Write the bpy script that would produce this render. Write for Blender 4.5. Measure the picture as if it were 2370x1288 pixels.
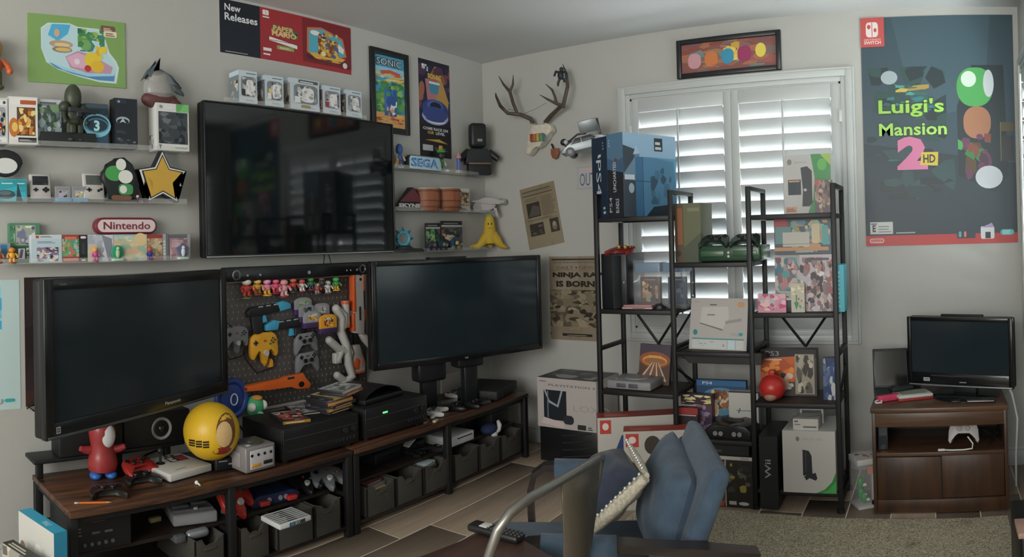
import bpy, bmesh, math, random
from mathutils import Vector, Matrix
pi = math.pi
for o in list(bpy.data.objects): bpy.data.objects.remove(o)
SC = bpy.context.scene
COL = SC.collection

# ------------------------------------------------------------------ camera
# the photograph is a cylindrical phone panorama: focal length in pixels, heading, small tilts
F, YAW, PIT, ROL, V0 = 1635.566, -.59951, .0090, .02539, -101.7
EYE = Vector((3.1, -4.2, 1.42))
RC = Matrix.Rotation(-YAW, 3, 'Z') @ Matrix.Rotation(PIT, 3, 'X') @ Matrix.Rotation(ROL, 3, 'Y')
cam = bpy.data.cameras.new('camera')
cam.type = 'PANO'
cam.panorama_type = 'CENTRAL_CYLINDRICAL'
cam.central_cylindrical_range_u_min = -1185 / F
cam.central_cylindrical_range_u_max = 1185 / F
cam.central_cylindrical_range_v_min = -(644 - V0) / F
cam.central_cylindrical_range_v_max = (644 + V0) / F
cam.central_cylindrical_radius = 1.0
cam.clip_start = .05
camo = bpy.data.objects.new('camera', cam)
COL.objects.link(camo)
_m = RC @ Matrix(((1, 0, 0), (0, 0, -1), (0, 1, 0)))
camo.matrix_world = Matrix.Translation(EYE) @ _m.to_4x4()
SC.camera = camo

# ------------------------------------------------------------------ view, world, lights
SC.view_settings.view_transform = 'Standard'
SC.view_settings.look = 'None'
SC.view_settings.gamma = 1
SC.view_settings.use_curve_mapping = False
SC.view_settings.exposure = 0.0
W = bpy.data.worlds.new('sky')
SC.world = W
W.use_nodes = True
_bg = W.node_tree.nodes['Background']
_bg.inputs[0].default_value = (.90, .96, 1.0, 1)
_bg.inputs[1].default_value = .95
def area(name, loc, rot, sx, sy, power, color=(1, 1, 1)):
    l = bpy.data.lights.new(name, 'AREA'); l.shape = 'RECTANGLE'; l.size = sx; l.size_y = sy
    l.energy = power; l.color = color
    o = bpy.data.objects.new(name, l); COL.objects.link(o)
    o.location = loc; o.rotation_euler = rot
    return o
# daylight outside the shuttered windows and from the open room behind the photographer
area('window_daylight_back', (1.87, .55, 1.75), (-pi / 2 + .25, 0, 0), 1.7, 1.7, 125, (.95, .98, 1))
area('window_daylight_right', (4.25, -.85, 1.75), (0, pi / 2 + .25, 0), 1.7, 1.6, 265, (.93, 1, .97))
area('room_daylight_rear', (2.3, -6.9, 1.9), (pi / 2, 0, 0), 2.6, 1.7, 135, (1, .97, .92))
# ------------------------------------------------------------------ helpers
def ray(u, v):
    """direction of the photograph's pixel u, v (2370 x 1288)"""
    a = (u - 1185) / F
    return RC @ Vector((math.sin(a), math.cos(a), -(v - 644 - V0) / F))
def onx(u, v, x): d = ray(u, v); return EYE + d * ((x - EYE.x) / d.x)
def ony(u, v, y): d = ray(u, v); return EYE + d * ((y - EYE.y) / d.y)
def onz(u, v, z): d = ray(u, v); return EYE + d * ((z - EYE.z) / d.z)

def lin(c): return tuple((x / 12.92 if x <= .04045 else ((x + .055) / 1.055) ** 2.4) for x in c)
GAIN = 1.4
def C(h, gain=None):
    """a colour as seen in the dim photograph -> surface colour"""
    h = h.lstrip('#')
    r = lin([int(h[i:i + 2], 16) / 255 for i in (0, 2, 4)])
    g = GAIN if gain is None else gain
    return tuple(min(.86, x * g) for x in r)

_mats = {}
def M(h, rough=.5, metal=0, gain=None, spec=.5, coat=0):
    k = ('p', h, rough, metal, gain, spec, coat)
    if k not in _mats:
        m = bpy.data.materials.new('paint_' + h.lstrip('#')); m.use_nodes = True
        b = m.node_tree.nodes['Principled BSDF']
        b.inputs['Base Color'].default_value = C(h, gain) + (1,)
        b.inputs['Roughness'].default_value = rough
        b.inputs['Metallic'].default_value = metal
        b.inputs['Specular IOR Level'].default_value = spec
        b.inputs['Coat Weight'].default_value = coat
        _mats[k] = m
    return _mats[k]
def nodemat(name, rough=.6):
    m = bpy.data.materials.new(name); m.use_nodes = True
    nt = m.node_tree; b = nt.nodes['Principled BSDF']; b.inputs['Roughness'].default_value = rough
    return m, nt, b
def N(nt, t, **kw):
    n = nt.nodes.new(t)
    for k, v in kw.items():
        if k[0] == '_': setattr(n, k[1:], v)
        else: n.inputs[k.replace('__', ' ')].default_value = v
    return n
def ramp(nt, fac, stops):
    r = nt.nodes.new('ShaderNodeValToRGB'); e = r.color_ramp.elements
    while len(e) < len(stops): e.new(.5)
    for i, (p, c) in enumerate(stops): e[i].position = p; e[i].color = tuple(c) + (1,)
    nt.links.new(fac, r.inputs[0]); return r
def coords(nt, scale=(1, 1, 1), rot=(0, 0, 0)):
    t = nt.nodes.new('ShaderNodeTexCoord'); mp = nt.nodes.new('ShaderNodeMapping')
    mp.inputs['Scale'].default_value = scale; mp.inputs['Rotation'].default_value = rot
    nt.links.new(t.outputs['Object'], mp.inputs[0]); return mp.outputs[0]
def bump(nt, b, h, strength=.3, dist=.01):
    n = nt.nodes.new('ShaderNodeBump'); n.inputs['Strength'].default_value = strength; n.inputs['Distance'].default_value = dist
    nt.links.new(h, n.inputs['Height']); nt.links.new(n.outputs[0], b.inputs['Normal'])

def wood(name, dark, light, axis='Y', rough=.45, scale=1.0, gain=None, contrast=(.3, .7)):
    m, nt, b = nodemat(name, rough)
    sc = {'X': (1.2, 14, 14), 'Y': (14, 1.2, 14), 'Z': (14, 14, 1.2)}[axis]
    v = coords(nt, tuple(s * scale for s in sc))
    n = N(nt, 'ShaderNodeTexNoise', Scale=1.6, Detail=7, Roughness=.62, Distortion=.9)
    nt.links.new(v, n.inputs['Vector'])
    r = ramp(nt, n.outputs[0], [(contrast[0], C(dark, gain)), (contrast[1], C(light, gain))])
    nt.links.new(r.outputs[0], b.inputs['Base Color'])
    bump(nt, b, n.outputs[0], .12, .004)
    return m
def noisy(name, c1, c2, scale=60, rough=.9, bumps=.3, gain=None, detail=4, lo=.35, hi=.65, dist=.004):
    m, nt, b = nodemat(name, rough)
    v = coords(nt)
    n = N(nt, 'ShaderNodeTexNoise', Scale=scale, Detail=detail, Roughness=.6)
    nt.links.new(v, n.inputs['Vector'])
    r = ramp(nt, n.outputs[0], [(lo, C(c1, gain)), (hi, C(c2, gain))])
    nt.links.new(r.outputs[0], b.inputs['Base Color'])
    if bumps: bump(nt, b, n.outputs[0], bumps, dist)
    return m
def clear(name, tint=(1, 1, 1), rough=.05, alpha=.18):
    m, nt, b = nodemat(name, rough)
    b.inputs['Base Color'].default_value = tuple(tint) + (1,)
    b.inputs['Alpha'].default_value = alpha
    b.inputs['Specular IOR Level'].default_value = .6
    return m
_ink, _nt, _b = nodemat('printed_ink', .42)
_a = _nt.nodes.new('ShaderNodeVertexColor'); _a.layer_name = 'ink'
_nt.links.new(_a.outputs[0], _b.inputs['Base Color'])

class G:
    """collects shapes; becomes ONE mesh object"""
    def __init__(self): self.b = bmesh.new(); self.mats = []; self.ink = None
    def _i(self, m):
        if m not in self.mats: self.mats.append(m)
        return self.mats.index(m)
    def _fin(self, fs, m, smooth):
        i = self._i(m)
        for f in fs: f.material_index = i; f.smooth = smooth
    def box(self, c, s, m, bev=0, rot=None, seg=2, taper=None):
        t = bmesh.new(); bmesh.ops.create_cube(t, size=1)
        for v in t.verts:
            v.co = Vector((v.co.x * s[0], v.co.y * s[1], v.co.z * s[2]))
            if taper and v.co.z > 0: v.co.x *= taper[0]; v.co.y *= taper[1]
        if bev: bmesh.ops.bevel(t, geom=list(t.edges), offset=min(bev, min(s) * .49), segments=seg, affect='EDGES', profile=.5)
        self._merge(t, m, Matrix.Translation(c) @ (rot.to_4x4() if rot else Matrix()), bool(bev)); return self
    def _merge(self, t, m, mx, smooth):
        vs = [self.b.verts.new(mx @ v.co) for v in t.verts]
        for k, v in enumerate(t.verts): v.index = k
        fs = [self.b.faces.new([vs[v.index] for v in f.verts]) for f in t.faces]
        self._fin(fs, m, smooth); t.free()
    def ell(self, c, r, m, seg=16, rings=10, rot=None):
        if not hasattr(r, '__len__'): r = (r, r, r)
        t = bmesh.new(); bmesh.ops.create_uvsphere(t, u_segments=seg, v_segments=rings, radius=1)
        for v in t.verts: v.co = Vector((v.co.x * r[0], v.co.y * r[1], v.co.z * r[2]))
        self._merge(t, m, Matrix.Translation(c) @ (rot.to_4x4() if rot else Matrix()), True); return self
    def cyl(self, a, b, r, m, r2=None, n=14, caps=True, smooth=True):
        a = Vector(a); b = Vector(b); r2 = r if r2 is None else r2
        d = (b - a); q = d.to_track_quat('Z', 'Y').to_matrix(); fs = []
        A = [self.b.verts.new(a + q @ Vector((math.cos(2 * pi * k / n) * r, math.sin(2 * pi * k / n) * r, 0))) for k in range(n)]
        B = [self.b.verts.new(b + q @ Vector((math.cos(2 * pi * k / n) * r2, math.sin(2 * pi * k / n) * r2, 0))) for k in range(n)]
        for k in range(n): fs.append(self.b.faces.new((A[k], A[(k + 1) % n], B[(k + 1) % n], B[k])))
        self._fin(fs, m, smooth)
        if caps: self._fin([self.b.faces.new(A[::-1]), self.b.faces.new(B)], m, False)
        return self
    def tube(self, pts, r, m, n=8, closed=False, sq=False):
        pts = [Vector(p) for p in pts]; L = len(pts); rings = []
        rs = r if hasattr(r, '__len__') else [r] * L
        up = Vector((0, 0, 1))
        for k, p in enumerate(pts):
            a = pts[(k - 1) % L] if (closed or k) else p; c = pts[(k + 1) % L] if (closed or k < L - 1) else p
            t = (c - a).normalized()
            if k == 0:
                x = t.cross(up)
                if x.length < .05: x = t.cross(Vector((0, 1, 0)))
            else: x = x - t * x.dot(t)
            x.normalize(); y = t.cross(x)
            rings.append([self.b.verts.new(p + (x * math.cos(2 * pi * j / n + (pi / 4 if sq else 0)) + y * math.sin(2 * pi * j / n + (pi / 4 if sq else 0))) * rs[k]) for j in range(n)])
        fs = []
        for k in range(L if closed else L - 1):
            A, B = rings[k], rings[(k + 1) % L]
            for j in range(n): fs.append(self.b.faces.new((A[j], A[(j + 1) % n], B[(j + 1) % n], B[j])))
        if not closed: fs += [self.b.faces.new(rings[0][::-1]), self.b.faces.new(rings[-1])]
        self._fin(fs, m, not sq); return self
    def lathe(self, prof, m, c=(0, 0, 0), n=24, rot=None):
        c = Vector(c); R = rot or Matrix.Identity(3); rings = []
        for r, z in prof:
            rings.append([self.b.verts.new(c + R @ Vector((r * math.cos(2 * pi * k / n), r * math.sin(2 * pi * k / n), z))) for k in range(n)] if r > 1e-6 else [self.b.verts.new(c + R @ Vector((0, 0, z)))])
        fs = []
        for A, B in zip(rings, rings[1:]):
            for k in range(n):
                k2 = (k + 1) % n
                if len(A) == 1 and len(B) == 1: continue
                if len(A) == 1: q = (A[0], B[k2], B[k])
                elif len(B) == 1: q = (A[k], A[k2], B[0])
                else: q = (A[k], A[k2], B[k2], B[k])
                fs.append(self.b.faces.new(q))
        self._fin(fs, m, True); return self
    def prism(self, pts, y0, y1, m, bev=0, plane='XZ', mx=None):
        """outline pts (x, z) extruded along y (or (x, y) along z with plane XY)"""
        t = bmesh.new()
        f = (lambda x, z, y: Vector((x, y, z))) if plane == 'XZ' else (lambda x, y, z: Vector((x, y, z)))
        A = [t.verts.new(f(x, z, y0)) for x, z in pts]; B = [t.verts.new(f(x, z, y1)) for x, z in pts]; n = len(pts)
        fa = t.faces.new(A); fb = t.faces.new(B[::-1])
        for k in range(n): t.faces.new((A[k], B[k], B[(k + 1) % n], A[(k + 1) % n]))
        if bev:
            es = [e for e in t.edges if e in list(fa.edges) + list(fb.edges)]
            bmesh.ops.bevel(t, geom=es, offset=bev, segments=2, affect='EDGES', profile=.5)
        bmesh.ops.triangulate(t, faces=[f for f in t.faces if len(f.verts) > 4])
        bmesh.ops.recalc_face_normals(t, faces=t.faces)
        self._merge(t, m, mx or Matrix(), bool(bev)); return self
    def poly(self, pts, m, smooth=False):
        self._fin([self.b.faces.new([self.b.verts.new(Vector(p)) for p in pts])], m, smooth); return self
    def grid(self, P, m, smooth=True, closed_u=False):
        V = [[self.b.verts.new(Vector(p)) for p in row] for row in P]; fs = []
        for a, b in zip(V, V[1:]):
            n = len(a)
            for k in range(n if closed_u else n - 1): fs.append(self.b.faces.new((a[k], a[(k + 1) % n], b[(k + 1) % n], b[k])))
        self._fin(fs, m, smooth); return self
    def done(self, name, parent=None, loc=None, rot=None, sub=0, normals=False):
        me = bpy.data.meshes.new(name)
        if normals: bmesh.ops.recalc_face_normals(self.b, faces=self.b.faces)
        self.b.to_mesh(me); self.b.free()
        for m in self.mats: me.materials.append(m)
        try: me.set_sharp_from_angle(angle=math.radians(50))
        except Exception: pass
        o = bpy.data.objects.new(name, me); COL.objects.link(o)
        if parent: o.parent = parent
        if loc is not None: o.location = loc
        if rot is not None: o.rotation_euler = rot
        if sub: md = o.modifiers.new('smooth', 'SUBSURF'); md.levels = sub; md.render_levels = sub
        return o

def tag(o, label=None, cat=None, group=None, kind=None):
    if label: o['label'] = label
    if cat: o['category'] = cat
    if group: o['group'] = group
    if kind: o['kind'] = kind
    return o
def empty(name, loc, label=None, cat=None, group=None, rz=0, rot=None):
    o = bpy.data.objects.new(name, None); COL.objects.link(o); o.empty_display_size = .05
    o.location = loc; o.rotation_euler = rot or (0, 0, rz)
    return tag(o, label, cat, group)
def copy_tree(o, parent=None):
    c = o.copy(); COL.objects.link(c)
    if parent: c.parent = parent
    for ch in list(o.children): copy_tree(ch, c)
    return c

_glyphs = {}
def glyphs(s, bold):
    k = (s, bold)
    if k not in _glyphs:
        cu = bpy.data.curves.new('t', 'FONT'); cu.body = s; cu.resolution_u = 2; cu.offset = bold; cu.fill_mode = 'FRONT'
        ob = bpy.data.objects.new('t', cu); me = bpy.data.meshes.new_from_object(ob)
        vs = [(v.co.x, v.co.y) for v in me.vertices]; ps = [list(p.vertices) for p in me.polygons]
        bpy.data.objects.remove(ob); bpy.data.curves.remove(cu); bpy.data.meshes.remove(me)
        x0 = min(v[0] for v in vs); x1 = max(v[0] for v in vs); y0 = min(v[1] for v in vs); y1 = max(v[1] for v in vs)
        _glyphs[k] = ([((x - x0) / (x1 - x0), (y - y0) / (y1 - y0)) for x, y in vs], ps)
    return _glyphs[k]

class Art:
    """flat print: coloured shapes in 0..1 x 0..1 (x right, y up), each a hair above the last"""
    def __init__(self, bg=None, gain=None): self.s = []; self.gain = gain; bg and self.r(0, 0, 1, 1, bg)
    def add(self, vs, fs, c): self.s.append((vs, fs, C(c, self.gain) + (1,))); return self
    def p(self, pts, c): return self.add(pts, [list(range(len(pts)))], c)
    def r(self, x0, y0, x1, y1, c): return self.p([(x0, y0), (x1, y0), (x1, y1), (x0, y1)], c)
    def e(self, x, y, rx, ry, c, n=20, a0=0, a1=2 * pi):
        full = abs(a1 - a0 - 2 * pi) < 1e-6
        pts = [(x + rx * math.cos(a0 + (a1 - a0) * k / n), y + ry * math.sin(a0 + (a1 - a0) * k / n)) for k in range(n if full else n + 1)]
        return self.p(pts if full else [(x, y)] + pts, c)
    def rr(self, x0, y0, x1, y1, rx, ry, c, n=6):
        pts = []
        for cx, cy, a in ((x1 - rx, y1 - ry, 0), (x0 + rx, y1 - ry, pi / 2), (x0 + rx, y0 + ry, pi), (x1 - rx, y0 + ry, 3 * pi / 2)):
            pts += [(cx + rx * math.cos(a + pi / 2 * k / n), cy + ry * math.sin(a + pi / 2 * k / n)) for k in range(n + 1)]
        return self.p(pts, c)
    def t(self, s, x0, y0, x1, y1, c, bold=.015, rot=0, slant=0):
        vs, fs = glyphs(s, bold); out = []
        for a, b in vs:
            a = a + slant * b
            if rot == 90: a, b = 1 - b, a
            elif rot == -90: a, b = b, 1 - a
            out.append((x0 + (x1 - x0) * a, y0 + (y1 - y0) * b))
        return self.add(out, fs, c)
    def lines(self, x0, y0, x1, y1, n, c, fill=.55, seed=1, ragged=.25):
        rd = random.Random(seed)
        h = (y1 - y0) / n
        for k in range(n):
            self.r(x0, y0 + h * k, x1 - (x1 - x0) * ragged * rd.random(), y0 + h * (k + fill), c)
        return self
    def busy(self, x0, y0, x1, y1, pal, n, seed, big=.35, small=.08):
        rd = random.Random(seed); cl = lambda v, a, b: max(a, min(b, v))
        for k in range(n):
            f = big + (small - big) * (k / max(1, n - 1)) ** .7
            cx = rd.uniform(x0, x1); cy = rd.uniform(y0, y1)
            rx = (x1 - x0) * f * rd.uniform(.5, 1); ry = (y1 - y0) * f * rd.uniform(.4, 1); a0 = rd.random() * 6
            m = rd.choice((4, 5, 7, 9)); pts = []
            for j in range(m):
                a = a0 + 2 * pi * j / m; q = rd.uniform(.65, 1.1)
                pts.append((cl(cx + rx * q * math.cos(a), x0, x1), cl(cy + ry * q * math.sin(a), y0, y1)))
            self.p(pts, rd.choice(pal))
        return self
    def put(self, name, parent, W, H, loc, face='front', mx=None, step=4e-5):
        """face of the parent's box: loc is the lower left corner of the print"""
        R = {'front': Matrix(), 'left': Matrix.Rotation(-pi / 2, 3, 'Z'), 'right': Matrix.Rotation(pi / 2, 3, 'Z'),
             'top': Matrix.Rotation(-pi / 2, 3, 'X'), 'back': Matrix.Rotation(pi, 3, 'Z')}[face]
        vs = []; fs = []; cs = []
        for k, (v, f, c) in enumerate(self.s):
            o = len(vs)
            vs += [(x * W, -k * step, y * H) for x, y in v]
            fs += [[i + o for i in q] for q in f]; cs += [c] * len(f)
        me = bpy.data.meshes.new(name); me.from_pydata(vs, [], fs)
        bm = bmesh.new(); bm.from_mesh(me)
        for f in bm.faces:
            f.normal_update()
            if f.normal.y > 0: f.normal_flip()
        bm.to_mesh(me); bm.free()
        at = me.color_attributes.new('ink', 'FLOAT_COLOR', 'CORNER')
        buf = []
        for p in me.polygons: buf += list(cs[p.index]) * p.loop_total
        at.data.foreach_set('color', buf)
        me.materials.append(_ink)
        o = bpy.data.objects.new(name, me); COL.objects.link(o)
        if parent: o.parent = parent
        o.matrix_local = (Matrix.Translation(loc) @ R.to_4x4()) if mx is None else mx
        return o

def carton(name, label, cat, W, D, H, pos, color, rz=0, group=None, front=None, left=None, right=None, top=None, bev=.001, rough=.5, rot=None, seams=None):
    """a box standing on pos (middle of the FRONT lower edge), front towards -Y before turning"""
    g = G(); g.box((0, D / 2, H / 2), (W, D, H), M(color, rough) if isinstance(color, str) else color, bev)
    o = g.done(name); o.location = pos; o.rotation_euler = rot or (0, 0, rz); tag(o, label, cat, group)
    e = .0006
    if front: front.put('front_print', o, W, H, (-W / 2, -e, 0))
    if left: left.put('side_print', o, D, H, (-W / 2 - e, D, 0), 'left')
    if right: right.put('side_print', o, D, H, (W / 2 + e, 0, 0), 'right')
    if top: top.put('top_print', o, W, D, (-W / 2, 0, H + e), 'top')
    return o
LW = pi / 2          # turn for things whose front looks out from the left wall (+X)
def fitL(u0, v0, u1, v1, x, zb=None):
    """front rectangle at plane x seen between those pixels: (pos, W, H)"""
    vm = (v0 + v1) / 2; um = (u0 + u1) / 2
    a = onx(u0, vm, x).y; b = onx(u1, vm, x).y; z0 = onx(um, v1, x).z if zb is None else zb; z1 = onx(um, v0, x).z
    return Vector((x, (a + b) / 2, z0)), b - a, z1 - z0
def fitB(u0, v0, u1, v1, y, zb=None):
    vm = (v0 + v1) / 2; um = (u0 + u1) / 2
    a = ony(u0, vm, y).x; b = ony(u1, vm, y).x; z0 = ony(um, v1, y).z if zb is None else zb; z1 = ony(um, v0, y).z
    return Vector(((a + b) / 2, y, z0)), b - a, z1 - z0
# ------------------------------------------------------------------ the room
RX, RY0, HC = 3.62, -7.2, 2.735
def wallmat(name, c1):
    m, nt, b = nodemat(name, .85)
    v = coords(nt)
    n = N(nt, 'ShaderNodeTexNoise', Scale=140, Detail=3); nt.links.new(v, n.inputs['Vector'])
    b.inputs['Base Color'].default_value = c1 + (1,)
    bump(nt, b, n.outputs[0], .25, .002)
    return m
MW = wallmat('greige_wall_paint', (.495, .498, .472))
MCE = wallmat('ceiling_paint', (.62, .63, .63))
MTR = M('#c6cac9', .4, gain=1.0)
def slab(name, lo, hi, m):
    g = G(); c = [(a + b) / 2 for a, b in zip(lo, hi)]; g.box(c, [b - a for a, b in zip(lo, hi)], m)
    return tag(g.done(name), kind='structure')
slab('wall_left', (-.12, RY0, 0), (0, .12, HC), MW)
slab('ceiling', (-.12, RY0, HC), (RX + .12, .12, HC + .1), MCE)
def wall_with_hole(name, along, fixed, a0, a1, h0, h1, z0, z1, t):
    g = G()
    def bx(p0, p1, q0, q1):
        if along == 'x': g.box(((p0 + p1) / 2, fixed + t / 2, (q0 + q1) / 2), (p1 - p0, abs(t), q1 - q0), MW)
        else: g.box((fixed + t / 2, (p0 + p1) / 2, (q0 + q1) / 2), (abs(t), p1 - p0, q1 - q0), MW)
    bx(a0, h0, 0, HC); bx(h1, a1, 0, HC); bx(h0, h1, 0, z0); bx(h0, h1, z1, HC)
    return tag(g.done(name), kind='structure')
WX0, WX1, WZ0, WZ1 = 1.19, 2.555, .835, 2.32        # opening of the back window
wall_with_hole('wall_back', 'x', 0, 0, RX, WX0, WX1, WZ0, WZ1, .12)
wall_with_hole('wall_right', 'y', RX, RY0, 0, -1.55, -.2, WZ0, WZ1, .12)
wall_with_hole('wall_rear', 'x', RY0, 0, RX, 1.0, 3.4, .9, 2.5, -.12)
# floor: screed with wood-look tiles laid on it
MG = noisy('pale_grout', '#a29a8c', '#aca497', 40, .95, .1, gain=2.3)
slab('floor', (-.12, RY0, -.06), (RX + .12, .12, -.0018), MG)
FLOOR = bpy.data.objects['floor']
def tilemat(i, c1, c2):
    m, nt, b = nodemat('wood_look_tile_%d' % i, .42)
    v = coords(nt, (26, 1.6, 1))
    n = N(nt, 'ShaderNodeTexNoise', Scale=1.0, Detail=6, Roughness=.6, Distortion=.6); nt.links.new(v, n.inputs['Vector'])
    r = ramp(nt, n.outputs[0], [(.3, C(c1, 3.2)), (.7, C(c2, 3.2))])
    nt.links.new(r.outputs[0], b.inputs['Base Color']); return m
MT = [tilemat(0, '#554b41', '#61564b'), tilemat(1, '#534a40', '#5f554a'), tilemat(2, '#574d43', '#63584d'), tilemat(3, '#52483e', '#5d5348')]
xs = [.02, .2515, .4975, .722, .963, 1.204, 1.445, 1.686, 1.927, 2.168, 2.391, 2.615, 2.84, 3.063, 3.287, 3.51, 3.62]
offs = {2: -.465, 3: -.465 + .22, 4: -1.35, 9: -.68, 10: -.5, 11: -.32, 12: -.735, 13: -.6, 14: -.45}
rd = random.Random(3); meshes = {}
for i in range(len(xs) - 1):
    w = xs[i + 1] - xs[i] - .006; L = 1.27
    st = offs.get(i, -rd.random() * 1.2)
    y = st + L * 2
    while y > -4.6:
        a, b = max(y - L, RY0), min(y, 0)
        if b - a > .01 and b > -4.4:
            k = (i, round(b - a, 3))
            g = G(); g.box((0, 0, -.004), (w, b - a - .006, .008), MT[rd.randrange(4)], .0012, seg=1)
            o = g.done('tile', FLOOR); o.location = ((xs[i] + xs[i + 1]) / 2, (a + b) / 2, -.0005)
        y -= L
# baseboards
def board(name, lo, hi):
    g = G(); c = [(a + b) / 2 for a, b in zip(lo, hi)]; s = [b - a for a, b in zip(lo, hi)]
    g.box((c[0], c[1], .045), (s[0], s[1], .09), MTR, .003)
    if s[0] > s[1]: g.box((c[0], c[1] + s[1] * .2, .1), (s[0], s[1] * .6, .02), MTR, .004)
    else: g.box((c[0] - s[0] * .2 * (1 if lo[0] < 1 else -1), c[1], .1), (s[0] * .6, s[1], .02), MTR, .004)
    tag(g.done(name), kind='structure')
board('baseboard_left', (0, RY0, 0), (.014, -.014, .1)); board('baseboard_back', (0, -.014, 0), (RX, 0, .1)); board('baseboard_right', (RX - .014, RY0, 0), (RX, -.014, .1))

# shuttered window, built facing -Y; the right wall's is a turned copy
MSH = M('#c2c6c6', .4, gain=1.0)
GLS = clear('window_glass', (.95, 1, 1), .02, .06)
def window(name, W, H, zc, open_angle):
    root = bpy.data.objects.new(name, None); COL.objects.link(root); tag(root, kind='structure')
    # casing around the opening, three stepped bands, mitred in look
    g = G(); cw = .085
    for k, (o0, o1, th) in enumerate(((0, .03, .018), (.03, .07, .026), (.07, cw, .02))):
        for sx in (-1, 1):
            x0 = W / 2 + o0; x1 = W / 2 + o1
            g.box((sx * (x0 + x1) / 2, -th / 2, zc), (o1 - o0, th, H + 2 * o1), MTR, .003)
        for sz in (-1, 1):
            z0 = H / 2 + o0; z1 = H / 2 + o1
            g.box((0, -th / 2, zc + sz * (z0 + z1) / 2), (W + 2 * o0, th, o1 - o0), MTR, .003)
    tag(g.done('casing', root))
    g = G()                                   # reveal and outer sash
    for sx in (-1, 1): g.box((sx * (W / 2 - .006), .05, zc), (.012, .12, H), MTR)
    for sz in (-1, 1): g.box((0, .05, zc + sz * (H / 2 - .006)), (W, .12, .012), MTR)
    for sx in (-1, 1): g.box((sx * (W / 2 - .03), .1, zc), (.04, .03, H), MTR, .003)
    for sz in (-1, 1): g.box((0, .1, zc + sz * (H / 2 - .03)), (W, .03, .04), MTR, .003)
    g.box((0, .1, zc), (W, .03, .04), MTR, .003)
    g.done('sash', root)
    g = G(); g.box((0, .105, zc), (W - .06, .005, H - .06), GLS); g.done('pane', root)
    pw = W / 2 - .0125
    for sx in (-1, 1):
        px = sx * (W / 4 - .006)
        g = G(); st = .048; rl = .085                      # stiles and rails
        for s2 in (-1, 1): g.box((px + s2 * (pw / 2 - st / 2), -.004, zc), (st, .028, H - .02), MSH, .003)
        for s2 in (-1, 1): g.box((px, -.004, zc + s2 * (H / 2 - .01 - rl / 2)), (pw - 2 * st, .028, rl), MSH, .003)
        pan = g.done('shutter', root)
        n = 13; z0 = zc - H / 2 + .01 + rl; z1 = zc + H / 2 - .01 - rl; pt = (z1 - z0) / n
        sl = G(); R = Matrix.Rotation(open_angle, 3, 'X'); P = []
        prof = [(.056, 0), (.03, .0045), (0, .006), (-.03, .0045), (-.056, 0), (-.03, -.0045), (0, -.006), (.03, -.0045)]
        xx = pw / 2 - st - .002
        pts = [R @ Vector((0, a, b)) for a, b in prof]
        sl.grid([[(-xx, p.y, p.z) for p in pts], [(xx, p.y, p.z) for p in pts]], MSH, True, closed_u=True)
        first = sl.done('louver', pan); first.location = (px, .004, z0 + pt / 2)
        for k in range(1, n):
            c = first.copy(); COL.objects.link(c); c.parent = pan; c.location = (px, .004, z0 + pt * (k + .5))
        g = G(); g.box((px, -.062, zc), (.011, .011, H - 2 * rl - .03), MSH, .003)
        for k in range(n): g.box((px, -.053, z0 + pt * (k + .5)), (.003, .014, .004), MSH)
        g.done('tilt_rod', pan)
        g = G()
        for hz in (-.36, 0, .36):
            g.box((sx * (W / 2 - .004), -.022, zc + hz * H), (.02, .008, .07), M('#b8bbb9', .3), .003)
        g.done('hinge', pan)
    return root
w1 = window('window_1', WX1 - WX0, WZ1 - WZ0, (WZ0 + WZ1) / 2, math.radians(-62)); w1.location = ((WX0 + WX1) / 2, 0, 0)
w2 = window('window_2', 1.35, WZ1 - WZ0, (WZ0 + WZ1) / 2, math.radians(-62)); w2.location = (RX, -.875, 0); w2.rotation_euler = (0, 0, -pi / 2)
# ------------------------------------------------------------------ common dark metals
BLK = M('#15181b', .45, gain=1.0); BLKM = M('#101214', .6, gain=1.0); GLOSS = M('#0d1012', .12, gain=1.3)
SCR = M('#0f1315', .06, gain=1.0); SCRM = M('#1a2328', .16, gain=1.6); RUB = M('#101112', .8, gain=1.4)
DGR = M('#2a2e31', .5); GRY = M('#7d8084', .5); LGR = M('#a8abae', .45); WHT = M('#c2c3c2', .4); SIL = M('#8d9092', .3, .6)
RED = M('#b03028', .4); ORG = M('#d2581f', .4)

# ------------------------------------------------------------------ TV benches along the left wall
WBENCH = wood('rustic_brown_board', '#1c1411', '#6a4630', 'Y', .42, .8, contrast=(.36, .76), gain=1.4)
WDARK = wood('dark_brown_board', '#181412', '#2a211c', 'X', .5, .8, gain=1.2)
def bench(y0, y1, label, ymid):
    t = empty('tv_bench', (.29, (y0 + y1) / 2, 0), label, 'tv bench', 'tv benches along the left wall')
    L = y1 - y0; D = .5; h = .418
    g = G(); g.box((0, 0, h - .012), (D, L, .024), WBENCH, .003); g.done('tabletop', t)
    lg = .036
    for yy in (-L / 2 + lg / 2, ymid - (y0 + y1) / 2, L / 2 - lg / 2):
        for xx in (-D / 2 + .03, D / 2 - .018 - .006):
            g = G(); g.box((xx, yy, (h - .025) / 2), (lg, lg, h - .025), BLKM, .002); g.done('leg', t)
        for zz in (.035, .2, h - .035):
            g = G(); g.box((0, yy, zz), (D - .09, .02, .02), BLKM); g.done('crossbar', t)
    for zz, nm in ((.214, 'middle_shelf'), (.045, 'bottom_shelf')):
        g = G(); g.box((-.045 if zz > .1 else 0, 0, zz), (D - .1 if zz > .1 else D - .04, L - .04, .016), WDARK, .002); g.done(nm, t)
    for s in (-1, 1):
        g = G(); g.box((D / 2 - .03 if s > 0 else -D / 2 + .03, 0, h - .037), (.02, L - .05, .025), BLKM); g.done('rail', t)
    return t
bench(-3.295, -1.865, 'rustic brown and black metal tv bench below the pegboard, holding the pencil and yellow ball', -2.56)
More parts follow.
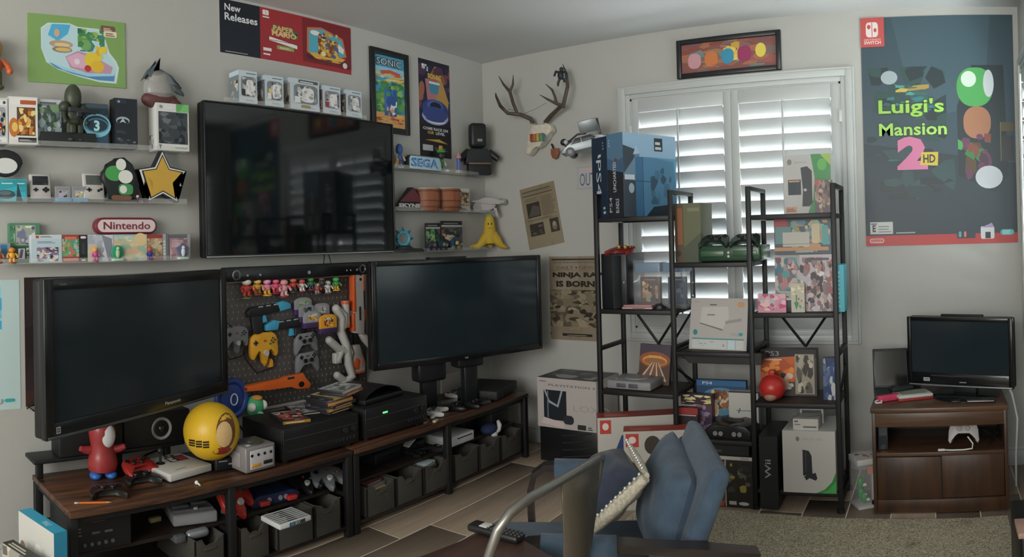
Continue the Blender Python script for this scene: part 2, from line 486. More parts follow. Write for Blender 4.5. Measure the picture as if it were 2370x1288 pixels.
bench(-1.855, -.31, 'rustic brown and black metal tv bench nearer the corner, carrying the twin pedestal television', -1.12)

# ------------------------------------------------------------------ triple bookcase in front of the window
PXS = (1.258, 1.71, 2.142, 2.586); PF, PB = -.66, -.34
rk = empty('bookcase', (1.92, -.5, 0), 'wide black metal bookcase with staggered shelves standing before the shuttered window', 'bookcase')
WSH = wood('espresso_shelf_board', '#17120f', '#2a201a', 'X', .5, .8, gain=1.5)
BM = M('#16181a', .5, gain=1.0)
pr = .0125
for k, x in enumerate(PXS):
    for y in (PF, PB):
        g = G(); g.box((x - 1.92, y + .5, .84), (2 * pr, 2 * pr, 1.66), BM, .003); g.cyl((x - 1.92, y + .5, 0), (x - 1.92, y + .5, .02), .02, BM); g.done('post', rk)
    zs = (1.66, .82, .06) if k in (1, 2) else (1.66, .8, .06)
    for z in zs:
        g = G(); g.box((x - 1.92, (PF + PB) / 2 + .5, z), (2 * pr, PB - PF, .022), BM, .002); g.done('side_rail', rk)
SHELVES = {'L': [1.52, 1.007, .556], 'M': [1.262, .79, .33], 'R': [1.505, .998, .535, .09]}
for k, key in enumerate('LMR'):
    x0, x1 = PXS[k] - 1.92, PXS[k + 1] - 1.92
    for z in SHELVES[key]:
        s = G(); s.box(((x0 + x1) / 2, 0, z + .008), (x1 - x0 - .03, PB - PF, .016), WSH, .002); so = s.done('shelf', rk)
        g = G()
        for y in (PF, PB): g.box(((x0 + x1) / 2, y + .5, z + .003), (x1 - x0 - .024, .018, .024), BM, .002)
        for x in (x0 + .012, x1 - .012): g.box((x, 0, z + .003), (.018, PB - PF, .024), BM, .002)
        g.done('shelf_frame', so)
def brace(x0, z0, x1, z1, y):
    g = G(); g.tube([(x0 - 1.92, y + .5, z0), (x1 - 1.92, y + .5, z1)], .008, BM, 6); g.done('brace', rk)
for k in (0, 2):
    xm = (PXS[k] + PXS[k + 1]) / 2; z = 1.0 if k == 0 else .99
    brace(PXS[k] + .068, z - .005, xm, .79, PB + .004); brace(PXS[k + 1] - .08, z, xm, .79, PB + .004)
    brace(xm, .79, PXS[k] + .06, .56, PB + .004) if k == 0 else None
    brace(xm, .79, PXS[k + 1] - .02, .56, PB + .004) if k == 0 else None
for x in PXS[1:2]:
    for (ya, za, yb, zb) in ((PF, .86, PB, 1.0), (PF, .72, PB, .57)):
        g = G(); g.tube([(x - 1.92, ya + .5, za), (x - 1.92, yb + .5, zb)], .007, BM, 6); g.done('brace', rk)
g = G(); g.tube([(PXS[3] - 1.92, PF + .5, .54), (PXS[3] - 1.92, PB + .5, .7)], .007, BM, 6); g.done('brace', rk)
# the middle shelf carries a deep black tray
g = G(); x0, x1 = PXS[1] - 1.92 + .015, PXS[2] - 1.92 + .05
g.prism([(x0, .805), (x1, .805), (x1, .745), (x0 + .07, .745), (x0 + .04, .775)], PF - .006 + .5, PF + .5 + .02, BM); g.box(((x0 + x1) / 2, 0, .775), (x1 - x0, .3, .02), BM); g.done('tray_front', rk)

# ------------------------------------------------------------------ corner cabinet
WCAB = wood('walnut_veneer', '#2b1f18', '#47301f', 'Z', .38, .7, gain=1.35); WCAX = wood('walnut_veneer_top', '#38281e', '#58402f', 'X', .35, .7, gain=1.45)
cb = empty('media_cabinet', (3.095, -.45, 0), 'walnut veneer media cabinet with two sliding doors in the right corner', 'cabinet')
cw, cd, ch = .68, .46, .535
g = G(); g.box((0, 0, ch - .0125), (cw + .012, cd + .02, .025), WCAX, .004); g.done('top', cb)
g = G(); g.box((0, -cd / 2 + .012, ch - .062), (cw, .02, .07), WCAX, .002); g.done('apron', cb)
for s in (-1, 1):
    g = G(); g.box((s * (cw / 2 - .009), 0, (ch - .03) / 2 + .012), (.018, cd, ch - .03), WCAB, .001); g.done('side_panel', cb)
g = G(); g.box((0, cd / 2 - .006, ch / 2), (cw - .04, .008, ch - .05), WDARK); g.done('back_panel', cb)
g = G(); g.box((0, .005, .296), (cw - .036, cd - .02, .018), WCAX, .001); g.done('shelf', cb)
g = G(); g.box((0, -cd / 2 + .02, .04), (cw - .036, .02, .062), WCAB, .001); g.box((0, 0, .012), (cw - .02, cd - .03, .02), WCAB); g.done('plinth', cb)
for s in (-1, 1):
    g = G(); g.box((s * (cw / 4 - .01), -cd / 2 + (.018 if s < 0 else .03), .178), (cw / 2 - .02, .012, .212), WCAB, .001); d = g.done('door', cb)
g = G(); g.box((0, -cd / 2 + .024, .178), (.008, .02, .212), BLKM); g.done('door_gap_strip', cb)

# ------------------------------------------------------------------ televisions
def tv(name, label, W, H, T, loc, rz, bez, group=None, lower=None, mat=GLOSS, scr=SCR, tilt=0):
    t = empty(name, loc, label, 'television', group, rot=(tilt, 0, rz))
    lo = lower or bez
    g = G(); g.box((0, T / 2 + .006, H / 2), (W, T, H), BLKM, .012)
    g.done('back_housing', t)
    g = G(); y = -.004
    g.box((-W / 2 + bez / 2, y, H / 2), (bez, .03, H), mat, .004); g.box((W / 2 - bez / 2, y, H / 2), (bez, .03, H), mat, .004)
    g.box((0, y, H - bez / 2), (W - 2 * bez + .004, .03, bez), mat, .004); g.box((0, y, lo / 2), (W - 2 * bez + .004, .03, lo), mat, .004)
    g.done('bezel', t)
    g = G(); g.box((0, -.004, (lo + H - bez) / 2), (W - 2 * bez + .004, .012, H - bez - lo + .004), scr); g.done('screen', t)
    return t
p, w, h = fitL(464, 262, 904, 590, .09)
utv = tv('television', 'large wall-mounted flat television below the row of white figure boxes', 1.335, .785, .05, (.09, -1.745, 1.368), LW, .008, lower=.016, mat=BLK, scr=SCR)
g = G(); g.box((0, -.022, .006), (1.335, .004, .006), SIL); g.done('silver_lower_strip', utv)
g = G(); g.box((0, .075, .4), (.5, .05, .4), BLKM); g.done('wall_mount', utv)
# left television, angled, on a black riser on the bench
def between(a, b): d = Vector(b) - Vector(a); return (Vector(a) + Vector(b)) / 2, d.length, math.atan2(d.y, d.x)
c, L, az = between((.56, -3.405), (.145, -2.34))
ltv = tv('television', 'angled plasma television with wide black frame at the left end of the benches', L, .605, .05, (c.x, c.y, .708), az, .045, lower=.062, mat=M('#121517', .25, gain=1.5), scr=SCRM)
g = G(); g.box((0, -.02, .008), (L - .02, .006, .01), M('#3a3e40', .3), .002); g.done('lower_trim', ltv)
Art().t('Panasonic', 0, 0, 1, 1, '#9aa0a2').put('logo', ltv, .105, .014, (.1, -.0195, .026))
Art().lines(0, 0, 1, 1, 1, '#454b4e', .8).put('logo', ltv, .04, .009, (-L / 2 + .075, -.0195, .578))
Art('#8d9193').r(.2, .2, .8, .8, '#1a1d1f').r(.35, .35, .65, .65, '#8d9193').put('energy_sticker', ltv, .022, .026, (-L / 2 + .05, -.0195, .02))
rs = empty('television_riser', (.1, -2.95, .418), 'black riser stand carrying the angled television over the left bench', 'stand', rz=.0)
for y in (-.33, .05, .3):
    g = G(); g.box((.0, y, .04), (.03, .03, .08), BLKM, .003); g.done('leg', rs)
g = G(); g.box((-.015, 0, .085), (.14, .74, .018), BLK, .004); g.done('shelf', rs)
g = G(); g.box((-.055, 0, .2), (.03, .5, .21), BLKM, .004); g.done('upright', rs)
def speaker(name, label, W, D, H, pos, rz, cone):
    t = empty(name, pos, label, 'speaker', rz=rz)
    g = G(); g.box((0, D / 2, H / 2), (W, D, H), BLKM, .006); g.done('cabinet', t)
    if cone:
        R = Matrix.Rotation(pi / 2, 3, 'X')
        g = G(); g.lathe([(.052, .0), (.05, .006), (.044, .004), (.022, -.012), (.019, -.012)], M('#85888a', .35, .3), (.02, 0, H / 2), 28, R); g.done('cone_ring', t)
        g = G(); g.ell((.02, -.002, H / 2), (.021, .016, .021), M('#16181a', .15)); g.done('dust_cap', t)
    return t
p, w, h = fitL(287, 955, 440, 1036, .16, .513)
speaker('centre_speaker', 'black centre speaker with a silver ringed cone under the angled television', w, .1, h, p, LW, True)
p, w, h = fitL(137, 975, 285, 1062, .16, .513)
speaker('centre_speaker', 'plain black speaker box behind the red pin shaped toy', w, .1, h, p, LW, False)

# right television on two pedestals
c, L, az = between((.235, -1.425), (.61, -.25))
rtv = tv('television', 'angled black television on twin pedestals near the room corner', L, .615, .055, (c.x, c.y, .708), az, .03, lower=.04, mat=M('#101315', .2, gain=1.4), scr=SCRM)
Art().t('LG', 0, 0, 1, 1, '#a9adaf').put('logo', rtv, .022, .011, (.0, -.0195, .008))
g = G(); g.cyl((L / 2 - .02, -.0195, .012), (L / 2 - .02, -.0215, .012), .004, M('#c04030', .4)); g.done('power_light', rtv)
for xx, zz in ((-.2, .16), (.08, .12)):
    g = G(); g.box((xx, .08, -.035 if xx < 0 else .0), (.2, .1, zz), M('#17191c', .35, gain=1.5), .02); g.done('pedestal_cover', rtv)
    g = G(); g.box((xx - (.0 if xx < 0 else -.02), .09, -.14), (.1, .05, .28), M('#17191c', .35, gain=1.5), .008); g.done('pedestal', rtv)
g = G(); g.box((-.07, .09, -.281), (.38, .2, .014), GLOSS, .004); g.done('base_plate', rtv)
tag(carton('camera_bar', 'thin black sensor bar lying on top of the angled television near the corner', 'sensor', .26, .05, .012, (.4, -.93, 1.3225), '#121416', rz=az))

# cabinet television
ctv = tv('television', 'small black television standing on the walnut cabinet in the corner', .592, .372, .05, (3.212, -.43, .578), -.36, .022, lower=.072, mat=M('#101214', .22, gain=1.4), scr=SCRM)
g = G(); g.box((0, -.019, .006), (.58, .006, .008), M('#7d8183', .3, .4), .002); g.box((.05, -.0195, .058), (.42, .002, .004), M('#3a3d40', .3)); g.done('silver_trim', ctv)
g = G(); g.box((0, .05, .375), (.24, .02, .012), BLKM, .003); g.done('top_vent', ctv)
Art('#a5abb0').r(.1, .25, .9, .75, '#5d6a78').put('sticker', ctv, .036, .018, (-.205, -.0195, .027))
Art().lines(0, 0, 1, 1, 1, '#777b7e', .8).put('logo', ctv, .04, .007, (0, -.0195, .024))
g = G(); g.box((.02, .03, -.012), (.13, .05, .05), BLKM, .006); g.done('neck', ctv)
g = G(); g.lathe([(0, .012), (.17, .010), (.19, .003), (.19, 0), (0, 0)], M('#101214', .2, gain=1.4), (.02, .02, -.042), 36); g.done('foot', ctv)

# ------------------------------------------------------------------ armchair in blue denim
def denim(name, c1, c2):
    m, nt, b = nodemat(name, .9); v = coords(nt)
    n = N(nt, 'ShaderNodeTexNoise', Scale=7, Detail=6, Roughness=.65); nt.links.new(v, n.inputs['Vector'])
    n2 = N(nt, 'ShaderNodeTexNoise', Scale=420, Detail=2); nt.links.new(v, n2.inputs['Vector'])
    r = ramp(nt, n.outputs[0], [(.35, C(c1)), (.68, C(c2))]); nt.links.new(r.outputs[0], b.inputs['Base Color'])
    b.inputs['Sheen Weight'].default_value = .15
    bump(nt, b, n2.outputs[0], .35, .002); return m
DEN = denim('blue_denim', '#304050', '#415364'); DEND = denim('dark_denim', '#1f2634', '#2b3446')
DENG = denim('greyed_denim', '#3a4152', '#4a5264'); SHER = noisy('cream_sherpa', '#8f8a7c', '#b0aa9b', 90, .95, .9, 1.6)
WARM = wood('dark_bentwood', '#1a1716', '#302926', 'Y', .3, 1, gain=1.5)
ac = empty('armchair', (2.115, -2.175, .0115), 'blue denim covered armchair with dark bentwood arms and two loose cushions', 'armchair', rz=math.radians(-62.3))
def blob(nx, ny, fn):
    return [[fn(i / (nx - 1), j / (ny - 1)) for i in range(nx)] for j in range(ny)]
def cushion(corners, th, name, m, parent, puff=.55, wrinkle=.006, seed=1, sub=1, back=None):
    """pillow spanned by four corners (a near-low, b near-high, c far-high, d far-low)"""
    a, b_, c_, d = [Vector(p) for p in corners]; n = ((b_ - a).cross(d - a)).normalized(); rd = random.Random(seed)
    ph = [rd.uniform(0, 6) for _ in range(6)]; g = G(); NX = 18
    def f(s):
        def pt(u, v):
            uu, vv = 2 * u - 1, 2 * v - 1
            e = (max(0, 1 - abs(uu) ** 2.6) * max(0, 1 - abs(vv) ** 2.6)) ** puff
            pin = 1 - .06 * (1 - abs(uu)) * abs(vv) ** 3 - .0
            q = a + (d - a) * u + (b_ - a) * v; cen = (a + b_ + c_ + d) / 4
            q = cen + (q - cen) * pin
            w = wrinkle * (math.sin(9 * u + ph[0] + 5 * v) * math.sin(7 * v + ph[1]) + .6 * math.sin(17 * (u - v) + ph[2])) * e
            return q + n * (s * th / 2 * e + w)
        return blob(NX, NX, pt)
    g.grid(f(1), m); g.grid(f(-1), back or m)
    bmesh.ops.remove_doubles(g.b, verts=g.b.verts, dist=1e-5)
    return g.done(name, parent, normals=True, sub=sub)
# bentwood arms: front leg rises, bends and runs back
for s in (-1, 1):
    x = s * .33; pts = [(-.30, .002), (-.315, .2), (-.325, .42), (-.325, .5), (-.31, .555), (-.27, .583), (-.2, .588), (0, .575), (.2, .55), (.36, .52)]
    g = G(); w = .055
    ring = []
    for k, (y, z) in enumerate(pts):
        a = pts[max(0, k - 1)]; b_ = pts[min(len(pts) - 1, k + 1)]; t = Vector((b_[0] - a[0], b_[1] - a[1])).normalized(); nn = Vector((-t.y, t.x)) * .011
        ring.append([(x - w / 2, y + nn.x, z + nn.y), (x + w / 2, y + nn.x, z + nn.y), (x + w / 2, y - nn.x, z - nn.y), (x - w / 2, y - nn.x, z - nn.y)])
    g.grid(ring, WARM, False, True); g.poly(ring[0], WARM); g.poly(ring[-1], WARM)
    arm = g.done('arm', ac, normals=True)
    g = G(); rows = []
    for y, z in ((-.235, .586), (-.15, .584), (-.09, .581), (-.03, .577)):
        rows.append([(x - s * 0 + dx, y, z + dz) for dx, dz in ((-.042, -.07), (-.043, -.01), (-.034, .019), (0, .024), (.034, .019), (.043, -.01), (.042, -.07))])
    g.grid(rows, DEN); c2 = g.done('arm_cover', arm, sub=1)
    sd = c2.modifiers.new('cloth', 'SOLIDIFY'); sd.thickness = .012
    g = G(); g.box((x, .3, .26), (.05, .035, .5), WARM, .006); g.done('rear_leg', ac)
for y in (-.27, .12):
    g = G(); g.box((0, y, .27), (.62, .03, .06), WARM, .004); g.done('stretcher', ac)
g = G(); g.box((0, -.19, .345), (.6, .6, .13), DEN, .05, seg=4); g.done('seat_cushion', ac, sub=1)
g = G()                              # reclining upholstered back
nb = blob(12, 14, lambda u, v: Vector(((u - .5) * .6 * (1 - .06 * v ** 4), .05 + v * .185 + .07, .33 + v * .45)))
ang = math.atan2(.185, .45)
Rb = Matrix.Rotation(-ang, 3, 'X')
g.box((0, .185, .515), (.58, .065, .5), DEN, .028, rot=Rb, seg=3); g.done('back_rest', ac, sub=1)
cushion([(.24, .10, .41), (.2, .2, .70), (-.22, .18, .80), (-.28, .10, .42)], .17, 'loose_back_cushion', DEN, ac, .5, .009, 4)
pc = [(.03, -.125, .5), (.135, .055, .705), (-.2, .02, .70), (-.30, -.165, .48)]
pil = tag(None or cushion(pc, .17, 'pillow', DEND, None, .5, .007, 8, back=SHER), 'dark denim pillow with cream sherpa back and silver studs on the armchair', 'pillow')
MX = Matrix.Translation(ac.location) @ Matrix.Rotation(math.radians(-62.3), 4, 'Z')
pil.matrix_world = MX
nrm = (Vector(pc[1]) - Vector(pc[0])).cross(Vector(pc[3]) - Vector(pc[0])).normalized()
g = G()                              # sherpa edge
def edge(p, q, r): g.tube([Vector(p).lerp(Vector(q), t) + nrm * -.02 + Vector((0, 0, 0)) for t in (.02, .25, .5, .75, .98)], [r * .7, r, r * 1.1, r, r * .7], SHER, 8)
edge(pc[0], pc[1], .022); edge(pc[1], pc[2], .014); edge(pc[0], pc[3], .018); g.done('sherpa_edge', pil)
g = G()
for p, q in ((0, 1), (1, 2)):
    for k in range(13):
        t = .03 + .94 * k / 12; w = Vector(pc[p]).lerp(Vector(pc[q]), t) + nrm * .006
        g.ell(w + (Vector(pc[p]) - Vector(pc[3] if p == 0 else pc[0])).normalized() * .012, .0055, M('#c8c8c6', .25, .6), 8, 6)
tag(g.done('studs', pil), kind='stuff')
pil.matrix_world = MX

# ------------------------------------------------------------------ metal chair and side table in the foreground
STL = M('#6c6b68', .36, .75, gain=1.7); SPL = M('#4b473e', .45, .35, gain=1.7)
mc = empty('metal_chair', (2.05, -2.8, .0115), 'bare steel cafe chair with arched tube back and flat splat in the foreground', 'chair')
def P(u, v, d):
    r = ray(u, v); return EYE + r * (d / math.hypot(r.x, r.y)) - Vector((2.05, -2.8, .0115))
top = [P(1118, 1330, 1.47), P(1135, 1275, 1.465), P(1152, 1226, 1.46), P(1180, 1187, 1.465), P(1225, 1152, 1.50), P(1280, 1122, 1.58), P(1335, 1090, 1.68), P(1375, 1065, 1.78), P(1392, 1055, 1.84)]
near0 = Vector((top[0].x + .02, top[0].y - .01, .46)); far1 = P(1386, 1085, 1.86); far0 = P(1340, 1330, 1.86)
g = G(); g.tube([near0] + top + [far1, far0], .0108, STL, 12); g.done('back_tube', mc)
g = G(); a1, a2 = P(1298, 1118, 1.60), P(1386, 1066, 1.80)
b1, b2 = Vector((a1.x - .03, a1.y + .01, .45)), Vector((a2.x - .05, a2.y - .06, .45))
rows = []
for t in (0, .12, .3, .5, .75, 1): rows.append([a1.lerp(b1, t) + Vector((.012 * math.sin(pi * t), 0, 0)), a1.lerp(b1, t).lerp(a2.lerp(b2, t), .5) + Vector((.03 * math.sin(pi * t) + .004, 0, 0)), a2.lerp(b2, t) + Vector((.012 * math.sin(pi * t), 0, 0))])
g.grid(rows, SPL); s_ = g.done('splat', mc); sd = s_.modifiers.new('sheet', 'SOLIDIFY'); sd.thickness = .004
g = G(); g.box((-.01, -.03, .448), (.36, .34, .018), SPL, .008); g.done('seat', mc)
for sx in (-1, 1):
    for sy in (-1, 1):
        g = G(); g.tube([(sx * .16, sy * .14 - .03, .44), (sx * .2 + .0, sy * .17 - .04, .0)], [.018, .012], STL, 8); g.done('leg', mc)
WTB = wood('red_brown_table', '#352420', '#503a32', 'Y', .4, 1, gain=1.4)
tb = empty('side_table', (2.0, -2.86, .0115), 'narrow red-brown wooden side table carrying the remote in the foreground', 'table')
A = Vector((1.938, -2.605, .62)); r_ = Vector((.93, -.36, 0)).normalized(); l_ = Vector((-.17, -.98, 0)).normalized(); o_ = Vector((2.0, -2.86, 0))
q = [A, A + r_ * .255, A + r_ * .255 + l_ * .56, A + l_ * .56]
g = G(); g.prism([((p - o_).x, (p - o_).y) for p in q], .6, .62, WTB, .003, 'XY'); g.done('tabletop', tb)
for p in (q[0], q[3]):
    w = p + (q[1] - q[0]).normalized() * .03 + (l_ if p is q[0] else -l_) * .05 - o_
    g = G(); g.box((w.x, w.y, .3), (.035, .035, .6), WTB, .003); g.done('leg', tb)
g = G(); m_ = (q[0] + q[3]) / 2 - o_ + r_ * .03; g.box((m_.x, m_.y, .02), (.04, .5, .035), WTB, .003); g.done('foot_rail', tb)
p0, p1 = onz(1098, 1222, .635), onz(1200, 1250, .635)
c, L, az = between(p0, p1)
rm = empty('remote_control', (c.x, c.y, .632), 'long black remote control lying on the red-brown side table', 'remote', rz=az)
g = G(); g.box((0, 0, .0105), (L + .02, .046, .02), M('#141516', .4, gain=1.5), .008, seg=3); g.done('body', rm)
g = G(); g.box((-L * .22, 0, .021), (.028, .03, .002), M('#b5b5b2', .5), .0005); g.done('label_patch', rm)
g = G()
for i in range(9):
    for j in range(3): g.ell((-.02 + i * .013, -.012 + j * .012, .0205), (.004, .004, .002), M('#3b3d40', .5), 8, 6)
g.done('buttons', rm)

# ------------------------------------------------------------------ rug
def rugmat():
    m, nt, b = nodemat('speckled_beige_pile', .95); v = coords(nt)
    n = N(nt, 'ShaderNodeTexNoise', Scale=130, Detail=3, Roughness=.7); nt.links.new(v, n.inputs['Vector'])
    n2 = N(nt, 'ShaderNodeTexNoise', Scale=9, Detail=3); nt.links.new(v, n2.inputs['Vector'])
    r = ramp(nt, n.outputs[0], [(.33, C('#4b4334', 2.8)), (.5, C('#7c7462', 2.8)), (.68, C('#a89f8a', 2.8))])
    mx = N(nt, 'ShaderNodeMixRGB', _blend_type='MULTIPLY', Fac=.35); nt.links.new(r.outputs[0], mx.inputs[1])
    r2 = ramp(nt, n2.outputs[0], [(.3, (.75, .75, .75)), (.7, (1, 1, 1))]); nt.links.new(r2.outputs[0], mx.inputs[2])
    nt.links.new(mx.outputs[0], b.inputs['Base Color']); bump(nt, b, n.outputs[0], .9, .012); return m
g = G(); x0, x1, y0, y1 = 1.56, 3.415, -4.6, -.735
rows = []
rd = random.Random(5)
for j in range(41):
    rows.append([(x0 + (x1 - x0) * i / 30 + (0), y0 + (y1 - y0) * j / 40 - (.03 * (i / 30) if j == 40 else 0) + rd.uniform(-.003, .003), .011 + rd.uniform(-.0015, .0015)) for i in range(31)])
RUG = rugmat(); g.grid(rows, RUG)
g.box(((x0 + x1) / 2, (y0 + y1) / 2 - .02, .005), (x1 - x0 - .01, y1 - y0 - .06, .01), RUG, .002)
tag(g.done('rug'), 'speckled beige low pile rug covering the tiles at the right', 'rug')
# ------------------------------------------------------------------ prints on the left wall
def sheet(name, label, cat, W, H, pos, rz, art, th=.0012, roll=0, color='#c8c6c0', group=None):
    """a thin sheet on a wall; pos is its lower left corner seen from the room"""
    g = G(); g.box((W / 2, -th / 2, H / 2), (W, th, H), M(color, .6)); o = g.done(name)
    o.matrix_world = Matrix.Translation(pos) @ Matrix.Rotation(rz, 4, 'Z') @ Matrix.Rotation(roll, 4, 'Y'); tag(o, label, cat, group)
    art.put('print', o, W, H, (0, -th - .0004, 0)); return o
BLU = ['#5f9fb4', '#7fb3c2', '#3f7f9c', '#a9c3c8', '#2e6184']
GRN = ['#3f7a4a', '#5c8f4c', '#2f6350', '#86a55a', '#6c9a5c']
YEL = ['#c9a43a', '#d9b95a', '#b98a30', '#e0cf9a', '#a5682e']
RDS = ['#8c2f33', '#a8453f', '#6f2026', '#c26a5a', '#d8a59a']
PRP = ['#6f5f86', '#8f7f9f', '#57486e', '#a79ab0', '#3d3350']
GRS = ['#8c9092', '#a5a8a9', '#6d7174', '#55595c', '#b9bbbb']
DRK = ['#23282e', '#31383f', '#171b20', '#444c53', '#1d2a33']
BRN = ['#6b4a35', '#8a6a4a', '#4a3226', '#a5876a', '#c0a888']
a = Art('#76975a')
def smooth_blob(pts): return pts
a.p([(.13, .8), (.2, .88), (.42, .9), (.5, .86), (.72, .86), (.79, .7), (.83, .52), (.9, .4), (.93, .3), (.9, .06), (.72, .06), (.5, .12), (.3, .2), (.18, .3), (.13, .5)], '#b9ccd2')
a.p([(.14, .78), (.21, .86), (.42, .88), (.5, .84), (.71, .84), (.77, .7), (.81, .5), (.88, .38), (.9, .3), (.88, .08), (.72, .08), (.5, .14), (.3, .22), (.19, .32), (.14, .5)], '#a9c6d2')
a.p([(.24, .87), (.43, .88), (.4, .74), (.3, .62), (.2, .7)], '#4aa0c8').busy(.5, .5, .78, .84, GRN + ['#3d7a72'], 26, 3, .4, .12)
a.p([(.37, .4), (.5, .5), (.64, .46), (.86, .3), (.84, .2), (.6, .18), (.42, .24)], '#b08aa2').p([(.38, .39), (.5, .47), (.6, .43), (.6, .24), (.44, .26)], '#c79fb6')
a.p([(.2, .3), (.4, .22), (.6, .16), (.88, .17), (.87, .09), (.7, .09), (.45, .15), (.28, .22)], '#4f7fae').p([(.22, .3), (.45, .2), (.7, .17), (.88, .2), (.88, .17), (.6, .13), (.35, .2)], '#8fc0d4')
a.e(.33, .58, .12, .055, '#a98f74').e(.34, .57, .08, .03, '#c9b489').e(.34, .5, .1, .045, '#7c7464').e(.35, .5, .08, .03, '#c2a668').e(.29, .74, .03, .06, '#b99f8a')
a.e(.65, .38, .085, .12, '#d6b53a').e(.7, .29, .07, .09, '#d0a934').busy(.68, .4, .8, .6, ['#dab93f', '#c99f30'], 5, 6, .6, .4).e(.6, .25, .035, .05, '#a8352f').e(.49, .34, .03, .045, '#d8c2cf')
a.rr(.74, .83, .89, .92, .02, .02, '#6d5146').rr(.77, .75, .91, .84, .02, .02, '#d8c7b0').lines(.77, .845, .86, .895, 2, '#c9b296').lines(.79, .765, .89, .825, 2, '#7a5a4a')
sheet('foam_board', 'lime green foam board with a surfing scene print on the left wall', 'poster', .49, .318, (.0, -3.277, 2.197), LW, a, .006, color='#76975a')
# wide red and black banner
a = Art('#8f2a30').r(0, 0, .28, 1, '#161c26').t('New', .035, .8, .145, .93, '#c9ccce', .02).t('Releases', .035, .62, .262, .76, '#c9ccce', .02)
a.r(.035, .03, .19, .045, '#8d9092').rr(.3, .86, .345, .96, .01, .02, '#d9c8c6').r(.322, .865, .324, .955, '#8f2a30').r(.3, .81, .348, .835, '#d9c8c6')
a.busy(.36, .48, .56, .72, GRN[:3] + BRN, 14, 5, .4, .15)
a.t('PAPER', .375, .6, .53, .7, '#cfa568', .03).t('MARIO', .365, .49, .55, .6, '#d6b07a', .03).p([(.345, .46), (.555, .38), (.555, .31), (.345, .39)], '#d5d0c8').r(.35, .395, .55, .405, '#3a3a3c').rr(.4, .24, .53, .32, .01, .02, '#7f8a55').lines(.42, .26, .51, .3, 2, '#c0c49a')
a.r(.3, .17, .36, .23, '#d5c9c8').r(.3, .09, .35, .12, '#d5c9c8')
a.p([(.6, .1), (.6, .98), (1, .98), (1, .1)], '#6f2026').p([(.63, .3), (.635, .8), (.75, .86), (.93, .72), (.96, .35), (.8, .2)], '#b06a4a').p([(.645, .32), (.65, .76), (.76, .82), (.92, .68), (.945, .36), (.8, .24)], '#4d9cae')
a.e(.7, .72, .04, .05, '#d8dcd8').p([(.84, .5), (.88, .62), (.94, .5), (.93, .4)], '#d8dcd8').p([(.645, .3), (.75, .33), (.95, .3), (.9, .18), (.7, .2)], '#c79a45').busy(.72, .27, .89, .78, YEL + BRN + ['#d8c9a0', '#7a3a2a', '#4d5a7c'], 70, 11, .3, .09).busy(.62, .12, .98, .24, DRK + ['#5a4a3c'], 30, 6, .12, .08)
a.e(.94, .16, .02, .06, '#c9c4bc')
sheet('banner_poster', 'wide red and black new releases banner above the figure boxes', 'poster', .925, .283, (0, -2.243, 2.438), LW, a)
# framed print
def framed(name, label, W, H, pos, rz, bar, art, dep=.02, col='#15191c', roll=0):
    t = bpy.data.objects.new(name, None); COL.objects.link(t); tag(t, label, 'framed picture')
    t.matrix_world = Matrix.Translation(pos) @ Matrix.Rotation(rz, 4, 'Z') @ Matrix.Rotation(roll, 4, 'Y')
    g = G(); m = M(col, .35, gain=1.5)
    for x in (bar / 2, W - bar / 2): g.box((x, -dep / 2, H / 2), (bar, dep, H), m, .003)
    for z in (bar / 2, H - bar / 2): g.box((W / 2, -dep / 2, z), (W - 2 * bar + .002, dep, bar), m, .003)
    g.done('frame', t); g = G(); g.box((W / 2, -.004, H / 2), (W - 2 * bar, .006, H - 2 * bar), M('#6a6a66', .6)); b = g.done('backing_board', t)
    art.put('print', t, W - 2 * bar, H - 2 * bar, (bar, -.0075, bar)); return t
a = Art('#4a8fae').r(0, .7, 1, .84, '#86b8cc').r(0, 0, 1, .2, '#c49a62').busy(0, .62, 1, .76, YEL + ['#c9703c', '#cfb07c'], 26, 2, .3, .12).busy(0, .2, 1, .64, GRN + ['#2f7a4a', '#3a8a5c', '#7fb04a'], 60, 9, .3, .1).busy(.05, .02, .95, .2, ['#c98f4a', '#b9572f', '#d8b070', '#a5442f'], 22, 4, .25, .1)
a.t('SONIC', .05, .855, .9, .965, '#20242c', .05).t('SONIC', .07, .865, .89, .955, '#b9bcbe', .005).p([(.18, .78), (.5, .81), (.85, .78), (.82, .73), (.5, .76), (.22, .73)], '#b0544a')
a.busy(.3, .16, .72, .54, ['#2f5a9c', '#2a4f8c', '#3a68a8', '#c98f5a', '#d8d8d2', '#3f8a4a'], 22, 31, .5, .2)
framed('framed_poster', 'tall black framed cartoon game print right of the wall television', .345, .522, (0, -1.168, 2.117), LW, .037, a)
a = Art('#1b1c2e').busy(0, .4, 1, .95, ['#2a2440', '#3d2a4a', '#4a2f45', '#1d2440', '#6f3a40', '#8a5a45'], 40, 8, .4, .12).p([(.25, .8), (.7, .85), (.95, .6), (.9, .45), (.3, .5)], '#a8834a').p([(.2, .8), (.6, .83), (.5, .5), (.28, .52)], '#a06a72').p([(.3, .76), (.66, .78), (.6, .66), (.36, .66)], '#3f7a98').r(.32, .76, .66, .785, '#b9ccd8')
a.t('SONIC', .28, .815, .72, .865, '#c9a93a', .04).lines(.32, .785, .68, .81, 2, '#a04a3a', .6).busy(.1, .88, .3, .95, ['#a9b0b8', '#d0d4d8'], 7, 3, .5, .3).e(.5, .5, .42, .1, '#2a3a78').e(.5, .535, .26, .06, '#3f5a98').e(.52, .53, .18, .045, '#161a30').e(.5, .42, .42, .085, '#8f9cc4').e(.5, .45, .4, .075, '#33437c').e(.52, .38, .28, .03, '#d0d6dc').e(.5, .395, .3, .03, '#33437c')
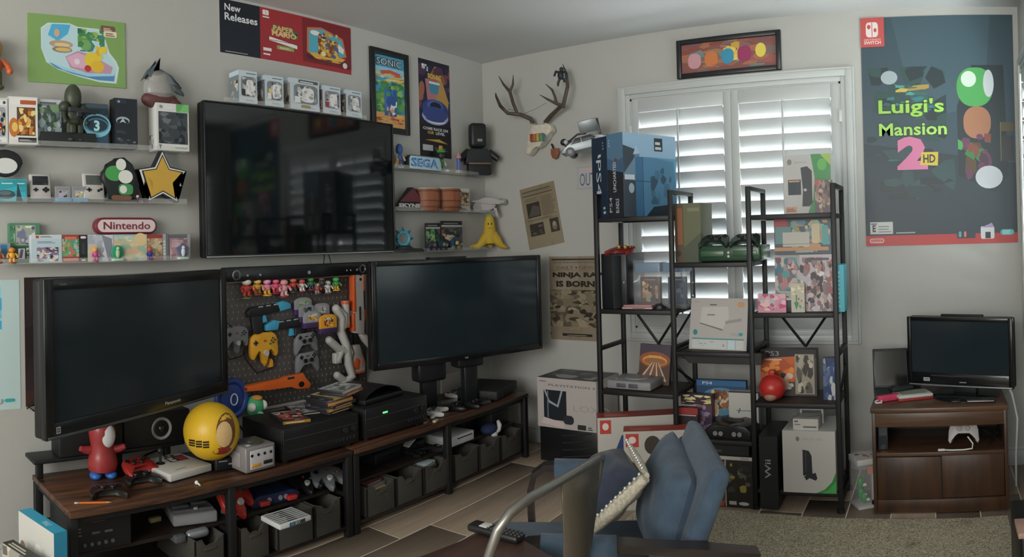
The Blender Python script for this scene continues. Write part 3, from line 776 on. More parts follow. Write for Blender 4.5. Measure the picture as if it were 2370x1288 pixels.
a.r(0, 0, 1, .33, '#14161c').t('COME RACE ON', .1, .275, .9, .305, '#b9bcbe', .03).t('OUR', .24, .235, .44, .265, '#c99a3a', .03).t('LEVEL', .5, .235, .8, .265, '#b9bcbe', .03).p([(.15, .17), (.6, .19), (.9, .15), (.5, .16)], '#a98a3a').r(.08, .06, .4, .12, '#a5a8ac').lines(.45, .07, .9, .11, 3, '#6a6d74', .4)
sheet('racing_poster', 'tall dark racing poster without a frame beside the corner', 'poster', .325, .65, (0, -.715, 1.999), LW, a)
# lower posters at the left edge
a = Art('#a9bfc0').busy(.0, .62, .8, .98, ['#3f9fc8', '#5fb0d0', '#86c4d8'], 20, 4, .5, .3).busy(.0, .62, .72, .94, PRP[:2] + GRN[:2] + ['#c96a9a', '#d8c09a', '#8a5a3a', '#c9c9c4'], 40, 5, .2, .08)
a.t('C:', .55, .55, .62, .58, '#2a2e30').lines(.4, .47, .6, .52, 2, '#3a3e40', .4).r(.3, .41, .62, .414, '#2a2e30').rr(.38, .27, .68, .35, .05, .03, '#1d2022').e(.6, .31, .05, .025, '#8f9496').rr(.45, .16, .6, .21, .03, .02, '#2a2e30').t('WiiU', .3, .045, .8, .085, '#8a9698', .0).rr(.82, .06, .93, .085, .02, .01, '#2f9a9c')
p0 = onx(0, 930, 0); p1 = onx(48, 945, 0); H0 = onx(20, 645, 0).z - onx(20, 945, 0).z
sheet('console_poster', 'pale blue console poster cut off at the left edge beside the television', 'poster', .42, H0, (0, p1.y - .42, p1.z), LW, a, color='#a9bfc0')
a = Art('#2a2224').busy(0, 0, 1, 1, ['#2d2426', '#261e20', '#332729'], 20, 4, .6, .4).p([(.1, .28), (.28, .28), (1.0, .66), (1.0, .78), (.75, .7)], '#6a2a26').p([(.18, .3), (.26, .3), (.95, .68), (.85, .68)], '#a8382c').p([(.2, .34), (.24, .34), (.9, .68), (.86, .69)], '#d8a59a').p([(.25, .74), (.6, .76), (.6, .6), (.4, .64)], '#c9cbcc').r(0, .0, 1, .12, '#3a2624')
p0 = onx(62, 940, 0); p1 = onx(52, 642, 0)
sheet('film_poster', 'dark poster with a glowing red blade half hidden behind the angled television', 'poster', .55, p1.z - p0.z, (0, p0.y - .005, p0.z), LW, a, color='#2a2224')

# ------------------------------------------------------------------ clear acrylic ledges
ACR = clear('acrylic', (.93, .97, .96), .08, .13)
def ledge(y0, y1, z, label):
    g = G(); L = y1 - y0; d = .105
    g.box((d / 2, 0, z - .003), (d, L, .006), ACR, .001); g.box((d - .002, 0, z + .008), (.004, L, .022), ACR, .001);
    o = g.done('acrylic_ledge'); o.location = (0, (y0 + y1) / 2, 0)
    return tag(o, label, 'shelf', 'clear acrylic wall ledges')
ZL = {1: 1.892, 2: 1.640, 3: 1.366}
ZR = {1: 1.892, 2: 1.630, 3: 1.366}
for k, nm in ((1, 'top'), (2, 'middle'), (3, 'lowest')):
    ledge(-3.75, -2.515, ZL[k], 'clear acrylic ledge, %s of the three left of the wall television' % nm)
    ledge(-1.085, (-.03, -.03, -.02)[k - 1], ZR[k], 'clear acrylic ledge, %s of the three right of the wall television' % nm)
ledge(-2.29, -1.3, 2.162, 'clear acrylic ledge on top of the wall television, under the white figure boxes')
# ------------------------------------------------------------------ things on the left wall ledges
def itemL(name, label, cat, u0, v0, u1, v1, z, color, front=None, left=None, right=None, top=None, D=.045, x=.092, turn=0, group=None, rough=.45):
    p, w, h = fitL(u0, v0, u1, v1, x, z)
    return carton(name, label, cat, w, D, h, p, color, LW + turn, group, front, left, right, top, rough=rough)
def figurine(name, label, H, pos, rz, body, head=None, legs=None, arms=None, feet=None, base=None, hat=None, width=.5, group=None, cat='figurine', rough=.45):
    """plain toy figure of height H: legs, torso, arms, head (no face)"""
    t = empty(name, pos, label, cat, group, rz=rz)
    m = lambda c: M(c, rough) if isinstance(c, str) else c
    b = m(body); hd = m(head or body); lg = m(legs or body); am = m(arms or body); ft = m(feet or legs or body); z = 0; s = H
    if base:
        g = G(); g.cyl((0, 0, 0), (0, 0, .06 * s), .26 * s * width * 1.6, m(base), n=20); g.done('base', t); z = .06 * s
    w = width * s
    for sx in (-1, 1):
        g = G(); g.cyl((sx * w * .2, 0, z + .03 * s), (sx * w * .17, 0, z + .34 * s), w * .13, lg, w * .15); g.ell((sx * w * .22, -w * .08, z + .045 * s), (w * .15, w * .24, .045 * s), ft, 12, 8); g.done('leg', t)
    g = G(); g.ell((0, 0, z + .46 * s), (w * .36, w * .28, .17 * s), b, 16, 10); g.ell((0, 0, z + .36 * s), (w * .3, w * .26, .1 * s), b, 16, 8); g.done('torso', t)
    for sx in (-1, 1):
        g = G(); g.tube([(sx * w * .3, 0, z + .56 * s), (sx * w * .5, -w * .05, z + .46 * s), (sx * w * .52, -w * .2, z + .36 * s)], [w * .11, w * .1, w * .09], am, 8); g.ell((sx * w * .52, -w * .22, z + .34 * s), w * .11, am, 10, 6); g.done('arm', t)
    g = G(); hz = z + .77 * s; g.ell((0, 0, hz), (w * .36, w * .36, s - hz if not hat else .17 * s), hd, 16, 10)
    g.done('head', t)
    if hat:
        g = G(); g.lathe([(w * .4, 0), (w * .38, .03 * s), (w * .28, .12 * s), (0, .16 * s)], m(hat), (0, 0, hz + .06 * s), 18); g.done('hat', t)
    return t
def window_box(face='#c9cbcc', strip='#2f3336', inner=None, seed=1, panel=None):
    a = Art(face); a.r(.06, .84, .94, .95, panel or '#dcdcda').rr(.1, .86, .6, .93, .03, .02, strip).e(.84, .9, .07, .035, '#3b3f44')
    a.rr(.14, .16, .9, .8, .1, .08, '#8d9298').busy(.18, .18, .88, .76, inner or GRS, 22, seed, .35, .12).r(.06, .04, .94, .13, panel or '#dcdcda').lines(.12, .06, .7, .11, 2, strip)
    return a
# top ledge
z = ZL[1]
figurine('figurine', 'orange and olive toy figure on the figure box at the left edge', .24, (.05, -3.46, z + .245), LW, '#8a4a2a', '#9a7a4a', '#4a4a2a', '#b0562f', width=.6)
itemL('figure_box', 'white edged figure box cut off at the left edge of the picture', 'box', -32, 226, 18, 312, z, '#23272c', window_box('#b9bbbc', '#23272c', RDS + YEL + DRK, 4), D=.08, x=.1)
itemL('figure_box', 'white and orange figure box with a window beside the edge of the picture', 'box', 20, 224, 87, 317, z, '#bfc0be', Art('#c9c9c6').r(.05, .83, .95, .96, '#d8d6d0').rr(.4, .84, .95, .93, .02, .02, '#a5532f').r(.28, .18, .92, .78, '#54402e').busy(.3, .2, .92, .76, ['#b5763a', '#8a4a26', '#d89a4a', '#6a3a20', '#e0c080'], 26, 7, .4, .12).e(.17, .35, .17, .2, '#b06a34').e(.2, .36, .1, .1, '#d8b060').r(.32, .04, .95, .14, '#23272c').lines(.36, .07, .8, .11, 2, '#a8a8a6'), left=Art('#c9c9c6').busy(.1, .2, .9, .8, YEL, 10, 2), D=.085, x=.1)
a = Art('#6f7a80').r(0, .9, 1, 1, '#a9b0b4').busy(0, .0, 1, .88, ['#5a6a72', '#48584f', '#7a8a90', '#3a4a40', '#6f8a6a', '#2f3f38', '#8fa0a8'], 60, 9, .35, .1).lines(.1, .9, .8, .97, 1, '#54595c')
itemL('game_case', 'grey green game case leaning behind the armoured figure', 'game case', 86, 230, 142, 318, z, '#555c5e', a, D=.02, x=.085)
af = figurine('armoured_figurine', 'tall dark green armoured toy soldier holding a rifle on the top left ledge', .27, tuple(onx(170, 318, .075)[:2]) + (z + .018,), LW + .25, '#2f382c', '#353c30', '#30382e', '#2d352b', '#262c25', width=.42)
g = G(); g.box((.0, -.075, .135), (.15, .018, .02), DGR, .003); g.box((-.02, -.075, .12), (.025, .016, .03), DGR, .003); g.box((.07, -.075, .14), (.06, .01, .012), DGR); g.done('toy_rifle', af)
for sx in (-1, 1):
    g = G(); g.ell((sx * .05, 0, .16), (.026, .03, .026), M('#2c3529', .5), 10, 8); g.done('shoulder_plate', af)
    g = G(); g.box((sx * .02, -.02, .06), (.03, .03, .04), M('#353d31', .5), .006); g.done('shin_plate', af)
itemL('display_base', 'black display base under the armoured figure', 'base', 95, 306, 222, 322, z, '#1d2124', D=.07, x=.098)
a = Art('#1f3242').busy(0, 0, 1, .85, ['#1a2b3a', '#24394a', '#2b465a'], 20, 3, .6, .3).r(0, .9, 1, 1, '#3a4a54').e(.5, .5, .62, .27, '#6fa9bd').e(.48, .53, .55, .2, '#1f3242').e(.5, .5, .52, .17, '#3f7488').e(.5, .5, .46, .14, '#1f3242').t('3', .36, .37, .62, .62, '#9cc9d4', .04)
itemL('game_case', 'dark blue game case with a glowing number three', 'game case', 198, 240, 250, 320, z, '#1a2630', a, D=.03, x=.085)
a = Art('#1a2028').r(.06, .9, .5, .97, '#23303c').e(.18, .93, .06, .025, '#8a9096').e(.35, .55, .3, .08, '#8fa0a8').e(.35, .53, .26, .06, '#1a2028').p([(.2, .5), (.35, .6), (.5, .5), (.35, .53)], '#a9b4ba').busy(.1, .06, .9, .2, DRK + ['#3d4a3a', '#6a7a6a'], 14, 3, .3, .1).lines(.05, .3, .5, .36, 2, '#3a444c')
itemL('console_box', 'tall black console box on the top left ledge', 'console box', 266, 228, 318, 335, z, '#191e24', a, left=Art('#161a1f').lines(.3, .35, .5, .8, 5, '#3a424a'), D=.06, x=.1)
wb = itemL('game_box', 'white collector box with dark window at the right end of the top left ledge', 'game box', 363, 240, 437, 343, z, '#b9bcba', Art('#bfc2c0').r(.05, .14, .96, .82, '#3a3f42').busy(.06, .15, .95, .81, DRK + ['#4a5054', '#5f666a'], 30, 9, .35, .1).r(.6, .83, 1, 1, '#5a9a5a').p([(.7, .83), (.85, 1), (1, 1), (1, .83)], '#6fae6a').e(.13, .92, .05, .035, '#7d8286').lines(.2, .9, .5, .95, 1, '#d5d7d5').t('T', .05, .03, .14, .11, '#2a2d30', .03).lines(.55, .05, .95, .09, 1, '#8a8d8c'), left=Art('#c2c4c2').busy(.05, .05, .6, .35, GRS, 12, 3, .5, .2), D=.085, x=.102)
# bagged bird-like plush on top of the white box
t = empty('bagged_plush', (.055, -2.63, z + .205), 'grey and red plush creature sealed in clear plastic on the white collector box', 'plush', rz=LW)
g = G(); g.ell((0, 0, .045), (.1, .045, .045), M('#4f2f30', .6)); g.ell((.05, 0, .03), (.07, .04, .03), M('#5a3230', .6)); g.done('body', t)
g = G(); g.ell((-.005, 0, .1), (.07, .04, .06), M('#6f6a62', .6)); g.ell((-.01, -.01, .15), (.05, .03, .035), M('#767068', .6)); g.done('belly', t)
def leaf(pts, th, m, nm, par):
    g = G(); g.prism(pts, -th / 2, th / 2, m, th * .3); return g.done(nm, par)
leaf([(-.1, .13), (-.06, .19), (-.01, .2), (.06, .17), (.12, .11), (.1, .1), (.04, .14), (-.03, .165), (-.07, .16)], .05, M('#4a545a', .6), 'hood', t)
leaf([(.05, .14), (.09, .13), (.13, .09), (.135, .075), (.1, .085), (.07, .1)], .03, M('#4d565c', .6), 'wing', t)
PLS = clear('clear_plastic', (.9, .95, .97), .06, .22)
g = G(); g.ell((0, 0, .1), (.085, .052, .09), PLS, 20, 12); g.done('plastic_bag', t)
# middle ledge
z = ZL[2]
t = empty('wooden_cutout', (.05, -3.405, z + .11), 'round black and white cut out sign on the teal box at the left edge', 'sign', rz=LW)
K = M('#1c1f22', .6)
leaf([(.075 * math.cos(k * pi / 12) * (1.1 if k % 24 in (0, 1, 2, 3) else 1), .062 + .062 * math.sin(k * pi / 12)) for k in range(24)], .018, K, 'black_plate', t)
Art('#c9c9c6').e(.5, .5, .5, .5, '#c9c9c6')
g = G(); g.prism([(.055 * math.cos(k * pi / 12), .05 + .035 * math.sin(k * pi / 12)) for k in range(24)], -.012, -.009, WHT); g.done('white_patch', t)
itemL('controller_box', 'teal box with a dark controller printed on it, on the middle left ledge', 'box', -40, 414, 62, 465, z, '#2f8f9c', Art('#2f94a2').busy(0, 0, 1, 1, ['#2f8f9c', '#3a9fae', '#2a8793'], 14, 4, .5, .3).e(.52, .3, .22, .2, '#3a4a54').e(.5, .36, .14, .1, '#58666e').p([(.75, 0), (.79, .85), (.9, 0)], '#2a3a42').lines(.42, .78, .68, .86, 1, '#b9dadc').lines(.78, .78, .96, .86, 1, '#b9dadc'), D=.07, x=.1)
def handheld(label, u0, v0, u1, v1, scr, btn4, x=.085):
    p, w, h = fitL(u0, v0, u1, v1, x, z + .012)
    t = empty('handheld_console', p, label, 'handheld console', 'grey handheld consoles', rot=(-.13, 0, LW))
    g = G(); g.box((0, .008, h / 2), (w, .018, h), M('#a5a4a2', .5), .006); g.done('body', t)
    g = G(); g.box((0, -.0015, h * .73), (w * .74, .003, h * .36), M(scr, .15), .001); g.done('screen', t)
    g = G(); g.box((-w * .24, -.003, h * .36), (w * .22, .006, h * .05), BLKM, .001); g.box((-w * .24, -.003, h * .36), (w * .07, .006, h * .15), BLKM, .001); g.done('dpad', t)
    for bx, bz in (((.14, .36), (.24, .3), (.24, .42), (.34, .36)) if btn4 else ((.2, .33), (.33, .38))):
        g = G(); g.cyl((w * bx, 0, h * bz), (w * bx, -.005, h * bz), w * .06, BLKM, n=12); g.done('button', t)
    s = G(); s.prism([(-w * .58, -.012), (w * .62, -.012), (w * .55, .18 * h), (-w * .5, .18 * h)], .004, .03, M('#3a3d40', .6)); s.done('stand', t)
    return t
handheld('grey handheld console with four buttons on a dark stand', 70, 401, 119, 460, '#23262b', True)
for k, (u0, u1, pal) in enumerate(((128, 163, PRP + DRK), (166, 200, GRS + YEL))):
    o = itemL('game_cartridge', ('grey cartridge with a dark purple label', 'grey cartridge with a pale label')[k] + ' standing on a blue base', 'cartridge', u0, 431, u1, 461, z + .012, '#84868a', Art('#84868a').r(.22, .1, .8, .66, '#9a9ca0').busy(.25, .13, .77, .63, pal, 14, k + 3, .4, .15).lines(.1, .75, .9, .92, 3, '#74767a', .4, ragged=0), D=.012, x=.08, group='cartridges on the middle ledge')
    p, w, h = fitL(u0, 458, u1, 470, .1, z)
    g = G(); g.box((0, .02, h / 2), (w, .04, h), M('#3f86b0', .4), .002); b = g.done('blue_base', o); b.location = (0, -.02, -.012)
handheld('grey handheld console with two buttons beside the green cut out', 194, 399, 243, 462, '#4a4f4c', False)
# plain rounded sign in green, white and black
p, w, h = fitL(234, 364, 318, 469, .085, z)
t = empty('cutout_lamp', p, 'tall rounded cut out lamp in green, white and brown with a black rim', 'lamp', rz=LW)
tomb = [(-w / 2, 0), (w / 2, 0), (w / 2, h * .4), (w * .46, h * .62), (w * .34, h * .86), (w * .12, h), (-w * .14, h * .97), (-w * .3, h * .8), (-w * .5, h * .66), (-w * .52, h * .5), (-w * .4, h * .36), (-w * .3, h * .2)]
leaf(tomb, .04, M('#1a2020', .5), 'black_rim', t)
Art().e(.32, .63, .26, .17, '#3f8f4a').e(.62, .56, .2, .15, '#c9cac6').e(.5, .83, .14, .13, '#c9cac6').rr(.42, .16, .82, .4, .12, .08, '#3f8550').e(.55, .28, .1, .09, '#c9cac6').rr(.22, .04, .78, .15, .1, .05, '#6a4a34').put('face_print', t, w, h, (-w / 2, -.0215, 0))
# star lamp
p, w, h = fitL(318, 360, 428, 473, .085, z)
t = empty('star_lamp', p, 'yellow star lamp with black and white outline on the middle left ledge', 'lamp', rz=LW)
def star(r, q, cy, cx=0): return [(cx + (r if k % 2 == 0 else r * q) * math.sin(pi * k / 5), cy + (r if k % 2 == 0 else r * q) * math.cos(pi * k / 5)) for k in range(10)]
R0 = w * .545; cy = R0 * .81
for r, q, y0, y1, m, nm in ((R0, .53, -.012, .03, K, 'black_rim'), (R0 * .93, .52, -.0128, -.01, WHT, 'white_outline'), (R0 * .84, .51, -.0136, -.011, K, 'inner_outline'), (R0 * .77, .51, -.0144, -.012, M('#b5923a', .5), 'yellow_face')):
    g = G(); g.prism(star(r, q, cy), y0, y1, m); g.done(nm, t)
figurine('figurine', 'small pale and purple toy figure between the two cut out lamps', .035, tuple(onx(318, 470, .1)[:2]) + (z,), LW, '#5a3f6a', '#b9a08c', width=.8, cat='toy figure')
# lowest ledge
z = ZL[3]
p, w, h = fitL(223, 503, 366, 541, .06)
t = empty('wall_sign', (.02, p.y, p.z), 'red rimmed white oval sign reading Nintendo above the lowest left ledge', 'sign', rz=LW)
def stad(w, h, n=10):
    r = h / 2; return [(w / 2 - r + r * math.cos(-pi / 2 + pi * k / n), r + r * math.sin(-pi / 2 + pi * k / n)) for k in range(n + 1)] + [(-w / 2 + r + r * math.cos(pi / 2 + pi * k / n), r + r * math.sin(pi / 2 + pi * k / n)) for k in range(n + 1)]
g = G(); g.prism(stad(w, h), -.03, .018, M('#6a2630', .4), .004); g.done('red_rim', t)
g = G(); g.prism([(x, zz + h * .12) for x, zz in stad(w * .93, h * .76)], -.033, -.028, M('#c9b9bc', .4)); g.done('white_face', t)
Art().t('Nintendo', 0, 0, 1, 1, '#6f2a34', .02).put('lettering', t, w * .76, h * .46, (-w * .38, -.0336, h * .28))
it3 = [
 ('game_box', 'tall green golf game box behind the pale game box', 22, 516, 92, 607, '#3f6a50', Art('#4a7a5c').r(.2, .45, .86, .95, '#8d948c').busy(.22, .47, .84, .93, ['#c9c9b0', '#6a6f8a', '#3a3f4a', '#a9a890', '#54586a'], 20, 3, .4, .12).r(.08, 0, 1, .42, '#2f4a3c').r(.28, .1, .5, .36, '#c9c9c9').t('PGA', .55, .3, .95, .38, '#d5d5d0', .03).t('TOUR', .55, .2, .95, .27, '#d5d5d0', .03).t('GOLF', .55, .1, .95, .17, '#d5d5d0', .03).p([(.3, .12), (.36, .34), (.46, .34), (.4, .12)], '#6a5a7a').busy(.02, .5, .18, .92, ['#8fae94', '#3f6a50'], 10, 8, .5, .2), .05),
 ('game_box', 'blue screened handheld box cut off by the orange figure on the lowest ledge', 0, 562, 24, 608, '#6a7480', Art('#7d858c').r(.05, .35, .7, .92, '#2f6a94').busy(0, 0, 1, .3, GRS, 8, 3), .085),
 ('game_box', 'pale blue strategy game box in front of the golf box', 72, 543, 143, 608, '#a9b4ba', Art('#a9bcc4').r(0, .86, 1, 1, '#b9c2c6').r(.15, .88, .26, .97, '#a83a3a').lines(.3, .9, .7, .97, 2, '#5a6468').lines(.2, .7, .8, .79, 2, '#5a7088', .45).busy(.18, .05, .88, .55, ['#3a3f54', '#54506a', '#c9b9a8', '#7a6f8a', '#2f3444', '#d0d0d0', '#8a6a8a'], 60, 12, .3, .09), .1),
 ('game_box', 'red and green adventure game box with black spine beside the pale box', 144, 543, 183, 606, '#7a3a38', Art('#8a4038').r(0, .2, 1, .85, '#5f8f6a').busy(0, .2, 1, .86, ['#5f8f6a', '#8fb0b8', '#c98f80', '#4a7a4a', '#6f9a5a', '#b56a5a'], 40, 6, .35, .12).rr(.15, .83, .85, .93, .05, .03, '#c96a50').r(.06, .03, .94, .16, '#b5564a').r(.06, .08, .94, .1, '#d8b0a0'), .1),
 ('game_box', 'slim black game box spine beside the red and green box', 184, 543, 202, 606, '#23272a', Art('#23272a').rr(.15, .86, .85, .95, .2, .03, '#d8c0c0').rr(.2, .03, .8, .1, .2, .03, '#c9b98a').lines(.35, .3, .65, .7, 8, '#4a4e50'), .1),
 ('game_box', 'silver holographic game box behind the pink figure', 203, 543, 262, 605, '#a9acb4', Art('#c0c2ca').busy(0, 0, 1, 1, ['#c0c2ca', '#d5d7dd', '#aab0bc', '#e0e0e4', '#9aa0ac'], 20, 5, .6, .3).p([(.55, 1), (.95, .85), (1, 0), (.8, 0)], '#7a7f8a').rr(.02, .0, .35, .66, .02, .02, '#b9b09a').r(.36, .05, .56, .62, '#9a9ca4'), .1),
 ('game_box', 'beige map printed game box below the oval sign', 263, 542, 340, 604, '#b0a890', Art('#bdb59c').r(0, .75, 1, 1, '#8fb4bc').busy(0, 0, 1, .95, ['#c9bfa0', '#b0b494', '#a8bcae', '#d8cca8', '#c9a888', '#8fae9c'], 50, 7, .35, .12).e(.8, .8, .2, .25, '#d0b888'), .1),
 ('game_box', 'brown and red game box behind the round red figure', 341, 542, 376, 603, '#8a6a54', Art('#a08a6a').r(0, .85, 1, 1, '#8a3030').busy(0, .1, 1, .85, ['#a08a6a', '#8a7054', '#b8a888', '#7a3a30', '#c0b090'], 30, 8, .35, .12).r(0, 0, 1, .1, '#8a3a30'), .1),
 ('game_box', 'grey striped game box spine beside the brown box', 377, 541, 391, 603, '#8d9094', Art('#9a9ca0').r(.5, 0, 1, 1, '#5f6266').lines(.1, .2, .4, .8, 5, '#c9c9cc'), .1),
 ('game_box', 'faded pink game box at the right end of the lowest ledge', 393, 542, 440, 603, '#94707a', Art('#9a7580').busy(0, 0, 1, 1, ['#a08088', '#8a6470', '#b0949c', '#7d5a66'], 30, 9, .4, .15).r(0, .85, 1, 1, '#5a5f64').r(.85, 0, 1, 1, '#8d8f94').lines(.1, .5, .7, .8, 5, '#c9b4ba', .4), .1),
]
for nm, lab, u0, v0, u1, v1, col, art, x in it3:
    itemL(nm, lab, 'game box', u0, v0, u1, v1, z, col, art, D=.035, x=x - .012)
figs = [(28, 572, .62, '#c98f2f', '#b5762a', '#c98f2f', 'yellow orange toy figure on a small red base', '#8a3a2a'),
        (-4, 572, .6, '#a85a34', '#c9a070', '#a85a34', 'rust coloured toy figure cut off at the left edge of the lowest ledge', '#8a3a2a'),
        (221, 572, .5, '#b5528a', '#c98a3a', '#b5528a', 'pink toy figure with golden hair on the lowest ledge', '#8a3050'),
        (347, 572, .55, '#3a3f8a', '#b0473f', '#3a3f8a', 'round red and blue toy figure on the lowest ledge', '#a03030')]
for u, v, wd, b, hd, lg, lab, bs in figs:
    q = onx(u, 604, .099); hh = onx(u, v, .099).z - z
    figurine('toy_figure', lab, hh, (.099, q.y, z), LW, b, hd, lg, width=wd, base=bs, cat='toy figure', group='small toy figures on the lowest ledge')
for u, c1, c2, lab in ((272, '#2f8a68', '#8fb08a', 'green domed disc toy on a pale base on the lowest ledge'), (423, '#54607a', '#b9bcc4', 'blue and white star disc toy at the right end of the lowest ledge')):
    q = onx(u, 604, .099); t = empty('disc_toy', (.099, q.y, z), lab, 'toy figure', rz=LW)
    g = G(); g.box((0, 0, .006), (.055, .03, .012), M('#a9c0b0', .5), .003); g.done('base', t)
    g = G(); pts = star(.036, .62, .046) if c1[1] == '5' else [(.03 * math.cos(k * pi / 10), .042 + .032 * math.sin(k * pi / 10)) for k in range(20)]
    g.prism(pts, -.004, .006, M(c1, .4), .002); g.done('disc', t)
    g = G(); g.ell((0, -.008, .036), (.011, .008, .022), M(c2, .5), 10, 8); g.ell((0, -.01, .058), .009, M(c2, .5), 10, 8); g.done('small_figure', t)
# row of white figure boxes on the wall television
z = 2.163
for k, (u0, v0, u1, v1, su, inner, lab) in enumerate((
    (553, 164, 595, 245, 537, GRS + ['#3a3d40', '#d5d5d5'], 'leftmost white figure box above the wall television'),
    (613, 176, 656, 255, 599, GRS + ['#3a3d40', '#c9a83a', '#d5d5d5'], 'white figure box with a yellow detail, second from the left above the wall television'),
    (672, 184, 739, 268, 658, GRS + ['#d0d0d0', '#e0e0e0'], 'widest white figure box in the middle above the wall television'),
    (747, 200, 788, 275, 740, GRS + ['#8a3036', '#d0d0d0', '#3a3d40'], 'white figure box with a red bow printed on it above the wall television'),
    (801, 210, 837, 280, 790, GRS + ['#d5d8da', '#b0a070'], 'rightmost white figure box above the wall television'))):
    p, w, h = fitL(u0, v0, u1, v1, .1, z)
    a = Art('#a9b4bc').r(0, .84, 1, 1, '#b0bcc4').lines(.4, .9, .95, .96, 1, '#5a6a74').rr(.12, .2, .94, .82, .2, .1, '#6f757a').busy(.2, .22, .9, .78, inner, 24, k + 3, .34, .14).r(.14, .22, .34, .42, ('#2a2d30', '#cfcfcf', '#c9c9c9', '#8a3038', '#9a9a9a')[k]).rr(.4, .26, .8, .72, .12, .1, '#cfcfcd').busy(.42, .3, .78, .68, ['#b9b9b9', '#dadad8', '#8f9396'], 10, k + 9, .4, .2).r(0, 0, 1, .17, '#b4bac0').lines(.35, .06, .85, .12, 2, '#8a96a4')
    if k == 2: a.rr(.28, .87, .95, .97, .02, .02, '#4a4d50').lines(.33, .89, .8, .95, 1, '#c9c9c9').rr(.35, .06, .68, .16, .05, .04, '#8a7a4a')
    carton('figure_box', lab, 'figure box', w, .09, h, p, '#a4b0b8', LW, 'white figure boxes above the wall television', a, left=Art(('#6a7478', '#5a5f64', '#8a8a84', '#5f5054', '#54504c')[k]).r(0, .85, 1, 1, '#a4b8c4').busy(.1, .15, .9, .7, GRS + BRN, 12, k), rough=.3)
# ------------------------------------------------------------------ pegboard with controllers, between the televisions
PBY0, PBY1, PBZ0, PBZ1 = -2.275, -1.262, .565, 1.236
t = empty('pegboard', (0, (PBY0 + PBY1) / 2, PBZ0), 'dark grey pegboard hung between the two lower televisions', 'pegboard', rz=LW)
PW, PH = PBY1 - PBY0, PBZ1 - PBZ0
g = G(); g.box((0, -.012, PH / 2), (PW, .012, PH), M('#413e3d', .6, gain=1.9), .002); g.done('board', t)
g = G(); g.box((0, -.014, PH + .003), (PW, .02, .008), M('#a8a6a2', .5)); g.done('white_top_strip', t)
g = G(); g.box((0, -.014, -.004), (PW, .02, .012), M('#a8a6a2', .5)); g.done('white_bottom_strip', t)
g = G(); HM = M('#6d6a69', .5, gain=1.9); HD = M('#17161a', .8)
nx, nz = 30, 20
for i in range(nx):
    for j in range(nz):
        x = -PW / 2 + .03 + i * (PW - .06) / (nx - 1) + (.008 if j % 2 else 0); zz = .02 + j * (PH - .04) / (nz - 1)
        g.poly([(x - .004, -.0183, zz), (x, -.0183, zz - .008), (x + .004, -.0183, zz), (x, -.0183, zz + .008)], HM)
tag(g.done('peg_holes', t), kind='stuff')
# sensor sound bar lying over its top
p, w, h = fitL(520, 619, 843, 642, .075)
t = empty('sound_bar', (.02, -1.79, 1.243), 'black sound bar with a round silver lens at each end above the pegboard', 'sound bar', rz=LW)
g = G(); g.box((0, -.03, .037), (.985, .055, .074), M('#131416', .3, gain=1.4), .006); g.done('body', t)
for x in (-.43, .455):
    g = G(); R = Matrix.Rotation(pi / 2, 3, 'X'); g.lathe([(.026, 0), (.026, .003), (.02, .004), (.016, -.004), (0, -.004)], M('#7d8084', .2, .7), (x, -.0585, .034), 24, R); g.done('lens', t)
for x, r in ((-.36, .006), (-.28, .006), (.05, .01), (.33, .005), (.36, .005), (.41, .006)):
    g = G(); g.cyl((x, -.057, .03), (x, -.0595, .03), r, M('#8a8c90', .3), n=10); g.done('button', t)
g = G(); g.tube([(.18, -.03, .074), (.2, -.02, .16)], .003, BLKM, 6); g.tube([(.235, -.03, .074), (.215, -.02, .16)], .003, BLKM, 6); g.done('hanging_wire', t)

def onboard(u, v, off=.03): q = onx(u, v, off); return q
# row of toy figures on small red bases
row = [(575, 690, 645, '#a83a34', '#c9c0b8', '#a83a34', '#3f7a4a', 'mushroom-like red and white toy figure, leftmost on the pegboard'),
       (600, 682, 645, '#b5883a', '#c9a45a', '#8a5a2a', '#8a2a2c', 'golden toy figure with raised hands on the pegboard'),
       (622, 684, 645, '#c97a9a', '#d08aa8', '#c9a03a', '#c9a03a', 'pink toy figure with yellow feet on the pegboard'),
       (642, 679, 645, '#c2506f', '#c9607a', '#a83a4a', '#8a2a2c', 'rose pink ball shaped toy figure on the pegboard'),
       (661, 687, 646, '#c9929a', '#c98a8f', '#d0a0a8', '#8a2a2c', 'pale pink toy figure in a wide gown on the pegboard'),
       (683, 676, 643, '#a8403a', '#b0604a', '#4a4440', '#3a3436', 'red toy figure leaning over a dark kart on the pegboard'),
       (703, 675, 646, '#b9b6b4', '#b0504a', '#c9c6c2', '#8a2a2c', 'white and red toy figure with spread arms on the pegboard'),
       (724, 671, 642, '#3a6a44', '#4a7a4a', '#38406a', '#8a2a2c', 'small green capped toy figure on a red base on the pegboard'),
       (738, 680, 655, '#a84a44', '#b9a89a', '#8a8a88', '#6a4a48', 'short red striped toy figure between two taller ones on the pegboard'),
       (749, 667, 641, '#4a4440', '#5a4a42', '#3a3634', '#8a2a2c', 'dark brown toy figure on a red base on the pegboard'),
       (763, 679, 649, '#b9b5b2', '#a5a5a5', '#b9b5b2', '#5a4a4a', 'slender white toy figure with grey hair on the pegboard'),
       (782, 672, 641, '#3f8a4a', '#4a9a54', '#c9a03a', '#c9a03a', 'green toy figure with orange feet, rightmost on the pegboard')]
for u, v1, v0, b, hd, lg, bs, lab in row:
    q = onx(u, v1, .075); hh = onx(u, v0, .075).z - q.z
    f = figurine('toy_figure', lab, hh, (.06, q.y, q.z), LW, b, hd, lg, base=bs, width=.72, cat='toy figure', group='toy figures along the top of the pegboard')
    g = G(); g.tube([(0, .012, .006), (0, .044, .006)], .0028, BLKM, 6); g.done('peg', f)
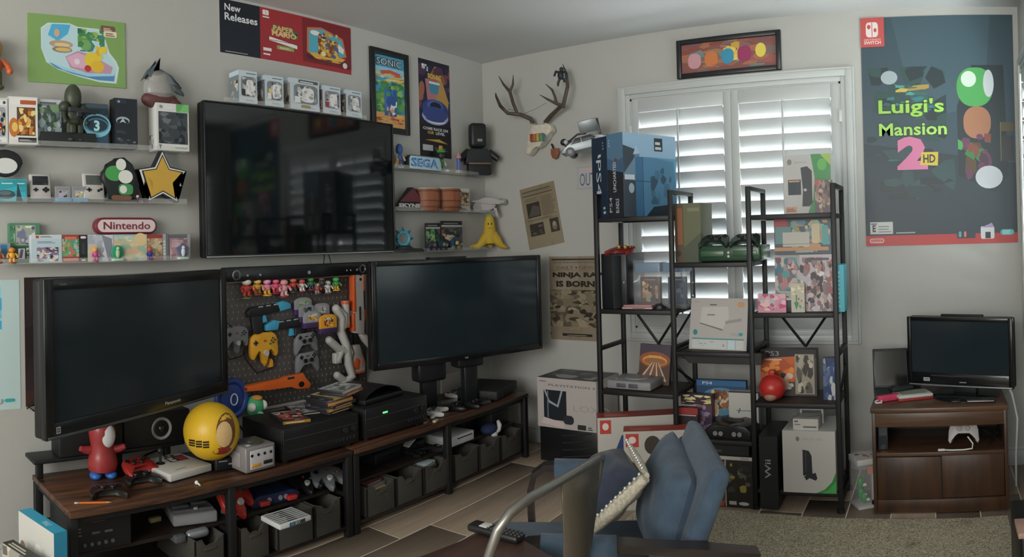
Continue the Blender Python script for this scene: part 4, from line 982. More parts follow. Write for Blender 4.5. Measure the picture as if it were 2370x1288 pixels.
# two pistol shaped motion controllers, black with blue muzzles
def blaster(label, u, v, roll, flip):
    q = onx(u, v, .04); t = bpy.data.objects.new('toy_blaster', None); COL.objects.link(t); tag(t, label, 'toy gun')
    t.matrix_world = Matrix.Translation(q) @ Matrix.Rotation(LW, 4, 'Z') @ Matrix.Rotation(-roll, 4, 'Y')
    f = -1 if flip else 1; B = M('#1a1c1f', .5, gain=1.5); U = M('#3f93b8', .4)
    g = G(); g.prism([(f * x, zz) for x, zz in ((-.13, -.02), (-.135, .01), (-.11, .03), (.08, .03), (.08, -.012), (-.05, -.02))], -.016, .016, B, .006); g.done('barrel', t)
    g = G(); g.prism([(f * x, zz) for x, zz in ((-.11, -.015), (-.04, -.015), (-.045, -.13), (-.1, -.14))], -.014, .014, B, .006); g.done('grip', t)
    g = G(); g.prism([(f * x, zz) for x, zz in ((.075, -.014), (.06, .034), (.1, .042), (.15, .02), (.15, -.008))], -.018, .018, U, .005); g.done('blue_muzzle', t)
    g = G(); g.prism([(f * x, zz) for x, zz in ((-.035, -.02), (-.015, -.02), (-.008, -.06), (-.04, -.06))], -.01, .01, U, .003); g.done('blue_trigger', t)
    for k in range(3):
        g = G(); g.box((f * (-.05 + k * .05), -.0165, .027), (.03, .004, .006), M('#9a9da0', .4), .001); g.done('light_strip', t)
blaster('upper black toy pistol controller with a blue muzzle pointing right on the pegboard', 618, 718, .06, False)
blaster('lower black toy pistol controller with a blue muzzle pointing left on the pegboard', 665, 752, .05, True)
# cartridges in purple holders
for k, (u0, v0, u1, v1, c, pal, x) in enumerate(((683, 688, 722, 716, '#84868a', GRN + ['#b9b98a'], .045), (694, 704, 729, 733, '#7d8084', DRK + GRS, .06), (728, 701, 763, 728, '#84868c', GRS + ['#7a5a8a'], .055), (704, 720, 743, 747, '#8a8c90', YEL + ['#c9c0a8', '#b06a3a'], .078), (741, 727, 780, 760, '#c98f2a', ['#8a2f2a', '#e0b05a', '#5a2a22', '#d0c0a0'], .092))):
    p, w, h = fitL(u0, v0, u1, v1, x)
    lab = ('grey cartridge with green label, top left of the pegboard cartridges', 'grey cartridge with black and white label on the pegboard', 'plain grey cartridge at the right of the pegboard group', 'grey cartridge with a yellow label on the pegboard', 'orange yellow cartridge with a red label on the pegboard')[k]
    t = empty('game_cartridge', p, lab, 'cartridge', 'cartridges in the purple pegboard holder', rz=LW)
    g = G(); g.prism([(-w / 2, 0), (w / 2, 0), (w / 2, h * .74), (w * .36, h * .93), (w * .2, h), (-w * .2, h), (-w * .36, h * .93), (-w / 2, h * .74)], 0, .014, M(c, .45), .002); g.done('shell', t)
    Art('#9a9ca0' if k != 4 else '#c9903a').busy(0, 0, 1, 1, pal, 16, k + 20, .45, .15).put('label_print', t, w * .52, h * .62, (-w * .26, -.0006, h * .16))
    g = G(); g.box((0, .012, -.012), (w * 1.02, .03, .03), M('#3a2a52', .5), .003); g.box((0, .03, h * .3), (w, .02, h * .5), M('#3a2a52', .5), .003); g.done('purple_holder', t)
# controllers hung on the board
TRI = [(-.075, .02), (-.07, .045), (-.045, .062), (-.015, .056), (.015, .056), (.045, .062), (.07, .045), (.075, .02), (.079, -.02), (.074, -.048), (.062, -.056), (.05, -.046), (.044, -.016), (.03, -.008), (.019, -.02), (.014, -.075), (0, -.092), (-.014, -.075), (-.019, -.02), (-.03, -.008), (-.044, -.016), (-.05, -.046), (-.062, -.056), (-.074, -.048), (-.079, -.02)]
PAD = [(-.07, .03), (-.055, .045), (-.02, .043), (.02, .043), (.055, .045), (.07, .03), (.079, -.01), (.084, -.06), (.074, -.076), (.062, -.064), (.048, -.028), (.032, -.016), (-.032, -.016), (-.048, -.028), (-.062, -.064), (-.074, -.076), (-.084, -.06), (-.079, -.01)]
def gamepad(label, kind, color, mx=None, loc=None, rot=None, s=1.0, group=None, dark=None, cord=False, sticks=True, face=None):
    """game controller seen from the front, standing in XZ with its face towards -Y"""
    t = bpy.data.objects.new('game_controller', None); COL.objects.link(t); tag(t, label, 'game controller', group)
    if mx is not None: t.matrix_world = mx
    else: t.location = loc; t.rotation_euler = rot or (0, 0, 0)
    m = M(color, .4); D = dark or BLK
    o = TRI if kind == 'tri' else PAD
    g = G(); g.prism([(x * s, z * s) for x, z in o], -.014 * s, .012 * s, m, .007 * s); g.done('shell', t)
    y = -.0155 * s
    def dot(nm, x, z, r, mm, hgt=.004, cap=False):
        g = G(); g.cyl((x * s, y + .003, z * s), (x * s, y - hgt * s, z * s), r * s, mm, n=12)
        if cap: g.cyl((x * s, y - hgt * s, z * s), (x * s, y - hgt * s - .004 * s, z * s), r * s * 1.35, mm, r2=r * s * 1.2, n=14)
        g.done(nm, t)
    dx = -.05 if kind == 'tri' else -.045
    g = G(); g.box((dx * s, y, .022 * s), (.024 * s, .006, .008 * s), D, .001); g.box((dx * s, y, .022 * s), (.008 * s, .006, .024 * s), D, .001); g.done('dpad', t)
    fc = face or ([D] * 4)
    for k, (bx, bz) in enumerate(((.047, .032), (.037, .022), (.057, .022), (.047, .012))): dot('button', bx, bz, .0045 if kind != 'tri' else .004, fc[k])
    if kind == 'tri':
        dot('stick', 0, -.03, .011, M('#a5a7a8', .35), .008, True); dot('button', 0, .025, .005, M('#a03a34', .4)); dot('button', .03, .008, .005, M('#3a6a4a', .4))
    elif sticks:
        dot('stick', -.022, .0, .0095, D, .007, True); dot('stick', .022, .0, .0095, D, .007, True)
        g = G(); g.box((0, y, .024 * s), (.022 * s, .003, .004 * s), D); g.done('centre_bar', t)
    if cord:
        g = G(); g.tube([(-.02 * s, .0, .055 * s), (-.05 * s, .008, .085 * s), (-.09 * s, .01, .05 * s), (-.1 * s, .01, -.04 * s), (-.04 * s, .01, -.12 * s), (.05 * s, .01, -.11 * s), (.07 * s, .01, -.05 * s)], .0035, BLKM, 6); g.done('cord', t)
    g = G(); g.tube([(0, .012 * s, .01 * s), (0, .045, .01 * s)], .004, BLKM, 6) if mx is None else g.box((0, .012 * s, 0), (.03 * s, .002, .03 * s), m); g.done('peg' if mx is None else 'back_cover', t)
    return t
def hung(label, kind, color, u, v, w_px, roll=0, x=.045, **k):
    a = onx(u - w_px / 2, v, x).y; b = onx(u + w_px / 2, v, x).y; q = onx(u, v, x)
    return gamepad(label, kind, color, loc=q, rot=(0, roll, LW), s=(b - a) / (.156 if kind == 'tri' else .164), **k)
hung('grey three pronged controller with a long cord on the pegboard', 'tri', '#717378', 546, 780, 54, -.03, cord=True)
hung('yellow three pronged controller hung lower on the pegboard', 'tri', '#c9942a', 609, 800, 64, -.06, x=.05, cord=True, dark=M('#3a3a38', .5))
hung('upper grey two stick gamepad hung on the pegboard', 'pad', '#6f7176', 706, 787, 52, -.05)
hung('lower grey two stick gamepad hung on the pegboard', 'pad', '#6f7176', 709, 832, 52, -.06)
q = onx(626, 840, .04); g = G(); g.prism([(-.012, -.02), (.014, -.02), (.014, .012), (.006, .024), (-.004, .024), (-.012, .012)], -.008, .018, M('#c9942a', .4), .003); o = g.done('controller_plug'); o.location = q; o.rotation_euler = (0, 0, LW); tag(o, 'small yellow plug below the yellow three pronged controller', 'plug')
# white and orange light gun standing on end
def upright(name, label, cat, u, v, x, roll=0):
    q = onx(u, v, x); t = bpy.data.objects.new(name, None); COL.objects.link(t); tag(t, label, cat); t.location = q; t.rotation_euler = (0, roll, LW); return t
WPL = M('#a6a19e', .4); OPL = M('#b8532a', .4)
t = upright('light_gun', 'long white and orange light gun mounted upright at the right of the pegboard', 'toy gun', 826, 776, .05, .0)
g = G(); g.prism([(-.032, .02), (.045, 0), (.05, .14), (.04, .16), (.042, .4), (-.02, .405), (-.022, .16), (-.034, .14)], -.02, .02, WPL, .004); g.done('white_body', t)
for x0, x1, z0, z1 in ((-.036, -.018, .14, .42), (.04, .055, .26, .4), (-.045, -.028, .03, .14)):
    g = G(); g.prism([(x0, z0), (x1, z0), (x1, z1), (x0, z1 - .01)], -.022, .022, OPL, .004); g.done('orange_panel', t)
g = G(); g.prism([(-.02, .4), (.05, .4), (.045, .425), (-.03, .425)], -.021, .021, OPL, .004); g.done('orange_end', t)
g = G(); g.prism([(.04, .02), (.09, -.02), (.11, -.07), (.09, -.08), (.05, -.04), (.02, 0)], -.015, .015, WPL, .004); g.done('butt', t)
g = G(); g.prism([(.05, .06), (.075, .13), (.06, .15), (.045, .15)], -.014, .014, OPL, .003); g.done('trigger_guard', t)
g = G(); g.cyl((-.085, 0, .06), (-.085, 0, .21), .024, WPL, n=14); g.done('scope', t)
for zz in (.065, .2):
    g = G(); g.cyl((-.085, 0, zz - .008), (-.085, 0, zz + .008), .027, OPL, n=14); g.done('scope_ring', t)
g = G(); g.box((-.055, 0, .135), (.05, .016, .03), GRY, .003); g.done('scope_mount', t)
g = G(); g.box((.01, -.021, .13), (.012, .004, .08), DGR); g.box((.015, .02, -.03), (.04, .02, .16), BLKM, .004); g.done('dark_clip', t)
for zz in (.36, .33):
    g = G(); g.cyl((.02, -.018, zz), (.02, -.022, zz), .009, DGR, n=12); g.done('round_dial', t)
t = upright('light_gun', 'white and orange light gun handle below the long upright light gun', 'toy gun', 826, 858, .05, .0)
g = G(); g.prism([(-.045, .0), (.05, .0), (.055, .04), (.03, .1), (.012, .155), (-.035, .155), (-.03, .1), (-.05, .06)], -.02, .02, WPL, .004); g.done('white_body', t)
g = G(); g.prism([(-.045, .015), (.0, .01), (.01, .06), (-.015, .085), (-.045, .06)], -.023, .023, OPL, .004); g.done('orange_grip', t)
g = G(); g.prism([(.02, .03), (.035, .03), (.03, .08), (.022, .075)], -.022, .022, OPL, .002); g.done('orange_slot', t)
g = G(); g.prism([(-.045, -.012), (.05, -.012), (.05, .002), (-.045, .002)], -.021, .021, OPL, .003); g.done('orange_foot', t)
# white branching zapper attachments, hung as a zig zag
t = upright('white_attachment', 'branching white plastic gun attachments joined in a zigzag on the pegboard', 'attachment', 790, 800, .06)
def arm(nm, pts, r):
    g = G(); q0 = onx(790, 800, .06)
    P = []
    for u, v in pts:
        q = onx(u, v, .06) - q0; P.append((q.y, 0, q.z))
    g.tube(P, r, M('#a5a3a0', .45), 10); g.ell(P[0], r * 1.0, M('#a5a3a0', .45), 10, 8); g.ell(P[-1], r, M('#a5a3a0', .45), 10, 8); g.done(nm, t)
arm('branch', [(778, 714), (790, 735), (788, 765), (800, 795), (806, 840), (815, 870), (795, 886)], .026); arm('branch', [(782, 716), (798, 728), (795, 755)], .021); arm('branch', [(762, 787), (785, 808), (803, 812)], .024); arm('branch', [(790, 808), (781, 832)], .024)
arm('branch', [(802, 795), (812, 815), (806, 838)], .018); arm('branch', [(780, 868), (796, 880)], .022); g = G()
q0 = onx(790, 800, .06); q = onx(780, 828, .06) - q0; g.box((q.y, 0, q.z), (.05, .035, .06), M('#a5a3a0', .45), .006); g.done('clamp', t)
# steering wheel, ball, orange revolver
t = upright('steering_wheel', 'blue plastic steering wheel controller leaning under the pegboard', 'steering wheel', 536, 922, .09)
BL = M('#233a7a', .4); g = G(); g.tube([(.085 * math.cos(a * pi / 12), 0, .088 * math.sin(a * pi / 12)) for a in range(24)], .017, BL, 10, closed=True); g.done('rim', t)
g = G(); g.ell((0, -.004, 0), (.07, .018, .078), BL, 20, 10); g.box((0, 0, 0), (.15, .014, .03), BL, .006); g.box((0, 0, -.05), (.03, .014, .07), BL, .006); g.done('hub', t)
g = G(); g.tube([(.02 * math.cos(a * pi / 10), -.0245, .028 * math.sin(a * pi / 10)) for a in range(20)], .0035, M('#b9bcc4', .4), 8, closed=True); g.done('white_ring', t)
q = onx(590, 938, .1); t = empty('egg_plush', q, 'small green, white and orange ball toy beside the steering wheel', 'toy ball', rz=LW)
g = G(); g.ell((0, 0, 0), (.05, .05, .052), M('#3f9a6a', .6), 24, 14); g.done('ball', t)
for x, y, z2, rx, rz, c in ((-.033, -.022, 0, .018, .024, '#c9c6bf'), (.036, -.022, .003, .018, .026, '#c9c6bf'), (.002, -.018, .042, .028, .014, '#b9813a'), (0, -.044, -.03, .012, .01, '#8ab09a')):
    g = G(); g.ell((x, y, z2), (rx, .03, rz), M(c, .6), 14, 8); g.done('spot', t)
q = onx(645, 905, .095); t = upright('toy_revolver', 'long orange toy revolver standing below the pegboard', 'toy gun', 563, 902, .095, -.0)
wl = onx(718, 905, .095).y - onx(563, 902, .095).y; s = wl / .155; O = M('#c05a24', .4)
g = G(); g.prism([(s * x, s * zz) for x, zz in ((0, -.003), (.0, .008), (.08, .009), (.09, .013), (.135, .015), (.139, .01), (.14, .004), (.155, -.009), (.149, -.017), (.118, -.014), (.105, -.006), (.05, -.006))], -.014, .014, O, .004); g.done('body', t)
g = G(); g.prism([(s * (.13 + .007 * math.cos(a * pi / 8)), s * (-.006 + .0055 * math.sin(a * pi / 8))) for a in range(16)], -.0148, .0148, BLKM); g.done('trigger_opening', t)
g = G(); g.cyl((-.001, 0, .002 * s), (.012, 0, .002 * s), .006 * s, M('#6a3012', .5), n=12); g.done('muzzle', t)
g = G(); g.box((s * .105, -.0145, s * .009), (s * .016, .003, s * .004), DGR); g.done('cylinder_slot', t)
# ------------------------------------------------------------------ on and in the TV benches
ZT = .4185
# pin shaped toy in red with a white oval and blue feet
q = onz(238, 1103, ZT)
t = empty('pin_toy', (q.x, q.y, ZT), 'red pin shaped toy with white oval and blue feet on the left bench', 'toy', rz=LW - .25)
RD = M('#7a2a2c', .3, gain=1.6); g = G(); g.lathe([(0, .03), (.062, .035), (.068, .06), (.06, .1), (.05, .135), (.056, .165), (.061, .2), (.056, .235), (.038, .262), (.014, .276), (0, .278)], RD, n=28); g.done('body', t)
g = G(); g.ell((.014, -.036, .19), (.04, .026, .055), M('#b5b6b8', .3, gain=1.5), 24, 14); g.done('white_oval', t)
for sx in (-1, 1):
    g = G(); g.ell((sx * .034, -.02, .017), (.028, .042, .018), M('#2a5aa0', .35), 14, 8); g.done('foot', t)
    g = G(); g.tube([(sx * .045, 0, .12), (sx * .075, -.01, .125), (sx * .1, -.02, .135)], [.022, .018, .012], RD, 8); g.done('side_stub', t)
# controllers lying down: face up, handles towards the room
def lying(label, kind, color, u, v, z, turn, s=1.0, tilt=0, **k):
    q = onz(u, v, z + .013 * s)
    mx = Matrix.Translation((q.x, q.y, z + .0155 * s)) @ Matrix.Rotation(LW + turn, 4, 'Z') @ Matrix.Rotation(-pi / 2 + tilt, 4, 'X')
    return gamepad(label, kind, color, mx=mx, s=s, **k)
lying('red gamepad resting behind the black one on the left bench', 'pad', '#8a2420', 318, 1078, ZT + .03, .15, .95, .35)
lying('black gamepad in front of the red one on the left bench', 'pad', '#16181a', 325, 1108, ZT, -.1, .95)
lying('dark transparent gamepad near the front edge of the left bench', 'pad', '#201c19', 250, 1138, ZT, -.3, .95)
# pencil
a, b = onz(172, 1166, ZT), onz(258, 1164, ZT); L = (b - a).length; az = math.atan2(b.y - a.y, b.x - a.x)
t = empty('pencil', (a.x, a.y, ZT + .0045), 'orange pencil lying near the left end of the bench', 'pencil', rz=az)
g = G(); g.cyl((.02, 0, 0), (L - .02, 0, 0), .0042, M('#b5652a', .4), n=6, smooth=False); g.done('shaft', t)
g = G(); g.cyl((0, 0, 0), (.012, 0, 0), .004, M('#b9a8a0', .6), n=10); g.cyl((.012, 0, 0), (.02, 0, 0), .0044, SIL, n=10); g.done('eraser', t)
g = G(); g.cyl((L - .02, 0, 0), (L, 0, 0), .0042, M('#c09a6a', .6), r2=.0006, n=8); g.done('tip', t)
q = onz(455, 1121, ZT); t = empty('earbud', (q.x, q.y, ZT), 'small white earbud lying at the front edge of the left bench', 'earbud', rz=.4)
g = G(); g.ell((0, 0, .009), (.009, .008, .009), WHT, 12, 8); g.done('bud', t); g = G(); g.tube([(0, 0, .01), (.012, -.004, .008), (.026, -.01, .005)], .004, WHT, 8); g.done('stem', t)
# arcade stick: flat pale board
cs = [onz(*p, ZT + .03) for p in ((345, 1065), (427, 1043), (468, 1083), (372, 1106))]
c = sum(cs, Vector()) / 4; e1 = ((cs[2] - cs[3]) + (cs[1] - cs[0])) / 2; az = math.atan2(e1.y, e1.x)
t = empty('arcade_stick', (c.x, c.y, ZT), 'pale grey arcade stick with a black lever and red buttons on the left bench', 'arcade controller', rz=az)
g = G(); w, d = .235, .25; g.box((0, 0, .02), (w, d, .034), M('#a5a49f', .45, gain=1.5), .006); g.done('case', t)
g = G(); g.cyl((-.055, .03, .036), (-.055, .03, .085), .006, BLK, n=10); g.ell((-.055, .03, .095), .015, BLK, 14, 10); g.ell((-.055, .03, .037), (.022, .022, .006), BLK, 16, 6); g.done('lever', t)
Art('#a5a49f', 1.5).p([(.0, .1), (.1, 1), (1, .9), (.9, 0)], '#23262a').p([(.1, .18), (.16, .85), (.42, .82), (.36, .15)], '#a5a49f').p([(.48, .16), (.53, .8), (.92, .76), (.86, .1)], '#8a2a2c').r(.28, .45, .44, .58, '#23262a').put('button_panel', t, .11, .085, (-.01, .0, .0376), 'top')
g = G()
for x, y in ((.02, .095), (.05, .085)): g.cyl((x, y, .036), (x, y, .042), .009, DGR, n=12)
g.done('dials', t); Art().lines(0, 0, 1, 1, 1, '#6a6a66', .8).put('logo', t, .06, .006, (-.06, -.09, .0376), 'top')
g = G(); g.tube([(-.02, .12, .02), (-.04, .17, .03), (-.01, .22, .02), (.1, .24, .03), (.2, .26, .06)], .0045, BLKM, 6); g.done('cord', t)
# yellow ball on a black box
t = empty('adapter_box', tuple(onz(520, 1086, ZT)[:2]) + (ZT,), 'black plastic box propping up the yellow ball on the left bench', 'box', rz=LW - .2)
g = G(); g.box((0, .06, .03), (.1, .16, .055), BLK, .006); g.done('body', t); g = G(); g.box((-.015, -.021, .045), (.04, .003, .004), M('#8a8c8e', .4)); g.box((.02, -.021, .03), (.018, .003, .005), M('#8a8c8e', .4)); g.done('marks', t)
t = empty('antenna_stand', tuple(onz(463, 1070, ZT)[:2]) + (ZT,), 'slanted black panel leaning beside the arcade stick on the left bench', 'panel', rz=LW - .5)
g = G(); g.prism([(-.03, 0), (.03, 0), (.03, .005), (-.03, .012)], -.12, .04, BLKM, .002); g.done('panel_body', t); g = G(); g.box((.02, -.11, .013), (.01, .01, .004), SIL); g.done('clip', t)
r = .1275; ctr = Vector((.36, -2.555, .597)); d_ = (EYE - ctr); az = math.atan2(d_.y, d_.x) + pi / 2
t = empty('toy_ball', ctr, 'large yellow rubber ball with brown and cream print on the left bench', 'ball', rz=az)
g = G(); g.ell((0, 0, 0), (r, r, r), M('#b5921f', .4, gain=1.6), 48, 32); g.done('rubber_skin', t)
def onball(nm, pts, col, k=1.0):
    """printed patch following the ball; pts in the ball's x, z plane"""
    b = bmesh.new(); vs = []
    for x, z in pts: vs.append(b.verts.new((x, -math.sqrt(max(1e-6, r * r - x * x - z * z)), z)))
    f = b.faces.new(vs); bmesh.ops.triangulate(b, faces=[f]); bmesh.ops.subdivide_edges(b, edges=list(b.edges), cuts=4, use_grid_fill=True)
    for v in b.verts:
        x, z = v.co.x, v.co.z; q = math.hypot(x, z); 
        if q > r * .985: x *= r * .985 / q; z *= r * .985 / q
        rr = r * (1.004 + .002 * k); v.co = Vector((x, -math.sqrt(max(1e-7, rr * rr - x * x - z * z)), z))
    g = G(); g._merge(b, M(col, .4, gain=1.5), Matrix(), True); o = g.done(nm, t, normals=False)
    for p in o.data.polygons:
        if p.normal.y > 0: p.flip()
    return o
el = lambda cx, cz, rx, rz, n=16: [(cx + rx * math.cos(2 * pi * a / n), cz + rz * math.sin(2 * pi * a / n)) for a in range(n)]
onball('brown_print', el(.062, .02, .043, .075), '#5a3a20', 1); onball('cream_print', el(.055, .01, .036, .055), '#b5986a', 3)
onball('red_print', el(.045, -.062, .042, .018), '#7a2a1c', 2); onball('yellow_print', el(.018, -.058, .012, .013), '#b5921f', 4)
for k in range(3):
    for j in range(3):
        onball('black_print', [(-.1 + j * .031 + .0 * k, -.022 - k * .0115), (-.073 + j * .031, -.019 - k * .0115), (-.073 + j * .031, -.011 - k * .0115), (-.1 + j * .031, -.014 - k * .0115)], '#1c1710', 2)
# cube console
q0, q1, q2 = onz(541, 1078, ZT), onz(570, 1101, ZT), onz(638, 1083, ZT)
az = math.atan2(q2.y - q1.y, q2.x - q1.x); w = (q2 - q1).length; mid = (q1 + q2) / 2
t = empty('cube_console', (mid.x, mid.y, ZT), 'silver cube shaped game console on the bench in front of the receiver', 'game console', rz=az)
CUB = M('#6f6c6c', .4, .2, gain=1.7); h = .118; dd = .155
g = G(); g.box((0, dd / 2, h / 2 + .004), (w, dd, h - .008), CUB, .007); g.done('case', t)
g = G(); g.box((.004, -.002, h * .53), (w * .78, .006, h * .7), M('#9a999c', .4, gain=1.6), .003); g.done('front_plate', t)
for k in range(4):
    g = G(); g.cyl((-.048 * w / .15 + k * .032 * w / .15, -.004, h * .7), (-.048 * w / .15 + k * .032 * w / .15, -.007, h * .7), .0068, BLK, n=14); g.done('controller_port', t)
g = G(); g.box((-.03, -.006, h * .32), (.052, .006, .014), M('#b5802f', .4), .003); g.done('memory_card', t); g = G(); g.box((.035, -.006, h * .36), (.05, .006, .016), BLK, .003); g.done('memory_slot', t)
g = G(); g.cyl((0, dd * .5, h), (0, dd * .5, h + .006), w * .36, M('#3c423e', .3), n=32); g.cyl((0, dd * .5, h + .006), (0, dd * .5, h + .009), w * .16, M('#555a56', .3, .4), n=24); g.done('disc_lid', t)
g = G(); g.box((-w * .28, dd * .2, h + .002), (.02, .014, .004), LGR, .002); g.done('button', t); g = G(); g.box((-w / 2 - .002, dd * .45, h * .5), (.004, dd * .4, h * .55), M('#7d7a7a', .5), .001); g.done('side_vent', t)
# receivers
def receiver(label, W, D, H, pos, rz, seed, led=None):
    t = empty('receiver', pos, label, 'receiver', 'black receivers on the tv benches', rz=rz)
    g = G(); g.box((0, D / 2, H / 2 + .008), (W, D, H - .016), BLKM, .004); g.done('case', t)
    g = G(); g.box((0, -.004, H / 2 + .008), (W, .012, H - .018), M('#17181b', .3, gain=1.4), .003); g.done('front_panel', t)
    g = G(); g.box((-.0, -.0105, H * .7), (W * .96, .002, .0025), M('#3a3c40', .3)); g.box((0, -.0105, H * .36), (W * .94, .002, .002), M('#33353a', .3)); g.done('seam_lines', t)
    rd = random.Random(seed)
    for k in range(6):
        g = G(); x = W * (.18 + .05 * k); g.cyl((x, -.009, H * .3), (x, -.0135, H * .3), .0055, M('#2a2c30', .3), n=12); g.done('knob', t)
    for k in range(2):
        g = G(); g.cyl((W * (.3 + .12 * k), -.009, H * .58), (W * (.3 + .12 * k), -.022, H * .58), .014, M('#202226', .3), n=18); g.done('knob', t)
    for sx in (-1, 1):
        
        for fy in (.03, D - .03):
            g = G(); g.cyl((sx * W * .42, fy, 0), (sx * W * .42, fy, .01), .018, BLKM, n=12); g.done('foot', t)
    if led:
        g = G(); g.box((-W * .2, -.011, H * .78), (.036, .003, .01), led, .002); g.done('green_light', t)
    return t
receiver('black receiver on the left bench with flat game cases lying on top', .47, .33, .16, (.487, -2.02, ZT), LW, 2)
lm, nt, b = nodemat('green_power_light', .3); b.inputs['Base Color'].default_value = (.1, .6, .2, 1); b.inputs['Emission Color'].default_value = (.15, .8, .25, 1); b.inputs['Emission Strength'].default_value = .9
receiver('black receiver between the benches carrying the domed black console', .47, .33, .165, (.487, -1.5, ZT), LW, 5, lm)
zr = ZT + .161
# cases on top of the receivers
def flatcase(label, c, turn, z, pal, seed, w=.136, d=.19, spine='#8a6a2a', group=None, col='#1c1d20', h=.014):
    a = Art(pal[0]).busy(.03, .03, .97, .97, pal, 34, seed, .4, .1).r(.05, .86, .95, .95, pal[-1]).lines(.1, .88, .7, .93, 1, '#b9b6b0')
    return carton('game_case', label, 'game case', w, d, h, (c[0], c[1], z), col, turn, group, top=a, front=Art(spine).lines(.1, .3, .8, .7, 1, '#c9c0a8'), bev=.001)
flatcase('game case with busy red and grey cover lying flat on the left receiver', (.44, -2.13), LW - .3, zr, DRK + RDS + GRS + ['#5a4a44', '#8a7a70'], 3, .14, .2)
flatcase('grey game case lying flat behind the red one on the left receiver', (.36, -1.97), LW - .3, zr, GRS + DRK + ['#5a6068'], 9, .15, .2, '#2a2c30')
rd = random.Random(4); pals = [YEL, PRP, RDS, GRS, DRK, YEL, BRN, GRS, DRK]
for k in range(8):
    w = rd.uniform(-.04, .04); zz = zr + .0145 * k
    lab = ('lowest', 'second', 'third', 'fourth', 'fifth', 'sixth', 'seventh', 'topmost')[k] + ' game case of the stack on the receiver, counted from the bottom'
    sp = ('#2a2622', '#b58a3a', '#3a3430', '#c9a04a', '#6a4a6a', '#b5a04a', '#8a5a3a', '#a8a6a0')[k]
    flatcase(lab, (.43 + w * .6, -1.8 + w), LW + .25 + w * 3, zz, pals[k] + GRS, 30 + k, .2, .145, sp, 'stack of game cases on the receiver')
# domed black console on the second receiver
t = empty('domed_console', (.42, -1.52, zr + .006), 'black domed games console lying flat on the second receiver', 'game console', rz=LW + .1)
g = G(); P = []
for i in range(13):
    x = -.16 + .32 * i / 12; P.append([(x, y, .025 + (.05 if 0 < i < 12 else .0) * math.sin(pi * i / 12) ** .6 + (.0)) for y in (0, .06, .12, .18, .25)])
g.grid(P, BLK); g.box((0, .125, .014), (.32, .25, .026), BLK, .004); g.done('shell', t)
g = G(); g.box((0, -.002, .02), (.3, .004, .004), DGR); g.done('disc_slot', t)
# slim console, controllers and small things on the right bench
cs = [onz(*p, ZT) for p in ((1062, 915), (1105, 930), (1197, 905))]
t = empty('game_console', (.33, -.475, ZT), 'flat matt black console at the corner end of the right bench', 'game console', rz=LW + .25)
g = G(); g.box((0, .0, .035), (.37, .28, .06), M('#131416', .6, gain=1.5), .008); g.done('case', t); g = G(); g.box((.03, -.141, .035), (.12, .004, .004), DGR); g.cyl((.1, -.14, .035), (.1, -.144, .035), .008, DGR, n=12); g.done('disc_slot', t)
p, w, h = fitL(1073, 868, 1128, 890, .1); carton('white_case', 'white game case standing against the wall behind the black console', 'game case', .2, .014, .12, (.06, -.52, ZT + .0), '#a8a6a0', LW)
lying('white gamepad at the left of the right bench beside the receiver', 'pad', '#b5b6b6', 1005, 953, ZT, .5, .95, dark=DGR)
lying('rear white gamepad lying among the black ones on the right bench', 'pad', '#b9baba', 1050, 912, ZT, .2, .9, dark=DGR)
lying('front white gamepad lying against the black console on the right bench', 'pad', '#b5b6b6', 1092, 918, ZT, -.3, .9, dark=DGR)
lying('rear black gamepad beside the white ones on the right bench', 'pad', '#17191b', 1100, 934, ZT, .1, .95)
lying('front black gamepad near the edge of the right bench', 'pad', '#141517', 1060, 940, ZT, .35, .95)
lying('small black gamepad in front of the flat black console', 'pad', '#141517', 1135, 918, ZT, -.2, .8)
for k, (u, v, c, lab) in enumerate(((1006, 967, '#b5b5b2', 'small white memory stick by the white gamepad'), (1012, 976, '#a89a7a', 'small cream coloured memory stick at the edge of the right bench'), (990, 978, '#5a5c60', 'small clear plastic case at the edge of the right bench'))):
    q = onz(u, v, ZT); carton('memory_stick', lab, 'accessory', .045, .02, .012, (q.x, q.y, ZT), c, LW + .3, bev=.003)
# ---- middle shelf of the benches
ZM = .2225
def onshelf(u, v): q = onz(u, v, ZM); return (q.x, q.y, ZM)
# black tower / old console at the far left
t = empty('old_console', (.475, -3.13, ZM), 'wide black console with small grey buttons at the left end of the bench shelf', 'game console', rz=LW)
g = G(); g.box((0, .16, .08), (.25, .3, .158), M('#14161a', .45, gain=1.4), .006); g.done('case', t)
g = G(); g.box((-.02, .009, .12), (.06, .004, .004), M('#5a3034', .4)); g.done('red_line', t)
for x in (-.03, .025):
    g = G(); g.box((x, .009, .075), (.035, .006, .01), M('#4a4c50', .4), .002); g.done('button', t)
for k in range(5):
    g = G(); g.cyl((-.08 + .03 * k, .01, .03), (-.08 + .03 * k, .003, .035), .008, M('#3d4440', .4), n=10); g.done('controller_port', t)
Art().lines(.0, .0, 1, 1, 3, '#6a6c70', .4).put('side_marks', t, .02, .04, (-.11, .0085, .07))
t = empty('clear_console', onshelf(452, 1215), 'clear grey plastic console on the left bench shelf', 'game console', rz=LW - .25)
CLR = clear('smoked_clear_plastic', (.55, .57, .6), .15, .5); CL2 = M('#54575c', .3, gain=1.6)
g = G(); g.box((0, .1, .03), (.2, .22, .05), CLR, .01); g.done('shell', t)
g = G(); g.box((0, .1, .022), (.17, .19, .02), M('#3a3d42', .5), .003); g.done('circuit_board', t)
for k, (x, y, sx, sy, sz) in enumerate(((-.045, .1, .075, .05, .012), (.045, .12, .075, .05, .012), (0, .19, .15, .03, .014), (0, .03, .18, .016, .012))):
    g = G(); g.box((x, y, .058), (sx, sy, sz), CL2, .004); g.done('raised_panel', t)
g = G(); g.cyl((.01, .025, .062), (.01, .025, .07), .01, LGR, n=12); g.done('power_switch', t)
